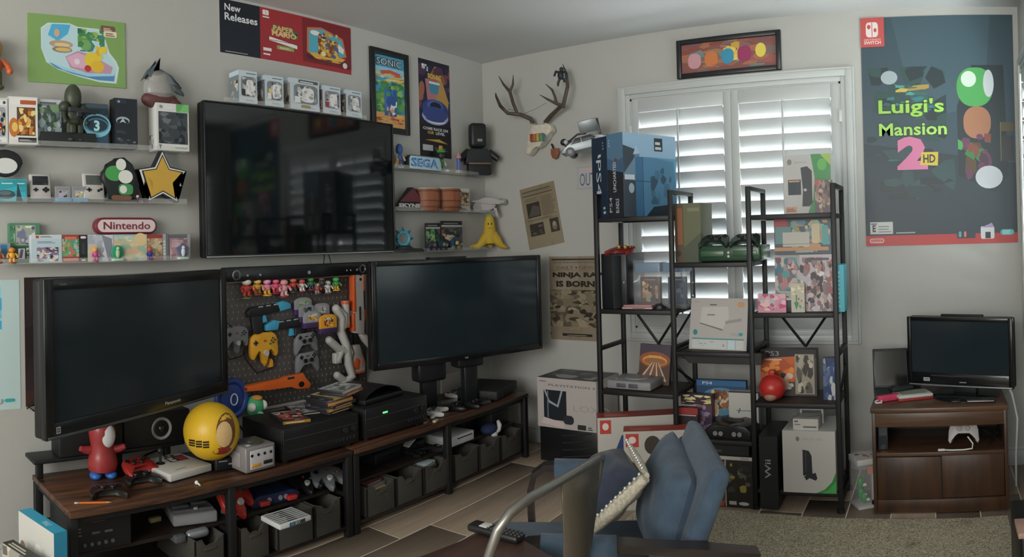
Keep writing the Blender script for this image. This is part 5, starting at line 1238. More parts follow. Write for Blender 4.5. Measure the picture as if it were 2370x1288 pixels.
q = onshelf(362, 1208); carton('cream_block', 'small cream coloured block beside the clear console on the bench shelf', 'accessory', .055, .025, .02, q, '#9a8f64', LW + .1, bev=.003)
lying('red three pronged controller behind the bench leg', 'tri', '#9a2a24', 542, 1150, ZM + .06, .2, 1.15, .9)
q = onshelf(565, 1195); t = empty('game_cartridge', (q[0] - .03, q[1], ZM), 'grey cartridge with a colourful label lying on the bench shelf', 'cartridge', rz=LW + .3)
g = G(); g.box((0, .04, .011), (.09, .08, .02), M('#8a8c8c', .45, gain=1.6), .004); g.done('shell', t); Art('#7a8a5a').busy(0, 0, 1, 1, GRN + YEL + RDS, 14, 3).put('label_print', t, .05, .045, (-.025, .02, .0217), 'top')
t = empty('blue_console', onshelf(640, 1165), 'dark blue games console with red and grey parts on the left bench shelf', 'game console', rz=LW - .1)
NB = M('#1b2442', .35, gain=1.5); g = G(); g.prism([(-.13, 0), (.13, 0), (.13, .03), (.1, .05), (.06, .055), (0, .045), (-.06, .055), (-.1, .05), (-.13, .03)], 0, .19, NB, .006); g.done('shell', t)
g = G(); g.box((-.0, .14, .085), (.11, .02, .06), M('#1d2748', .4), .004); g.done('inserted_cartridge', t); Art('#a5a8ac').r(.12, .2, .88, .8, '#23305a').put('label_print', t, .055, .035, (-.045, .129, .08))
for x, c, y in ((-.07, '#8a2a2c', -.01), (.075, '#a82a2a', -.012)):
    g = G(); g.box((x, y, .02), (.05, .03, .022), M(c, .4), .004); g.done('red_plug', t)
for x in (-.04, .02, .05):
    g = G(); g.cyl((x, -.001, .026), (x, -.006, .026), .0115, M('#7d8087', .4), n=16); g.done('controller_port', t)
lying('black three pronged controller on the bench shelf', 'tri', '#17181a', 705, 1118, ZM + .02, -.3, 1.05, .3)
lying('grey three pronged controller at the right of the left bench shelf', 'tri', '#64686c', 758, 1105, ZM + .03, -.4, 1.1, .35, face=[M('#8a5a3a', .4)] * 4)
# white striped cartridge case overhanging the bins
cs = [onz(*p, .235) for p in ((606, 1195), (676, 1178), (719, 1195), (645, 1224))]
c = sum(cs, Vector()) / 4; e1 = ((cs[1] - cs[0]) + (cs[2] - cs[3])) / 2; az = math.atan2(e1.y, e1.x)
t = empty('card_case', (c.x, c.y, .2225), 'white card case with dark printed lines lying over the middle fabric bin', 'case', rz=az)
g = G(); w, d = e1.length, ((cs[0] - cs[3]).length + (cs[1] - cs[2]).length) / 2; g.box((0, 0, .012), (w, d, .022), M('#a5a7a6', .5, gain=1.6), .004); g.done('body', t)
a = Art('#a5a7a6', 1.6)
for k in range(7): a.r(.03, .06 + k * .13, .97, .1 + k * .13, '#2e3236').r(.3 + .06 * (k % 3), .05 + k * .13, .62, .12 + k * .13, '#1d2024')
a.put('top_print', t, w * .96, d * .94, (-w * .48, -d * .47, .0235), 'top'); Art('#23303a').r(.05, .2, .3, .8, '#3a7aa0').t('SKY', .35, .15, .7, .85, '#b5b8ba', .02).put('front_print', t, w * .5, .016, (-w * .2, -d / 2 - .0008, .004))
# fabric bins
BIN = noisy('grey_fabric', '#373530', '#42403b', 300, .95, .5, 1.25, 2, dist=.002)
def fbin(u0, u1, lab, lean=0, zf=.055, x=.525):
    a = onx(u0, 1150, x).y; b = onx(u1, 1150, x).y; w = b - a - .008; h = .148; d = .36
    t = empty('fabric_bin', (x, (a + b) / 2, zf), lab, 'storage bin', 'grey fabric bins under the tv benches', rz=LW + lean)
    g = G(); n = 12; top = []
    for k in range(n + 1):
        f = k / n; top.append((-w / 2 + w * f, h - (.03 if .3 < f < .7 else .012 * max(0, 1 - abs(f - .5) / .5)) - .004 * math.sin(f * 19 + a * 7)))
    g.prism([(-w / 2, 0), (w / 2, 0)] + top[::-1], 0, .008, BIN, .002); g.done('front_panel', t)
    for sx in (-1, 1):
        g = G(); g.box((sx * (w / 2 - .004), d / 2, h / 2), (.008, d, h), BIN, .002); g.done('side_panel', t)
    g = G(); g.box((0, d - .004, h / 2), (w, .008, h), BIN, .002); g.box((0, d / 2, .006), (w - .01, d - .01, .01), BIN); g.done('back_and_base', t)
    g = G(); g.box((0, -.002, h * .7), (.06, .004, .012), M('#3c3530', .8), .002); g.done('label_tab', t)
    return t
fb = [(447, 520, 'leftmost grey fabric bin behind the front leg of the left bench'), (551, 624, 'grey fabric bin right of the leg in the left bench'), (640, 726, 'grey fabric bin below the white card case'), (727, 790, 'grey fabric bin at the right end of the left bench'),
      (848, 916, 'leftmost grey fabric bin of the right bench, full of game cases'), (918, 980, 'second grey fabric bin from the left in the right bench'), (983, 1040, 'grey fabric bin with a pale blue case, left of the middle leg'), (1053, 1110, 'grey fabric bin right of the middle leg of the right bench'), (1113, 1161, 'second grey fabric bin from the corner end of the right bench'), (1163, 1210, 'grey fabric bin at the corner end of the right bench')]
for u0, u1, lab in fb: fbin(u0, u1, lab)
def inbin(label, u, w, hgt, z, col, turn=0, pal=None, seed=1, x=.5, cat='game case'):
    y = onx(u, 1150, x).y
    return carton('game_case', label, cat, w, .012, hgt, (x - .06, y, z), col, LW + turn, 'game cases in the fabric bins', front=Art(col).lines(.05, .2, .95, .8, 1, '#8a8682', .6) if not pal else Art(pal[0]).busy(0, 0, 1, 1, pal, 20, seed))
def stackin(u, labs, z0, cols, turn=0, x=.5, w=.13):
    y = onx(u, 1150, x).y
    for k, (lab, c) in enumerate(zip(labs, cols)):
        carton('game_case', lab, 'game case', w, .12, .016, (x - .012 * k, y + .006 * (k % 2), z0 + .0165 * k), c, LW + turn + .03 * k, 'game cases lying over the fabric bins', front=Art(c).lines(.06, .25, .9, .75, 1, '#5a4a3a' if k == 0 else '#7a7672', .8))
stackin(876, ('cream game case at the front of the pile over the leftmost right bin', 'grey game case in the middle of the pile over the leftmost right bin', 'dark red game case on top of the pile over the leftmost right bin'), .152, ('#a89468', '#6a6662', '#4a2a2a'), .08, .49)
stackin(1000, ('brown game case under the pale blue one over the third right bin', 'pale blue game case over the third right bin'), .165, ('#5a4440', '#9fb0b4'), .25, .5)
# right bench shelf: white console, black consoles and a blue white bundle
t = empty('white_console', (.46, -.92, ZM), 'flat white console with a dark disc slot on the right bench shelf', 'game console', rz=LW + .0)
g = G(); g.box((0, .12, .03), (.24, .24, .056), M('#a9abae', .4, gain=1.8), .004); g.done('case', t); g = G(); g.box((.03, -.001, .04), (.14, .003, .005), BLKM); g.done('disc_slot', t)
for u, v, w_, d_, h_, lab in ((905, 1065, .26, .24, .07, 'black console at the left of the right bench shelf'), (965, 1045, .16, .2, .06, 'small black console tangled in cables on the right bench shelf'), (1095, 995, .2, .22, .12, 'black console case at the middle of the corner bench shelf'), (1160, 985, .22, .24, .13, 'blue black console case at the corner end of the bench shelf')):
    q = onz(u, v, ZM); t = empty('game_console', (min(q.x, .42), q.y, ZM), lab, 'game console', rz=LW + .1)
    g = G(); g.box((0, d_ / 2, h_ / 2), (w_, d_, h_), M('#121419', .5, gain=1.4), .008); g.done('case', t); g = G(); g.box((0, -.001, h_ * .7), (w_ * .7, .003, .004), M('#3a4048', .4)); g.done('front_line', t)
t = empty('cable_bundle', (.41, -1.22, ZM), 'tangle of black cables with white plugs on the right bench shelf', 'cable')
rd = random.Random(9)
for k in range(4):
    g = G(); pts = [(rd.uniform(-.08, .08), rd.uniform(-.1, .1), .01 + .02 * rd.random() + .01 * k) for _ in range(7)]; g.tube(pts, .004, BLKM, 6); g.done('cable', t)
g = G(); g.box((-.06, -.04, .07), (.05, .07, .012), LGR, .004, rot=Matrix.Rotation(.5, 3, 'X')); g.done('white_plug', t)
t = empty('soft_toy', (.475, -.6, .215), 'small blue and white cloth bundle over the second bin from the corner', 'soft toy', rz=LW)
g = G(); g.ell((-.03, .03, .03), (.06, .05, .035), M('#1f2a4a', .8)); g.done('blue_cloth', t); g = G(); g.tube([(.0, 0, .0), (.035, 0, .015), (.045, 0, .045), (.03, .0, .07)], [.012, .016, .016, .01], WHT, 8); g.done('white_strap', t); g = G(); g.ell((-.01, 0, -.005), (.025, .02, .02), LGR); g.done('grey_patch', t)
# loose things at the lower left
t = empty('silver_console', (.47, -2.69, .2), 'low rounded silver device in the leftmost bin', 'device', rz=LW)
g = G(); g.box((0, .05, .0), (.11, .1, .04), M('#85888c', .3, .4), .018, seg=3); g.done('body', t); g = G(); g.box((-.09, .05, .0), (.05, .1, .03), M('#4a4d50', .5), .004); g.done('grey_end', t)
# black cables hanging at the wall
for k, (pts, lab) in enumerate((([(62, 945), (75, 935), (95, 925), (100, 945), (78, 950), (66, 940), (85, 930)], 'loop of black cable hanging below the dark film poster'), ([(545, 1000), (556, 985), (570, 1010)], 'thin black cable behind the cube console'))):
    g = G(); g.tube([onx(u, v, .012) for u, v in pts], .004, BLKM, 6); tag(g.done('cable'), lab, 'cable')
# boxes on the floor at the left edge
q = Vector((.34, -3.31, 0))
a = Art('#b0b0aa').busy(.25, .15, .95, .8, ['#b0b0aa', '#a5a7a4', '#b9b9b4', '#9fa19f'], 16, 5, .5, .2).e(.12, .62, .09, .1, '#6a5a4c').lines(.04, .2, .3, .26, 2, '#7a7a78')
carton('console_box', 'white and teal console box standing on the floor against the end of the left bench', 'console box', .276, .056, .38, (.477, -3.4135, 0), '#2f8fae', .215, front=a, right=Art('#2f86a8').t('WiiU', .25, .4, .75, .62, '#b0c4cc', .0, rot=-90), top=Art('#2f8fae').t('WiiU', .55, .25, .72, .75, '#b9ccd4', .0, rot=0))
a = Art('#8a867c').busy(0, 0, 1, 1, ['#8a867c', '#a09c90', '#5a574f', '#b0aca0', '#3a3833'], 26, 8, .4, .12)
carton('game_box', 'small black and cream game box in front of the white and teal box', 'game box', .24, .05, .3, (.55, -3.5, 0), '#7a766c', .3, front=a, top=Art('#2a2824').lines(.1, .2, .6, .8, 2, '#b0aca0'), right=Art('#3a3833'))
# ------------------------------------------------------------------ ledges right of the wall television
z = ZR[1]
def onledge(u, x=.07): q = onx(u, 400, x); return q.y
t = figurine('figurine', 'small blue and cream toy figure left of the blue letter sign', .155, (.06, onledge(928), z), LW, '#2f4f7c', '#2f4f86', '#3a4a6a', '#b5a48c', '#b0a8a0', width=.42)
g = G(); g.prism([(-.05, .01), (-.02, .02), (-.015, .05), (-.04, .06)], -.01, .01, M('#b58a4a', .4), .003); g.done('side_piece', t)
p, w, h = fitL(948, 362, 1021, 388, .085, z)
t = empty('letter_sign', p, 'blue and white SEGA letter sign standing on the top right ledge', 'sign', rz=LW)
g = G(); g.prism([(-w / 2 - .01, 0), (w / 2 + .006, 0), (w / 2 + .006, h * .6), (w / 2 - .015, h), (-w / 2 + .02, h + .003), (-w / 2 - .01, h * .8)], 0, .04, M('#181b20', .5), .003); g.done('dark_backing', t)
g = G(); g.prism([(-w / 2, .004), (w / 2 + .002, .004), (w / 2 - .002, h * .6), (w / 2 - .02, h * .97), (-w / 2 + .012, h * .97), (-w / 2, h * .8)], -.002, .004, M('#9fb8cc', .45), .001); g.done('pale_face', t)
Art().t('SEGA', 0, 0, 1, 1, '#2f6a9c', .045).t('SEGA', .0, 0, 1, 1, '#8fb0c8', -.02).put('lettering', t, w * .88, h * .72, (-w * .47, -.0026, h * .14))
t = figurine('figurine', 'green toy figure with a golden crest behind the blue letter sign', .15, (.05, onledge(1027), z), LW, '#3f7a3a', '#23282a', '#3f7a3a', '#b0b0ac', '#b0b0ac', width=.42)
g = G(); g.lathe([(.026, 0), (.03, .01), (.024, .02), (.0, .022)], M('#3f8a3f', .35), (0, 0, .132), 18); g.done('helmet', t)
g = G(); g.box((0, 0, .165), (.03, .012, .03), M('#b5852f', .5), .003); g.done('crest', t)
q = onx(1036, 388, .09); t = empty('pebble_toy', (.09, q.y, z), 'small white pebble shaped toy on the top right ledge', 'toy'); g = G(); g.ell((0, 0, .008), (.013, .018, .009), WHT, 12, 8); g.done('body', t)
t = empty('candy_tube', (.07, onledge(1062), z), 'blue and pink candy tube toy beside the black block figure', 'toy', rz=LW)
g = G(); g.cyl((0, 0, .02), (0, 0, .1), .013, M('#4a5a9a', .4), n=14); g.done('tube', t)
g = G(); g.lathe([(.0, .1), (.018, .104), (.02, .118), (.012, .13), (.004, .15), (0, .16)], M('#a87a7a', .4), n=14); g.done('cap', t); g = G(); g.box((0, 0, .012), (.04, .03, .025), M('#b0a0a4', .4), .004); g.done('feet', t)
# black block figure with plain round-cornered head
t = empty('block_figure', (.085, onx(1108, 380, .085).y, z), 'big black block shaped toy figure at the corner end of the top ledge', 'figurine', rz=.95)
t.scale = (1.1, 1.1, 1.25)
BB = M('#141619', .45, gain=1.5); BB2 = M('#1d2023', .4, gain=1.5); s = .0055
g = G(); g.box((0, 0, .03), (.15, .055, .06), BB, .004); g.done('legs', t)
g = G(); g.prism([(-.095, .062), (.085, .062), (.075, .13), (.05, .15), (-.06, .15), (-.085, .13)], -.03, .03, BB2, .005); g.done('torso', t)
for sx in (-1, 1):
    g = G(); g.tube([(sx * .07, 0, .135), (sx * .1, -.01, .11), (sx * .125, -.025, .09)], [.02, .021, .018], BB, 10); g.done('arm', t)
g = G(); g.box((-.005, 0, .225), (.11, .075, .14), BB, .022, seg=3); g.done('head', t)
g = G(); g.box((0, -.0385, .195), (.034, .003, .016), M('#7d7670', .5), .003); g.done('face_patch', t)
g = G(); g.box((.0, -.03, .064), (.15, .006, .01), M('#6a564a', .5), .002); g.done('belt', t)
# middle ledge
z = ZR[2]
p, w, h = fitL(918, 433, 987, 487, .085, z)
t = empty('letter_sign', p, 'dark red triangle sign reading SKYNET on the middle right ledge', 'sign', rz=LW)
g = G(); g.prism([(-w / 2 - .008, 0), (w / 2 + .004, 0), (w / 2 + .004, h * .32), (w * .06, h), (-w * .02, h)], 0, .035, M('#17161a', .5), .002); g.done('backing', t)
g = G(); g.prism([(-w * .4, h * .36), (w * .46, h * .36), (w * .03, h * .95)], -.003, .002, M('#5a2630', .45)); g.done('red_triangle', t)
Art().t('SKYNET', 0, 0, 1, 1, '#b0aeb0', .05).put('lettering', t, w * .9, h * .17, (-w * .44, -.0006, h * .12))
for k, (u0, u1) in enumerate(((962, 1004), (1003, 1050))):
    p, w, h = fitL(u0, 434, u1, 487, .05, z)
    t = empty('bongo_drum', (.062, p.y, z), ('left', 'right')[k] + ' one of two joined brown barrel bongo drums on the middle right ledge', 'drum', 'bongo drums on the middle right ledge', rz=LW)
    BR = wood('barrel_wood_%d' % k, '#6f3f28', '#8f5638', 'Z', .5, 1)
    g = G(); r0 = w / 2; g.lathe([(0, 0), (r0 * .9, 0), (r0 * 1.0, h * .3), (r0 * 1.02, h * .55), (r0 * .97, h * .92), (0, h * .92)], BR, n=28); g.done('barrel', t)
    for zz in (.12, .38, .8):
        g = G(); g.lathe([(r0 * .99, 0), (r0 * 1.035, 0), (r0 * 1.035, h * .05), (r0 * .99, h * .05)], M('#54301f', .5), (0, 0, h * zz), 28); g.done('hoop', t)
    g = G(); g.lathe([(0, h * .012), (r0 * .92, h * .012), (r0 * .99, 0), (r0 * .99, -h * .04), (0, -h * .04)], M('#9a948c', .5), (0, 0, h * .955), 28); g.done('drum_skin', t)
q = onx(1003, 468, .11); carton('drum_clip', 'small red brown clip joining the two bongo drums', 'clip', .02, .012, .05, (.113, q.y, z + .03), '#8a4a34', LW, bev=.002)
p, w, h = fitL(1050, 434, 1087, 489, .09, z); carton('figure_box', 'white figure box with sepia window beside the bongo drums', 'figure box', w, .07, h, p, '#a8a49a', LW, front=Art('#b0aca2').r(.3, .25, .95, .8, '#5a4f45').busy(.32, .26, .93, .78, BRN + ['#8a8070', '#c9c0b0'], 22, 3, .35, .12).r(.06, .84, .94, .95, '#c9c6be').busy(.05, .2, .3, .8, ['#b5a07a', '#3a342e', '#a8a090'], 8, 2, .6, .3).lines(.1, .06, .9, .16, 2, '#2a2826'))
t = empty('ray_gun_toy', (.1, onx(1122, 480, .1).y, z), 'white toy ray gun with grip hanging past the end of the middle right ledge', 'toy gun', rz=.85)
WP = M('#a09b9b', .4)
g = G(); g.prism([(-.13, .085), (-.05, .08), (-.02, .105), (.06, .1), (.14, .08), (.15, .06), (.1, .06), (.06, .05), (-.02, .055), (-.06, .065), (-.13, .072)], -.022, .022, WP, .006); g.done('barrel', t)
g = G(); g.prism([(-.04, .06), (.08, .055), (.07, .03), (.03, .008), (-.03, .01), (-.055, .03)], -.02, .02, WP, .006); g.done('body', t)
g = G(); g.cyl((-.06, -.024, .035), (-.06, .024, .035), .032, M('#8d8b8e', .35), n=20); g.done('drum', t); g = G(); g.box((-.02, 0, .004), (.18, .05, .008), CLR, .002); g.done('clear_stand', t)
g = G(); g.prism([(.06, .03), (.085, .03), (.1, -.035), (.085, -.04)], -.01, .01, WP, .004); g.done('trigger', t); g = G(); g.prism([(.13, .05), (.16, .055), (.155, .09), (.12, .095)], -.016, .016, M('#86848a', .4), .004); g.done('rear_sight', t)
# lowest ledge
z = ZR[3]
t = empty('snowflake_toy', (.075, onx(934, 580, .075).y, z), 'teal spiky ring toy on a dark rocky base, lowest right ledge', 'toy', rz=LW - .3)
g = G(); g.tube([(.042 * math.cos(a * pi / 8), 0, .085 + .042 * math.sin(a * pi / 8)) for a in range(16)], .012, M('#3f8a9c', .3), 8, closed=True); g.done('ring', t)
for k in range(8):
    a = k * pi / 4; g = G(); g.cyl((.045 * math.cos(a), 0, .085 + .045 * math.sin(a)), (.075 * math.cos(a), 0, .085 + .075 * math.sin(a)), .014, M('#23586a', .3), r2=.002, n=6); g.done('spike', t)
g = G(); g.ell((0, 0, .02), (.07, .035, .025), M('#23282e', .6), 14, 8); g.done('rock', t)
t = empty('oval_platform', (.075, onx(942, 590, .09).y, z), 'flat dark oval game base on the lowest right ledge', 'base', rz=LW)
t.location.x = .08; t.location.z = z
g = G(); P = [[(x * k, -.012 + y * k, zz) for x, y in [(.15 * math.cos(a * pi / 14), .06 * math.sin(a * pi / 14)) for a in range(28)]] for k, zz in ((1, .0), (1, .008), (.85, .02), (.3, .024), (.01, .024))]
g.grid(P, M('#24282c', .5), True, True); g.done('body', t)
g = G(); g.box((.03, -.06, .014), (.014, .006, .006), M('#b09a8a', .4), .002); g.done('light', t)
for k, (u0, v0, u1, v1, lab) in enumerate(((986, 516, 1019, 583, 'black and green blister pack, left of two on the lowest right ledge'), (1022, 511, 1070, 581, 'black and brown blister pack, right of two on the lowest right ledge'))):
    p, w, h = fitL(u0, v0, u1, v1, .06, z)
    a = Art('#4a4c4c').r(0, .86, 1, 1, '#1a1c1e').r(0, .8, 1, .86, '#a0a09c').busy(0, .1, 1, .8, DRK + (GRN if k == 0 else BRN) + ['#8a9494'], 26, k + 5, .4, .14).lines(.1, .9, .8, .96, 1, '#7a7c7c')
    carton('blister_pack', lab, 'blister pack', w, .012, h, p, '#2a2c2e', LW, 'blister packs on the lowest right ledge', front=a)
for k, (u, c1, c2, hh, lab) in enumerate(((1000, '#2f3040', '#5a4a60', .07, 'dark purple vehicle toy in front of the left blister pack'), (1022, '#23303a', '#5a6a70', .075, 'dark blue grey toy figure between the two blister packs'), (1052, '#1f3a54', '#b09a5a', .09, 'blue and yellow vehicle toy in front of the right blister pack'))):
    t = empty('vehicle_toy', (.088, onx(u, 575, .088).y, z), lab, 'toy', 'toys in front of the blister packs', rz=LW)
    g = G(); g.box((0, 0, .012), (.085, .03, .02), M(c1, .4), .005); g.done('base', t); g = G(); g.prism([(-.04, .02), (.04, .02), (.03, hh * .7), (.0, hh), (-.03, hh * .75)], -.012, .012, M(c1, .45), .005); g.done('hull', t)
    g = G(); g.ell((.015, -.014, hh * .55), (.018, .008, .014), M(c2, .4), 10, 8); g.done('canopy', t)
    for sx in (-1, 1):
        g = G(); g.cyl((sx * .028, -.018, .018), (sx * .028, -.01, .018), .013, M('#17191c', .5) if k != 2 else M('#8a7a4a', .5), n=12); g.done('wheel', t)
# banana peel plush: stalk and three spread peels
t = empty('banana_plush', (.115, onx(1134, 570, .115).y, z), 'yellow banana peel plush with a green stalk on the lowest right ledge', 'plush', rz=.72)
YB = M('#b0932f', .75); hb = .235
g = G(); g.lathe([(0, .0), (.05, .01), (.052, .05), (.044, .11), (.038, .16), (.028, .2), (0, .21)], YB, (0, 0, .03), 20); g.done('body', t)
g = G(); g.lathe([(.033, 0), (.026, .025), (.014, .04), (0, .042)], M('#869a3f', .75), (0, 0, .208), 18); g.done('green_top', t)
for nm, pts in (('peel', [(-.02, 0, .09), (-.05, -.02, .055), (-.09, -.03, .02), (-.15, -.03, .022)]), ('peel', [(.02, 0, .1), (.05, -.02, .06), (.08, -.03, .02), (.12, -.025, .005)]), ('peel', [(0, .02, .08), (.0, .03, .04), (.01, .035, .012)])):
    g = G(); g.tube(pts, [.04, .034, .022, .006][:len(pts)] if len(pts) == 4 else [.035, .028, .012], YB, 12); g.done(nm, t)
for sx in (-1, 1):
    g = G(); g.ell((sx * .011, -.036, .178), (.0045, .004, .009), BLKM, 8, 6); g.done('eye', t)
g = G(); g.tube([(-.015, -.044, .15), (0, -.0455, .146), (.015, -.044, .15)], .0016, M('#6a5a20', .6), 6); g.done('stitched_mouth', t)
q = onx(1176, 585, .09); carton('matchbox', 'small tilted dark and silver box at the end of the lowest right ledge', 'box', .035, .03, .055, (.08, q.y - .02, z), '#3a3833', LW + .4, front=Art('#3a3833').r(.4, .1, .75, .9, '#8d8d8a'))

# ------------------------------------------------------------------ back wall
framed('framed_picture', 'wide black framed picture of coloured shapes above the shuttered window', .672, .242, (1.527, -.001, 2.413), 0, .03,
       Art('#7a4a45').busy(0, 0, 1, 1, ['#8a5048', '#7a4038', '#6f5a54', '#95604a', '#5f7a78', '#8a6a4a', '#704a4c'], 46, 5, .3, .1).busy(.45, .3, .62, .95, ['#c9a84a', '#d0b55a', '#b5903a'], 12, 4, .5, .2).rr(.07, .14, .21, .66, .06, .2, '#b5858c').rr(.25, .16, .39, .68, .06, .2, '#b56a3a').rr(.43, .2, .56, .72, .06, .2, '#2f80a0').rr(.6, .22, .74, .76, .06, .2, '#8a2a54').e(.84, .56, .055, .24, '#c9b84a').busy(.05, .1, .95, .22, ['#8a4a3a', '#a87a4a', '#5f5054'], 10, 9, .1, .05), .025)
# big dark game poster: lettering kept, figures left out
a = Art('#22313a').p([(0, .45), (1, .35), (1, 1), (0, 1)], '#2c404a').p([(.2, 1), (.85, 1), (.8, .6), (.35, .55)], '#344a54').busy(.02, .45, .55, .78, ['#1c3036', '#22403f', '#274a4a', '#1a2a30'], 26, 3, .3, .1).busy(.1, .2, .6, .42, ['#1f3238', '#274044', '#1c2a30'], 14, 8, .4, .2)
a.r(0, 0, 1, .045, '#9c3230').p([(.62, .3), (.86, .22), (.95, .3), (.93, .78), (.72, .78), (.62, .6)], '#1c2a30')
a.rr(.62, .6, .86, .77, .1, .08, '#3f8a4a').e(.7, .72, .05, .035, '#b0bfb4').rr(.66, .46, .84, .6, .08, .06, '#8a6048').busy(.62, .28, .84, .48, ['#3a2a3a', '#54304a', '#2f6a3a', '#4a3a2a', '#3f8a4a', '#6a3a34'], 18, 12, .4, .16).e(.82, .29, .09, .05, '#a8aeb4').e(.83, .7, .035, .06, '#a5acb0')
a.r(.9, .36, .985, .47, '#2a3034').r(.9, .49, .99, .53, '#4a4630').r(.9, .36, .905, .53, '#6a6440').e(.18, .735, .055, .03, '#8a979c').p([(.2, .71), (.3, .66), (.28, .69)], '#5a6a70')
a.busy(.22, .655, .44, .7, ['#8a7a3a', '#3a8a7a', '#a8953f', '#2a5a54'], 9, 6, .5, .2).busy(.12, .58, .52, .66, ['#23686a', '#1f5054', '#2a7a78'], 10, 5, .2, .08).busy(.05, .36, .5, .45, ['#23585c', '#1f4448'], 8, 7, .12, .05)
a.t("Luigi's", .1, .555, .54, .645, '#1a3a24', .05).t("Luigi's", .105, .56, .535, .64, '#86b54a', .02).t('Mansion', .1, .475, .555, .54, '#1a3a24', .05).t('Mansion', .105, .48, .55, .535, '#8fbc5a', .02).t('2', .22, .33, .42, .475, '#b5688a', .06)
a.p([(.37, .35), (.485, .345), (.49, .405), (.38, .405)], '#b5a03a').t('HD', .39, .358, .47, .395, '#22282a', .03)
a.r(0, .872, .155, 1, '#a84442').rr(.035, .915, .115, .98, .018, .018, '#c9bdbc').r(.073, .917, .078, .978, '#a84442').e(.055, .96, .012, .01, '#a84442').e(.096, .945, .01, .009, '#a84442').t('NINTENDO', .022, .9, .132, .908, '#c9b5b4', .0).t('SWITCH', .022, .884, .132, .898, '#c9b5b4', .03)
a.r(.03, .052, .18, .105, '#a5a8a6').r(.034, .056, .075, .101, '#a5a8a6').t('E', .045, .062, .067, .092, '#23282a', .04).lines(.085, .06, .17, .095, 3, '#5a5e60', .3).r(.034, .095, .075, .099, '#23282a').lines(.2, .053, .33, .063, 1, '#8a8e90', .5)
a.rr(.025, .013, .12, .033, .01, .01, '#c09a98').r(.033, .017, .112, .029, '#9c3230').t('Nintendo', .038, .0175, .107, .0285, '#c09a98', .0)
a.r(.6, .025, .72, .05, '#23303a').rr(.61, .03, .628, .055, .006, .006, '#3f8aa0').rr(.645, .03, .66, .055, .006, .006, '#b56a64').rr(.755, .02, .845, .075, .01, .01, '#b0b4b8').r(.785, .022, .82, .05, '#23282a').p([(.76, .07), (.83, .09), (.845, .07)], '#8a7aa0').rr(.885, .035, .975, .06, .02, .012, '#4a9aa0').r(.9, .038, .95, .056, '#7ab0b4')
sheet('game_poster', 'large dark teal game poster with green lettering in the right corner of the back wall', 'poster', .905, 1.357, (2.684, -.001, 1.331), 0, a, color='#22313a')
# news sheets
PAP = '#6f6552'
a = Art('#7a705c').busy(0, 0, 1, 1, ['#7a705c', '#756b57', '#807662'], 12, 3, .6, .4).lines(.06, .92, .9, .95, 1, '#4a4336', .6).r(.0, .9, 1, .904, '#4a4336').lines(.05, .855, .95, .885, 1, '#4a4336', .6).r(.12, .5, .5, .74, '#2f2b26').p([(.14, .52), (.3, .7), (.48, .66), (.48, .52)], '#4a4640').r(.12, .2, .52, .4, '#2f2b26').busy(.14, .22, .5, .38, ['#4a463e', '#38342e', '#5a5448'], 9, 4).r(.7, .2, .95, .42, '#2f2b26').e(.82, .3, .07, .07, '#6a6050').e(.82, .33, .04, .04, '#8a8068').lines(.55, .5, .95, .82, 14, '#5f5646', .45).lines(.1, .44, .95, .48, 2, '#5f5646', .5).lines(.1, .76, .5, .83, 4, '#5f5646', .45)
sheet('newspaper_page', 'small yellowed newspaper page pinned crooked on the back wall', 'newspaper', .29, .435, (.379, -.001, 1.352), 0, a, roll=-.17 * -1 * -1, color='#7a705c')
a = Art('#7d7260').busy(0, 0, 1, 1, ['#7d7260', '#786d5b', '#82776a'], 12, 5, .6, .4).r(.05, .955, 1, .972, '#23211d').t('Duck Demolished Overnight', .1, .915, 1.02, .94, '#2e2b25', .01).t('DAILY', .16, .845, .5, .885, '#4a4336', .0).e(.56, .865, .02, .012, '#4a4336').t('NEWS', .62, .845, .97, .885, '#4a4336', .0).r(.02, .83, .98, .833, '#4a4336').t('NINJA RAP', .07, .735, 1.08, .81, '#1d1b18', .05).t('IS BORN!', .14, .635, .98, .71, '#1d1b18', .05).r(.0, .16, 1, .6, '#4a4438').busy(.0, .16, 1, .6, ['#6a614f', '#807562', '#38332b', '#2a2620', '#756a56', '#8a7f6a', '#544d40'], 90, 21, .26, .08).r(.25, .05, .85, .08, '#23211d').lines(.35, .057, .75, .073, 1, '#8a8068', .5).p([(0, .09), (.03, .06), (0, .06)], '#23211d')
sheet('newspaper_page', 'tall yellowed newspaper poster reading NINJA RAP IS BORN beside the bookcase', 'newspaper', .385, .572, (.538, -.001, .732), 0, a, color='#7d7260')
p, w, h = fitB(1338, 400, 1392, 436, -.003)
sheet('licence_plate', 'white licence plate reading OUTATIME half hidden by the blue box', 'licence plate', .3, .15, (ony(1337, 430, -.003).x, -.001, ony(1345, 437, -.003).z), 0, Art('#94979c').r(.03, .06, .97, .94, '#9fa2a6').rr(.12, .78, .42, .92, .03, .05, '#b59a94').r(.45, .8, .95, .88, '#8a4a44').t('OUTATIME', .06, .12, .96, .7, '#4a4f5c', .0), .003, color='#9fa2a6')
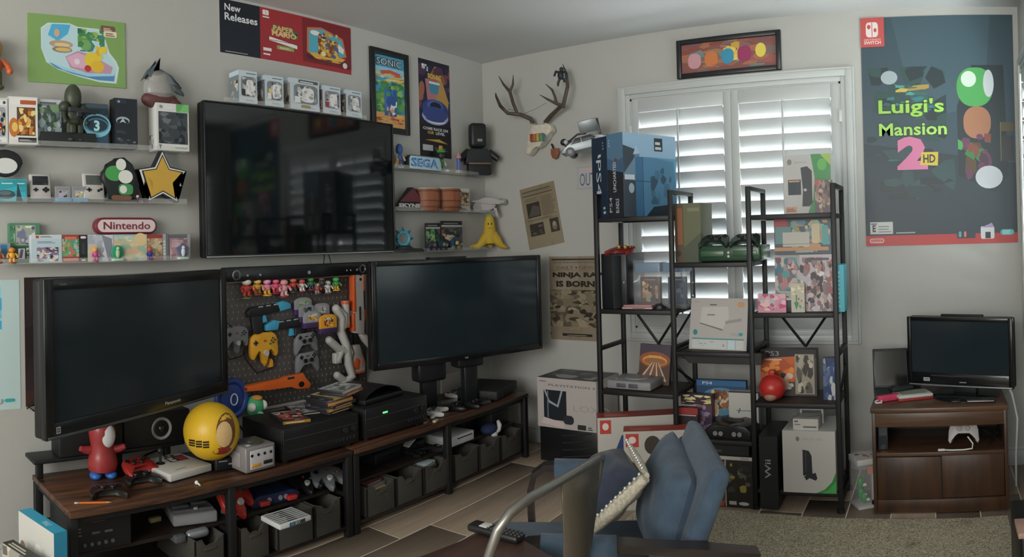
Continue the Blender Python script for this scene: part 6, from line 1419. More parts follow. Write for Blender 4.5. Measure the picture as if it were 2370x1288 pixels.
# antlers
t = empty('antler_mount', (.44, -.02, 2.09), 'deer skull with branching antlers mounted on the back wall', 'antlers')
AN = wood('antler_horn', '#2a2420', '#54493f', 'Z', .5, 1); BO = noisy('skull_bone', '#a39d90', '#b3aea2', 30, .6, .3, 1.7)
def aw(u, v, y=-.06): q = ony(u, v, y); return q - Vector((.44, -.02, 2.09))
def antl(nm, pts, rs, ys): g = G(); g.tube([aw(u, v, y) for (u, v), y in zip(pts, ys)], rs, AN, 10); return g.done(nm, t)
antl('antler', [(1233, 285), (1228, 275), (1205, 265), (1175, 262), (1158, 245), (1148, 222), (1147, 215)], [.016, .015, .0135, .012, .012, .008, .003], [-.06, -.08, -.12, -.16, -.17, -.16, -.15])
antl('tine', [(1198, 264), (1188, 240), (1180, 212), (1166, 196), (1154, 176)], [.012, .012, .012, .008, .002], [-.13, -.13, -.13, -.12, -.11])
antl('tine', [(1180, 212), (1187, 196), (1188, 173)], [.011, .009, .002], [-.13, -.13, -.12])
antl('antler', [(1262, 283), (1275, 268), (1298, 246), (1303, 248), (1308, 225), (1314, 200), (1311, 170), (1302, 148)], [.016, .016, .0145, .0145, .013, .0125, .009, .002], [-.06, -.08, -.12, -.12, -.13, -.13, -.12, -.11])
antl('tine', [(1303, 245), (1288, 240), (1268, 230), (1249, 219)], [.012, .01, .008, .002], [-.12, -.13, -.14, -.15])
antl('tine', [(1288, 239), (1284, 222), (1278, 208), (1263, 194)], [.011, .009, .008, .002], [-.13, -.13, -.13, -.13])
g = G(); g.prism([(aw(u, v).x, aw(u, v).z) for u, v in ((1232, 283), (1243, 293), (1255, 292), (1264, 284), (1276, 290), (1280, 303), (1270, 312), (1262, 322), (1256, 336), (1247, 342), (1240, 338), (1235, 350), (1227, 359), (1219, 356), (1222, 336), (1224, 318), (1229, 300))], -.06, .01, BO, .008); g.done('skull', t)
g = G(); g.box(aw(1243, 318, -.09), (.11, .012, .055), M('#7a5a54', .3), .012); g.done('visor_band', t)
for k, c in enumerate(('#8a3a2c', '#a8602f', '#a89a3a', '#4a8a5a', '#3a6a7a')):
    g = G(); q = aw(1229 + 7.5 * k, 318, -.098); g.box(q, (.018, .003, .05), M(c, .25), .001); g.done('colour_stripe', t)
g = G(); g.tube([aw(1212, 263, -.1), aw(1240, 252, -.1), aw(1265, 238, -.12)], .0012, DGR, 5); g.tube([aw(1168, 262, -.16), aw(1180, 252, -.16), aw(1192, 256, -.14)], .0012, DGR, 5); g.done('thin_wire', t)
t = empty('hanging_tag', aw(1285, 362, -.03) + Vector((.44, -.02, 2.09)), 'rust brown shield shaped tag hanging by the skull', 'tag')
g = G(); g.prism([(-.03, .055), (.03, .055), (.031, .02), (.018, -.01), (0, -.018), (-.018, -.01), (-.031, .02)], -.01, .01, M('#7a4a34', .6), .004); g.done('leather', t); g = G(); g.tube([(-.01, 0, .05), (-.03, .005, .09)], .006, BLKM, 6); g.done('strap', t)
t = empty('clinging_figure', aw(1300, 175, -.115) + Vector((.44, -.02, 2.09)), 'small black toy figure hanging on the right antler tip', 'figurine')
DK = M('#23282c', .5)
g = G(); g.ell((0, -.015, .0), (.022, .018, .03), DK, 12, 8); g.done('torso', t); g = G(); g.ell((.012, -.022, .035), (.015, .015, .017), DK, 10, 8); g.done('head', t)
for pts in ([(-.012, -.015, .02), (-.035, -.015, .03), (-.05, -.015, .0)], [(.015, -.015, .02), (.04, -.015, .015), (.045, -.015, -.035)], [(-.006, -.015, -.02), (-.02, -.015, -.05), (-.022, -.015, -.07)], [(.01, -.015, -.02), (.025, -.015, -.03), (.03, -.015, -.05)]):
    g = G(); g.tube(pts, [.009, .009, .007], DK, 8); g.done('limb', t)
# ------------------------------------------------------------------ on the bookcase
YF = -.655
def boxB(name, label, cat, u0, v0, u1, v1, zb, D, color, y=YF + .01, front=None, left=None, right=None, top=None, rz=0, rot=None, rough=.4, group=None):
    p, w, h = fitB(u0, v0, u1, v1, y, zb)
    return carton(name, label, cat, w, D, h, p, color, rz, group, front, left, right, top, rough=rough, rot=rot)
SL, SM, SR = [[z + .0165 for z in SHELVES[k]] for k in 'LMR']
# two console boxes on the top left shelf, their narrow sides and the blue front turned to the room
def sidebox(label, p, q, back, h, col, front, right, zb):
    """standing box whose front edge runs p -> q; depth goes to the back"""
    d = Vector((q.x - p.x, q.y - p.y)); w = d.length; az = math.atan2(d.y, d.x); m = (p + q) / 2
    return carton('console_box', label, 'console box', w, back, h, (m.x, m.y, zb), col, az, 'console boxes on the top left shelf', front, right=right, rough=.35)
zb = SL[0]
a = Art('#1c2a3a').t('PS4', .28, .28, .6, .72, '#a9b2ba', .0, rot=-90).lines(.7, .05, .86, .16, 2, '#98a4ae').lines(.72, .84, .8, .95, 3, '#6a7c8c').p([(.4, .74), (.62, .76), (.6, .79), (.42, .78)], '#a9b2ba')
sidebox('dark blue console box with white lettering at the left end of the top shelf', Vector((1.2, -.582, 0)), Vector((1.325, -.640, 0)), .36, .46, '#1c2a3a', a, None, zb)
a = Art('#4f6f8a').r(0, 0, 1, .58, '#22262c').p([(0, .58), (1, .52), (1, .7), (.5, .66), (0, .72)], '#3f5c76').t('UNCHARTED', .36, .3, .55, .66, '#b5bcc4', .01, rot=90).t('BUNDLE', .5, .05, .7, .22, '#b5bcc4', .0, rot=90).t('PS4', .1, .06, .26, .24, '#a9b2ba', .0, rot=90).e(.55, .68, .1, .02, '#7a3a3a').lines(.1, .85, .2, .95, 3, '#8aa0b4')
b = Art('#7f9cb4').p([(0, 0), (.3, 0), (.25, .8), (0, .85)], '#2f3a44').p([(0, .5), (.2, .7), (.25, .8), (.3, .75), (.3, .4)], '#5a7488').r(.22, 0, 1, .72, '#44708e').r(.22, 0, .36, .72, '#345e80').r(.355, 0, .365, .72, '#22405a').r(.22, .42, .6, .43, '#22405a').p([(.58, .72), (.95, .68), (1, .3), (1, .72)], '#4f86a4').p([(.55, .12), (.98, .16), (1, 0), (.4, 0)], '#1d2a34').busy(.5, .15, .9, .7, ['#3a5f7a', '#2f5068', '#40708a', '#2a4658'], 14, 4, .35, .15).r(.02, .44, .2, .5, '#a9b4bc').r(.58, .8, .74, .96, '#23282e').lines(.6, .82, .72, .94, 2, '#a9b0b6').p([(.18, .74), (.24, .86), (.3, .76)], '#8fa8bc').e(.14, .34, .05, .06, '#8a98a4')
sidebox('tall blue console box with a blue console printed on it on the top left shelf', Vector((1.327, -.641, 0)), Vector((1.453, -.70, 0)), .40, .465, '#4f6f8a', a, None, zb)
o = bpy.data.objects['console_box.%03d' % max(int(x.name.split('.')[1]) for x in bpy.data.objects if x.name.startswith('console_box.'))]
b.put('side_print', o, .40, .465, (.1391 / 2 + .0006, 0, 0), 'right')
# second left shelf
zb = SL[1]
t = empty('black_console', (1.35, -.645, zb), 'tall matt black console slab standing on the second left shelf', 'game console')
g = G(); g.box((0, .13, .155), (.16, .25, .31), M('#13161a', .35, gain=1.4), .006); g.done('case', t); g = G(); g.cyl((.065, 0, .15), (.065, -.004, .15), .006, GRY, n=12); g.done('power_button', t)
g = G(); g.box((.045, .03, .155), (.002, .25, .29), DGR); g.done('seam', t)
gamepad('red and gold gamepad lying on the black console slab', 'pad', '#6a1f22', mx=Matrix.Translation((1.39, -.60, zb + .327)) @ Matrix.Rotation(-.2, 4, 'Z') @ Matrix.Rotation(-pi / 2 + .25, 4, 'X'), s=1.0, dark=M('#b58a3a', .3, .5))
CLP = clear('clear_acrylic_case', (.92, .96, 1), .04, .12)
for k, (u0, u1, c, pal, lab) in enumerate(((1466, 1529, '#4a3a34', BRN + DRK + ['#8a7a6a'], 'clear acrylic case holding a brown game box on the second left shelf'), (1531, 1588, '#23304a', ['#2a3a54', '#1d2840', '#3a4a64', '#54647a'], 'clear acrylic case holding a dark blue game box on the second left shelf'))):
    p, w, h = fitB(u0, 602, u1, 705, -.6 + .03 * k, zb)
    t = empty('acrylic_case', p, lab, 'display case')
    g = G(); g.box((0, .06, h / 2), (w, .12, h), CLP, .002); g.done('clear_case', t)
    g = G(); g.box((0, .06, h - .04), (w * .9, .1, .05), M('#54708a', .4), .002); g.done('blue_header', t)
    g = G(); g.box((0, .06, .01 + h * .32), (w * .72, .03, h * .58), M(c, .4), .001); gb = g.done('game_box', t)
    Art(c).busy(.1, .1, .9, .85, pal, 22, k + 3, .4, .14).lines(.2, .88, .8, .95, 1, '#7a7470').put('front_print', t, w * .72, h * .58, (-w * .36, .0444, .01 + h * .03))
    g = G(); g.box((0, .06, .004), (w * .98, .118, .006), DGR); g.done('base', t)
p, w, h = fitB(1440, 696, 1508, 711, -.655, zb)
t = empty('pink_handheld', p, 'small pink handheld console lying flat on the second left shelf', 'handheld console', rz=.08)
g = G(); g.box((0, .04, .008), (w, .08, .012), M('#a8888a', .35), .004); g.done('lower_half', t); g = G(); g.box((.002, .04, .02), (w * .94, .076, .01), M('#a5807f', .35), .004); g.done('upper_half', t); g = G(); g.box((.01, -.001, .008), (w * .4, .002, .003), DGR); g.done('slot', t)
t = empty('cable', tuple(ony(1512, 705, -.63)), 'short loop of black cable beside the pink handheld', 'cable'); t.location.z = zb
g = G(); g.tube([(0, 0, .006), (.02, .0, .025), (.04, .01, .028), (.055, .02, .012), (.06, .03, .006)], .007, BLKM, 8); g.done('cord', t)
# third left shelf
zb = SL[2]
p, w, h = fitB(1394, 862, 1508, 902, -.64, zb)
t = empty('grey_console', (p.x + .01, -.64, zb), 'flat grey console with two port blocks on the third left shelf', 'game console', rz=-.02)
g = G(); g.box((0, .11, .026), (.27, .22, .046), M('#77787a', .5, gain=1.5), .006); g.done('case', t); g = G(); g.cyl((0, .13, .049), (0, .13, .054), .075, M('#7d7e80', .5, gain=1.5), n=32); g.done('disc_lid', t)
for x in (-.045, .03):
    g = G(); g.box((x, -.001, .025), (.055, .006, .022), M('#4a4b4e', .5), .002); g.done('port_block', t)
g = G(); g.cyl((-.1, .06, .049), (-.1, .06, .055), .014, M('#6a6b6d', .5), n=16); g.done('button', t)
p, w, h = fitB(1478, 797, 1548, 884, -.45, zb)
a = Art('#4a3226').r(0, .55, 1, 1, '#3a3040').e(.5, .62, .5, .2, '#8a4a26').e(.5, .6, .4, .13, '#c98a3a').e(.5, .58, .36, .09, '#8a5a34').t('2600', .3, .66, .7, .73, '#c9a05a', .0)
for k in range(7): a.p([(.42 + .03 * k, .56), (.45 + .03 * k, .56), (.1 + .135 * k, .1), (.0 + .14 * k, .1)], ('#b59a84', '#6a4a38')[k % 2])
carton('game_box', 'square box with an orange glow and white beams leaning on the third left shelf', 'game box', w, .03, h, (p.x, -.46, zb), '#3a3038', front=a, rot=(-.1, .05, .03))
# floor boxes under the left bay
def floorbox(name, label, u0, v0, u1, v1, y, D, color, front, rz=0, right=None, left=None, top=None, zb=0.0):
    p, w, h = fitB(u0, v0, u1, v1, y, zb); return carton(name, label, 'game box', w, D, h, p, color, rz, None, front, left, right, top)
LAB = Art('#aca9a2').r(.04, .8, .22, .96, '#a33c34').e(.13, .88, .05, .05, '#c9b9b4').r(.125, .84, .135, .92, '#a33c34')
a1 = Art('#a9a69f').r(.03, .8, .17, .97, '#a33c34').e(.1, .89, .04, .045, '#c9b9b4').p([(.18, .5), (.3, .78), (.42, .76), (.5, .5)], '#2f3f6a').rr(.42, .52, .62, .7, .05, .05, '#7a5448').e(.7, .75, .1, .12, '#3a3434').r(.16, .12, .62, .42, '#23282c').r(.18, .14, .6, .4, '#a9a69f').t('LABO', .22, .2, .58, .34, '#23282c', .04).r(.16, .04, .62, .07, '#23282c').busy(.65, .1, .95, .6, GRS + BRN, 14, 5, .3, .12)
t1 = Art('#8f3a32').lines(.1, .2, .4, .8, 1, '#a85a50')
l1 = Art('#8a8078').busy(.05, .05, .95, .95, RDS + GRS + ['#2f3f6a'], 16, 7, .4, .15)
carton('game_box', 'larger white and red cardboard kit box at the foot of the left bay', 'game box', .44, .13, .44, (1.485, -.67, .0), '#a9a69f', .52, None, a1, left=l1, top=t1)
a2 = Art('#a9a69f').r(.03, .8, .22, .97, '#a33c34').e(.125, .89, .055, .045, '#c9b9b4').e(.42, .82, .12, .12, '#3a3430').p([(.25, .55), (.45, .75), (.65, .7), (.6, .5)], '#8a5a3a').busy(.2, .35, .6, .62, ['#b5702f', '#8a4a2a', '#c98a3a'], 9, 4, .4, .2).r(.1, .55, .2, .62, '#6a6f74').busy(.6, .5, .97, .95, ['#2f3f5a', '#3a4a64', '#8a5a4a'], 9, 6, .4, .2)
carton('game_box', 'smaller white and red cardboard kit box in front of the larger one', 'game box', .36, .11, .41, (1.66, -.80, .0), '#a9a69f', .42, None, a2, left=Art('#9a958c').busy(.1, .1, .9, .9, GRS + DRK, 14, 8, .4, .15), top=t1)
# white console box stacked on a black crate, left of the bookcase
t = empty('black_crate', (.845, -.34, 0), 'black box with glossy folds under the white console box by the wall', 'box')
g = G(); g.box((0, .16, .11), (.42, .3, .22), M('#141517', .35, gain=1.4), .006); g.done('body', t)
for k in range(4):
    g = G(); g.tube([(-.04, -.002 + .012, .04 + .045 * k), (.05, .008, .055 + .045 * k), (.17, .012, .075 + .045 * k)], .005, M('#2c2e32', .25), 6); g.done('fold', t)
a = Art('#a8a3a0').t('PLAYSTATION 3', .2, .84, .98, .885, '#5a5450', .01).r(.11, .16, .5, .76, '#1d2228').p([(.11, .76), (.2, .5), (.36, .42), (.44, .76), (.41, .76), (.34, .47), (.21, .55), (.14, .76)], '#8f98a0').r(.17, .2, .19, .74, '#6a747c').p([(.05, .08), (.45, .02), (.45, .12), (.11, .2)], '#bdb0ae').rr(.44, .1, .62, .28, .06, .08, '#2a2d32').t('LOXD', .62, .38, 1.2, .5, '#8f8a88', -.012).r(.68, .02, .82, .12, '#2a2d30').lines(.85, .03, .93, .11, 2, '#4a4846').lines(.04, .92, .16, .95, 1, '#5a5450').busy(.02, .0, .3, .05, ['#b09a9a', '#a89090'], 4, 3, .5, .3)
b_ = carton('console_box', 'white console box with a black console printed on it, stacked on the black box', 'console box', .43, .3, .315, (.845, -.34, .222), '#a8a3a0', .0, None, a, top=Art('#23262a').busy(.1, .1, .9, .9, ['#3a3d40', '#5a5d60', '#8a8d90'], 12, 3, .4, .15))
# ---- middle bay
zb = SM[0]
p, w, h = fitB(1562, 470, 1622, 596, -.6, zb)
a = Art('#54583f').r(0, 0, .34, 1, '#4a3f2c').r(.1, .3, .3, .92, '#7a4a2c').p([(.34, .0), (1, .0), (1, .5), (.34, .25)], '#3f4636').r(.5, .86, .95, .92, '#6a6e50').e(.15, .15, .08, .05, '#23281f')
carton('console_box', 'tall olive green console box on the upper middle shelf', 'console box', w, .2, h, (p.x, -.6, zb), '#54583f', .0, None, a, top=Art('#6a4a30'))
p, w, h = fitB(1622, 560, 1752, 600, -.63, zb)
t = empty('green_console', (p.x, -.63, zb), 'dark translucent green console on the upper middle shelf', 'game console')
GC = M('#1f3a2a', .25, gain=1.5); w = .34
g = G(); g.box((0, .12, .045), (w, .24, .084), GC, .008); g.done('case', t)
for x in (-.09, .09):
    g = G(); g.box((x, -.003, .045), (.13, .006, .03), M('#33503a', .3, gain=1.5), .002); g.done('front_panel', t)
for zz in (.05, .03):
    g = G(); g.cyl((0, -.001, zz), (0, -.005, zz), .007, LGR, n=12); g.done('button', t)
g = G(); g.box((w / 2 - .003, .1, .045), (.008, .14, .06), M('#4a7a3a', .3), .002); g.done('green_side', t)
for k, x in enumerate((-.085, .085)):
    gamepad(('left', 'right')[k] + ' dark green gamepad resting on the green console', 'pad', '#23302a', mx=Matrix.Translation((p.x + x, -.575, zb + .115)) @ Matrix.Rotation(-pi / 2 + .5, 4, 'X'), s=1.0, dark=M('#161a18', .4), group='dark green gamepads on the green console')
zb = SM[1] + .001
p, w, h = fitB(1590, 694, 1728, 797, -.6, zb)
a = Art('#a29f9c').p([(.18, .52), (.58, .4), (.68, .62), (.66, .84), (.2, .82)], '#b0aeab').p([(.18, .52), (.58, .4), (.58, .37), (.17, .5)], '#6a6866').r(.34, .86, .46, .88, '#4a4a48').lines(.3, .66, .44, .71, 1, '#7a7876').p([(.62, .5), (.9, .56), (.9, .62), (.62, .56)], '#8a8886').e(.88, .88, .065, .055, '#b58a64').e(.1, .33, .04, .055, '#2a7a80').t('WiiU', .72, .27, .92, .34, '#8a8886', .0).rr(.86, .28, .93, .34, .02, .02, '#3a8a94').r(.05, .2, .95, .22, '#2f7f8c').r(.05, .02, .66, .19, '#b0b4b2').busy(.08, .05, .62, .16, ['#8a4a4a', '#5a8a8a', '#6a6a68', '#a0a09e'], 12, 3, .12, .06).r(.68, .02, .8, .19, '#a9c0c4').r(.82, .02, .95, .19, '#b0b4b2').lines(.06, .92, .15, .94, 1, '#8a8886')
carton('console_box', 'white console box leaning back in the deep middle tray', 'console box', w, .1, h + .01, (p.x, -.6, zb), '#a29f9c', 0, None, a, right=Art('#2f4a58').busy(.1, .05, .9, .95, ['#3a5a6a', '#54707a', '#2a3f4a'], 10, 4, .4, .2), rot=(-.18, .0, -.1))
zb = SM[2]
a = Art('#24405f').r(0, .88, 1, 1, '#2a5a86').t('PS4', .12, .91, .32, .97, '#b0bcc8', .02).e(.5, .55, .45, .3, '#4a7a94').busy(.3, .05, .75, .8, BRN + ['#8a5a3a', '#54707a', '#3a2a28', '#c9a078'], 40, 8, .3, .1)
boxB('game_box', 'wide blue game box at the back of the lower middle shelf', 'game box', 1614, 880, 1728, 1030, zb, .04, '#24405f', -.44, a)
a = Art('#54404a').r(0, .72, 1, 1, '#3a2a3a').busy(.02, .74, .98, .98, ['#b5a05a', '#c9c08a', '#4a3a3a', '#d0c890'], 22, 3, .3, .12).busy(0, .0, 1, .72, PRP + ['#6a4a54', '#8a6a7a', '#3a3040', '#a08a90'], 40, 5, .35, .12).r(.0, .66, .5, .7, '#a8a4a0')
boxB('game_box', 'dark purple game box with yellow top print on the lower middle shelf', 'game box', 1577, 912, 1648, 1030, zb, .05, '#54404a', -.5, a)
a = Art('#b0afab').lines(.25, .5, .8, .54, 1, '#6a747c').p([(.3, .44), (.36, .58), (.4, .56), (.36, .46)], '#4a6a80').r(.0, .96, 1, 1, '#2a2d30')
boxB('game_box', 'plain white game box with small blue lettering on the lower middle shelf', 'game box', 1688, 905, 1756, 1030, zb, .05, '#b0afab', -.48, a)
a = Art('#2a2628').r(0, .75, 1, 1, '#8a3030').r(.04, .78, .3, .96, '#a33c34').p([(.3, .2), (.6, .5), (.9, .3), (.8, 0), (.3, 0)], '#8a2f2f').lines(.1, .7, .95, .76, 1, '#b0aaa8')
boxB('game_box', 'red and black game box in front of the purple one, beside the armchair', 'game box', 1564, 943, 1616, 1035, zb, .03, '#2a2628', -.6, a, left=Art('#8a3030'))
p, w, h = fitB(1632, 988, 1738, 1036, -.65, zb)
t = empty('dark_console', (p.x, -.65, zb), 'black games console with four round grey ports on the lower middle shelf', 'game console')
g = G(); g.prism([(-w / 2, 0), (w / 2, 0), (w / 2, .045), (w * .38, .07), (w * .2, .078), (0, .066), (-w * .2, .078), (-w * .38, .07), (-w / 2, .045)], 0, .2, M('#17191b', .35, gain=1.4), .006); g.done('shell', t)
for x in (-.27, -.15, .14, .26):
    g = G(); g.cyl((w * x, -.001, .03), (w * x, -.006, .03), .0125, M('#74777a', .4), n=16); g.done('controller_port', t)
g = G(); g.box((0, .1, .075), (.12, .03, .02), BLK, .003); g.done('slot_cover', t)
# lower middle: black box lid and patterned game box on the floor
p, w, h = fitB(1652, 1052, 1742, 1172, -.69, 0.002)
carton('game_box', 'black console box lid lying on the patterned game box', 'game box', .36, .28, .05, (1.93, -.66, .268), '#1a1b1d', .0, front=Art('#1a1b1d').lines(.15, .3, .6, .7, 1, '#4a4846'))
a = Art('#23211f').r(.0, .93, 1, 1, '#a8a6a2').t('Wii', .84, .94, .95, .985, '#6a6a68', .02).busy(0, .0, .62, .93, ['#7a3a34', '#a89484', '#3a4a3a', '#c9b8a0', '#2a2624', '#8a6a3a', '#4a6a54', '#b0453f'], 80, 6, .22, .07).r(.63, 0, .645, .93, '#a8a09a').busy(.66, .3, .98, .9, ['#23211f', '#3a3a3c', '#8a7a3a', '#54504a', '#2a2826'], 22, 4, .3, .1).r(.68, .05, .78, .12, '#a8a6a2').e(.88, .08, .07, .035, '#b0aeaa')
carton('game_box', 'black game bundle box with a crowded colourful cover on the floor below the middle bay', 'game box', .4, .2, .262, (1.93, -.675, .005), '#23211f', 0, None, a)
# ---- right bay
zb = SR[0]
a = Art('#9fa09f').e(.12, .88, .05, .05, '#6a6d6c').lines(.22, .86, .5, .9, 1, '#8f908f').p([(.58, 1), (1, 1), (1, 0), (.5, 0), (.62, .25), (.66, .6)], '#3a7a4a').p([(.78, 1), (1, 1), (1, .8)], '#86a04a').e(.82, .82, .1, .1, '#4f9a4a').r(.08, .42, .36, .58, '#54463f').r(.08, .32, .36, .56, '#23303a').lines(.1, .54, .34, .58, 1, '#b58a6a').p([(.36, .78), (.5, .8), (.6, .72), (.6, .18), (.54, .12), (.38, .12), (.4, .4)], '#2a3238').e(.45, .4, .035, .025, '#9fa3a4').r(.02, .02, .26, .12, '#a5806a').lines(.04, .04, .24, .1, 2, '#7a4a3a')
boxB('console_box', 'white and green console box on the top right shelf', 'console box', 1815, 357, 1923, 488, zb, .14, '#9fa09f', -.6, a, right=Art('#a5a6a4'), rz=-.03)
a = Art('#4a4448').busy(0, 0, 1, 1, ['#54484a', '#6a5a58', '#3a3438', '#8a7468', '#7a5a54', '#a08a7a'], 40, 5, .3, .1).r(.0, .86, .26, 1, '#a33c44')
boxB('game_box', 'small brown game box standing before the white and green console box', 'game box', 1886, 416, 1926, 488, zb, .02, '#4a4448', -.645, a)
zb = SR[1]
a = Art('#3a4a54').busy(.3, .05, .98, .95, ['#54748a', '#8a7a5a', '#6a8a7a', '#a5805a', '#4a6a7a', '#b59a74', '#7a9a8a'], 40, 8, .3, .1).r(0, .78, .24, 1, '#8a343a').r(.02, .3, .3, .78, '#54787a').r(.0, .1, .95, .2, '#a57a5a').r(.15, .22, .62, .62, '#a5a39c').r(.15, .28, .62, .3, '#7a7874').rr(.66, .3, .8, .85, .05, .05, '#b0a284').rr(.84, .25, .95, .8, .04, .05, '#4a8a8a')
bz = onz(1800, 592, 1).z
p, w, h = fitB(1792, 505, 1924, 588, -.56)
carton('console_box', 'colourful console bundle box standing on the game boxes under the top right shelf', 'console box', w, .1, h, (p.x, -.56, p.z), '#4a5a60', 0, None, a)
bt = p.z
a = Art('#8a8688').r(0, .8, 1, 1, '#9a989a').busy(0, 0, 1, .95, ['#5a8a94', '#3a6a7a', '#a5787a', '#b0a4a0', '#7a5a64', '#4a8a8a', '#6a4a54'], 44, 5, .3, .1)
p2, w2, h2 = fitB(1797, 592, 1868, 718, -.5, zb); carton('game_box', 'pale game box with teal and red print at the back of the second right shelf', 'game box', w2, .1, bt - zb - .001, (p2.x, -.53, zb), '#8a8688', 0, None, a)
a = Art('#a39ea4').busy(0, 0, 1, .95, ['#7a6a70', '#b0a8ac', '#54484c', '#8a5a5a', '#c9c4c6', '#3a3438', '#a08a80', '#90707a'], 90, 12, .22, .07).lines(.3, .9, .9, .97, 1, '#4a4448')
p3, w3, h3 = fitB(1852, 592, 1930, 719, -.6, zb); carton('game_box', 'tall pale game box with a crowd of small figures printed on it', 'game box', w3, .11, bt - zb - .001, (p3.x, -.6, zb), '#a39ea4', 0, None, a)
p4, w4, h4 = fitB(1913, 592, 1940, 692, -.62, zb + .07); carton('game_case', 'bright cyan game case at the right edge of the second right shelf', 'game case', .05, .12, .24, (p3.x + w3 / 2 + .032, -.635, zb), '#3a98a8', 0, None, Art('#3a98a8').lines(.3, .1, .6, .9, 9, '#7ab8c0'), top=Art('#3a98a8'))
a = Art('#b57a8c').r(0, .75, 1, 1, '#c09aa4').busy(0, 0, 1, 1, ['#c07a94', '#b58a9a', '#d0a4b0', '#a54a6a', '#9aa8a8', '#c9b0a4'], 26, 5, .35, .12)
boxB('game_box', 'small pink game box at the front of the second right shelf', 'game box', 1754, 680, 1819, 716, zb, .03, '#b57a8c', -.65, a)
p, w, h = fitB(1804, 655, 1830, 675, -.64, zb + .05)
t = empty('small_scoreboard', (p.x + .01, -.635, zb), 'small grey framed screen on a dark block behind the pink box', 'gadget'); g = G(); g.box((0, .02, .03), (.05, .03, .06), DGR, .002); g.done('block', t); g = G(); g.box((-.006, .005, .085), (.066, .012, .05), M('#9a9c9a', .4), .003, rot=Matrix.Rotation(-.2, 3, 'X')); g.done('frame', t); Art('#8a8f8a').lines(.2, .3, .8, .6, 1, '#3a3f3a').put('screen_print', t, .052, .036, (-.032, -.004, .066))
a = Art('#a8a698').busy(0, .6, 1, 1, ['#b0a890', '#c9b890', '#a59a84', '#d0c4a8'], 14, 4, .4, .15).p([(.35, .6), (.45, .6), (.45, .35), (.6, .35), (.38, .08), (.2, .35), (.35, .35)], '#3a7a5a').busy(.5, .1, .95, .5, ['#a89a7a', '#8a4a3a', '#4a8a6a'], 8, 3, .3, .15)
boxB('game_box', 'small cream game box with a green arrow on the second right shelf', 'game box', 1831, 655, 1862, 718, zb, .02, '#a8a698', -.64, a)
zb = SR[2]
a = Art('#3f3636').r(0, .82, 1, 1, '#1f1f22').t('PS3', .1, .86, .34, .96, '#8a8a8c', .0).p([(0, .3), (0, .8), (.72, .86), (.6, .3)], '#b0582a').busy(.0, .35, .6, .8, ['#c06a2f', '#a04a22', '#d0803a', '#8a3a1c'], 16, 5, .4, .15).lines(.05, .76, .4, .82, 1, '#b0aaa8').r(.62, .04, .96, .9, '#8a8678').busy(.64, .06, .94, .88, ['#9a9484', '#54504a', '#3a3834', '#b0aa98', '#74705f'], 26, 8, .35, .14).busy(.3, .1, .62, .5, ['#2a2624', '#a89484', '#54443a', '#b0aca4'], 14, 9, .4, .15)
boxB('game_box', 'orange and black game box behind the red ball figure on the third right shelf', 'game box', 1760, 808, 1890, 905, zb, .07, '#2a2628', -.5, a, right=Art('#23211f'))
a = Art('#26375a').busy(0, 0, 1, 1, ['#2f4670', '#1f2f50', '#54607a', '#8a8f98', '#3a5080', '#a5a8ac'], 30, 6, .35, .12)
boxB('blister_pack', 'dark blue figure pack at the right end of the third right shelf', 'figure box', 1905, 828, 1943, 915, zb, .05, '#26375a', -.58, a, left=Art('#4a4f5a').busy(0, 0, 1, 1, GRS, 8, 3))
# red ball figure without a face
c = ony(1785, 888, -.62); R = .069
t = empty('ball_figure', (c.x, -.6, zb + R * .93), 'round glossy red ball figure with a small tuft on the third right shelf', 'figurine')
g = G(); g.ell((0, 0, 0), (R * 1.03, R, R * .98), M('#96241f', .35, gain=1.6), 36, 24); g.done('ball', t)
g = G(); g.prism([(-.014, .058), (.01, .058), (.016, .085), (.006, .095), (-.002, .088), (-.012, .094), (-.02, .08)], -.008, .008, M('#96241f', .35, gain=1.6), .004); g.done('tuft', t)
g = G(); g.ell((0, -R * .62, -R * .55), (R * .5, R * .45, R * .32), M('#8a6a5a', .4), 20, 12); g.done('pale_belly', t)
# bottom right: two console boxes
zb = SR[3]
carton('console_box', 'black console box standing sideways at the foot of the right bay', 'console box', .095, .3, .37, (2.225, -.705, .02), '#15171a', .02, None, Art('#17191c').t('Wii', .3, .42, .62, .68, '#8a8c8e', .01, rot=90), right=Art('#15171a').lines(.1, .1, .2, .9, 1, '#2a2d30'), top=Art('#1a1c1f'))
p, w, h = fitB(1812, 997, 1934, 1138, -.69, zb)
a = Art('#a5a4a1').p([(1, 0), (1, .34), (.92, .18), (.78, .06), (.62, 0)], '#2f7a3a').p([(1, 0), (1, .2), (.86, .06), (.72, 0)], '#3f944a').e(.29, .87, .035, .04, '#6a6c6a').t('XBOX 360', .36, .85, .74, .89, '#8a8c8a', .0).p([(.38, .7), (.5, .68), (.55, .6), (.56, .28), (.38, .28)], '#22262a').p([(.38, .26), (.62, .33), (.65, .24), (.62, .2), (.5, .24), (.44, .2), (.4, .26)], '#22262a').r(.43, .35, .44, .66, '#4a4e52')
carton('console_box', 'big white console box with a green corner on the lowest right shelf', 'console box', w, .3, h, (p.x, -.69, zb), '#a5a4a1', 0, None, a, top=Art('#a8a7a4'))
zt = zb + h
p, w, h = fitB(1836, 988, 1894, 1018, -.67, zt)
carton('accessory_box', 'small white accessory box on the big white console box', 'accessory box', w, .12, .055, (p.x, -.67, zt), '#a8a6a2', -.02, None, Art('#aaa8a4').lines(.4, .2, .95, .5, 1, '#5a5a58', .5).lines(.05, .45, .3, .6, 1, '#5a5a58').r(.05, .7, .2, .85, '#54555a'), top=Art('#a8a6a2').p([(.3, .1), (1, .6), (1, .8)], '#4a8a54'))
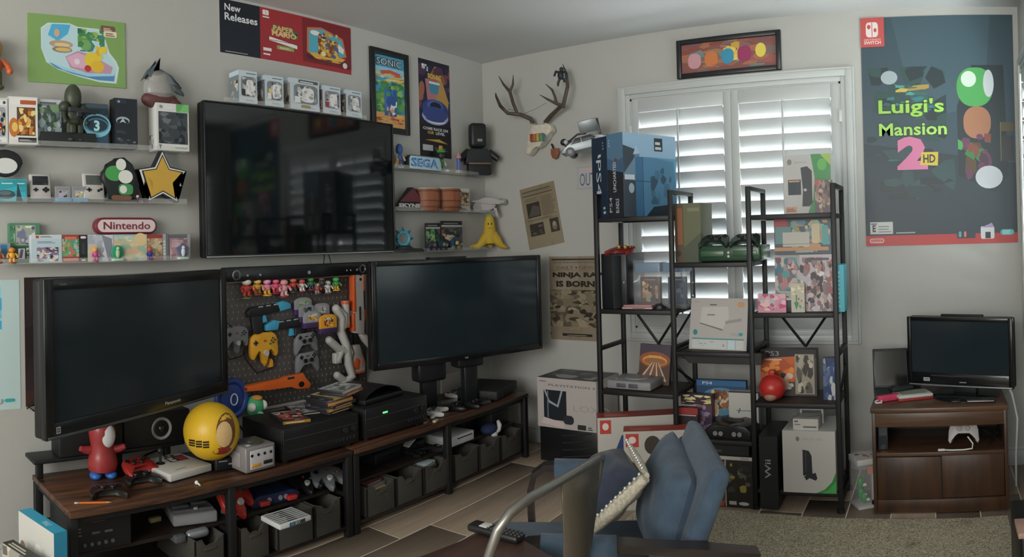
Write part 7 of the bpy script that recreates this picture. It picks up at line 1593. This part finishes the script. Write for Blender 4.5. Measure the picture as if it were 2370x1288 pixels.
carton('accessory_box', 'white framed dark accessory box behind the small white one', 'accessory box', w * .96, .05, .085, (p.x + .01, -.545, zt), '#a8a8a6', 0, None, Art('#a8a8a6').r(.08, .3, .92, .82, '#3a3f42'))
# clear package on the floor right of the bookcase
t = empty('toy_package', (2.73, -.60, 0), 'clear and white toy package with green parts standing askew beside the cabinet', 'toy package', rz=.5)
g = G(); g.box((0, .06, .008), (.13, .12, .016), M('#aaa9a6', .45), .002); g.done('base_card', t); g = G(); g.box((0, .06, .24), (.135, .125, .03), M('#aaa9a6', .45), .002); g.done('top_card', t)
Art('#aaa9a6').busy(.4, .2, .8, .8, RDS, 5, 3, .4, .2).e(.25, .75, .1, .1, '#3a3c3e').put('top_print', t, .135, .125, (-.0675, -.002, .2556), 'top')
g = G(); g.box((0, .06, .12), (.13, .12, .23), CLP, .002); g.done('clear_sleeve', t)
for k, (x, y, zz) in enumerate(((-.04, .03, .13), (-.035, .04, .075), (-.02, .035, .05))):
    g = G(); g.ell((x, y, zz), (.018, .016, .03), M('#2f8044', .4), 12, 8); g.box((x + .018, y - .01, zz - .01), (.02, .014, .014), WHT, .004); g.done('green_part', t)
g = G(); g.box((.02, .02, .19), (.05, .004, .04), M('#b07a5a', .5)); g.done('orange_card', t); g = G(); g.box((.035, .03, .1), (.03, .03, .14), M('#9a9a98', .5), .006); g.done('grey_part', t); g = G(); g.cyl((.02, -.001, .03), (.02, -.004, .03), .014, BLKM, n=14); g.done('dark_dot', t)
# toy car fixed to the wall beside the boxes
t = empty('model_car', ony(1362, 352, -.24), 'silver grey wedge shaped model car with raised gull doors, mounted high by the window', 'model car', rot=(0, -.2, .35)); t.scale = (.8, .8, .8)
CS = M('#6f767a', .35, .4, gain=1.5); CDK = M('#23282c', .4)
g = G(); g.prism([(-.2, .02), (-.21, .05), (-.13, .075), (-.07, .12), (.06, .125), (.13, .09), (.2, .085), (.21, .04), (.2, .015)], -.085, .085, CS, .008); g.done('body', t)
g = G(); g.prism([(-.115, .078), (-.066, .117), (-.03, .118), (-.03, .08)], -.087, .087, CDK, .002); g.prism([(-.02, .08), (-.02, .117), (.05, .12), (.09, .098), (.08, .082)], -.087, .087, CDK, .002); g.done('windows', t)
for x in (-.13, .13):
    for y in (-.078, .078):
        g = G(); g.cyl((x, y - .014, .025), (x, y + .014, .025), .036, CDK, n=18); g.cyl((x, y - .016, .025), (x, y + .016, .025), .018, GRY, n=12); g.done('wheel', t)
g = G(); g.box((.05, -.075, .19), (.15, .012, .1), CS, .004, rot=Matrix.Rotation(.3, 3, 'X')); g.box((.13, -.07, .17), (.02, .014, .13), CDK, .003); g.done('raised_door', t)
g = G(); g.box((-.14, -.02, .1), (.06, .05, .05), CDK, .01); g.ell((-.17, -.03, .12), (.03, .03, .028), CDK, 12, 8); g.ell((-.15, -.06, .11), (.018, .02, .02), LGR, 10, 8); g.done('front_gear', t)
g = G(); g.tube([(-.12, -.03, .12), (-.05, -.05, .15), (.02, -.04, .145)], .008, CDK, 8); g.done('hose', t); g = G(); g.box((.1, .12, .05), (.04, .16, .03), BLKM, .004); g.done('wall_bracket', t)

# ------------------------------------------------------------------ on the corner cabinet
ZC = .5355
t = empty('laptop', (2.875, -.395, ZC), 'open black laptop at the left of the walnut cabinet', 'laptop', rz=.12)
g = G(); g.box((0, -.02, .012), (.26, .18, .022), M('#2c2e30', .5), .004); g.done('keyboard_half', t)
g = G(); R = Matrix.Rotation(-.22, 3, 'X'); g.box((0, .1, .125), (.26, .012, .215), M('#17191c', .4), .004, rot=R); g.box((0, .0925, .127), (.235, .003, .185), SCR, 0, rot=R); g.done('lid', t)
q = onz(2112, 915, ZC + .01)
t = empty('tablet', (q.x, q.y, ZC), 'white framed tablet on a red tray on the walnut cabinet', 'tablet', rz=.35)
g = G(); g.box((0, 0, .006), (.19, .13, .012), M('#8a2a2c', .4), .003); g.done('red_tray', t); g = G(); g.box((0, 0, .02), (.19, .13, .016), M('#aeaeaa', .4), .006); g.done('white_frame', t); g = G(); g.box((0, .005, .0285), (.14, .09, .002), M('#7d8578', .3)); g.done('screen', t)
q = onz(2085, 902, ZC + .03); t = empty('hand_controller', (q.x, q.y, ZC + .0295), 'flat black controller lying across the white tablet', 'controller', rz=.6)
g = G(); g.box((0, 0, .012), (.13, .06, .022), M('#1d2022', .5), .008); g.box((-.03, 0, .025), (.03, .03, .004), DGR, .001); g.done('body', t)
q = onz(2056, 922, ZC + .01); t = empty('pink_device', (q.x, q.y, ZC), 'bright pink remote controller with a white strap on the walnut cabinet', 'remote', rz=.55)
g = G(); g.box((0, 0, .016), (.125, .038, .03), M('#b53a5a', .4), .006, seg=3); g.done('body', t); g = G(); g.tube([(-.06, 0, .01), (-.085, -.015, .008), (-.09, -.035, .006), (-.06, -.04, .006), (-.05, -.02, .01)], .005, WHT, 8); g.done('strap', t)
for u, v, w_, d_, h_, lab, c in ((2213, 930, .05, .04, .012, 'small square black adapter before the small television', '#17181a'), (2270, 928, .15, .06, .016, 'slim black handheld with pale edge before the small television', '#1c1d20')):
    q = onz(u, v, ZC); t = empty('small_device', (q.x, q.y - .0, ZC), lab, 'device', rz=-.05)
    g = G(); g.box((0, 0, h_ / 2), (w_, d_, h_), M(c, .35), .005); g.done('body', t)
    if w_ > .1: g = G(); g.box((0, -d_ / 2 - .001, h_ / 2), (w_ * .9, .004, .005), M('#9a8f88', .3), .001); g.done('pale_edge', t)
ZS = .3055
t = empty('case_stack', (2.805, -.62, ZS), 'dark glassy plastic case standing upright inside the cabinet', 'case', rz=.1); g = G(); g.box((0, .05, .072), (.05, .1, .14), M('#2a2e32', .12), .003); g.done('shell', t); g = G(); g.box((0, -.001, .1), (.04, .002, .05), M('#3f4448', .1)); g.done('window_part', t)
gamepad('white wireless gamepad with cable standing inside the cabinet', 'pad', '#a09c9c', loc=(3.215, -.6, ZS + .095), rot=(-.35, 0, 0), s=.95, dark=M('#7a7876', .4))
t = empty('cable', (3.215, -.64, ZS), 'white charging cable curled on the cabinet shelf below the gamepad', 'cable'); g = G(); g.tube([(.02, .02, .06), (.045, 0, .03), (.04, -.01, .008), (0, -.015, .005), (-.06, -.015, .005), (-.1, -.01, .006)], .004, WHT, 8); g.box((-.115, -.01, .007), (.035, .016, .01), WHT, .002); g.done('cord', t)
t = empty('cable', (3.35, -.6, ZS), 'black cables coiled at the right of the cabinet shelf', 'cable'); g = G(); rd = random.Random(2); g.tube([(rd.uniform(-.05, .05), rd.uniform(-.03, .06), .01 + rd.random() * .1) for _ in range(9)], .004, BLKM, 6); g.done('cord', t)
g = G(); g.tube([(3.45, -.33, .6), (3.49, -.4, .52), (3.51, -.45, .4), (3.5, -.42, .2), (3.5, -.4, .02)], .006, WHT, 8); tag(g.done('power_cable'), 'white power cable hanging down the right side of the walnut cabinet', 'cable')
# right edge of the picture
WR = wood('orange_oak', '#6f4222', '#85532c', 'Z', .4, .8, gain=1.5)
t = empty('oak_bookcase', (3.45, -2.99, 0), 'orange oak bookcase side just entering at the right edge', 'bookcase')
for x, nm in ((-.155, 'side_panel'), (.155, 'side_panel')):
    g = G(); g.box((x, 0, .61), (.02, .6, 1.22), WR, .002); g.done(nm, t)
for zz in (.05, .45, .85, 1.2):
    g = G(); g.box((0, 0, zz), (.29, .58, .02), WR, .002); g.done('shelf', t)
q = onz(2352, 1230, .32)
t = empty('storage_tub', (3.49, -1.5, .0), 'black storage tub with a pale pink lid board at the right edge', 'tub')
g = G(); g.box((0, .01, .15), (.225, .36, .3), BLK, .01); g.done('body', t); g = G(); g.box((.0, -.122, .312), (.245, .135, .02), M('#a9877a', .5), .003); g.done('lid', t)
g = G(); g.tube([(3.375, -1.7, .16), (3.345, -1.74, .09), (3.335, -1.8, .03), (3.35, -1.9, .018)], .005, BLKM, 6); tag(g.done('power_cable'), 'black cable hanging beside the storage tub at the right edge', 'cable')
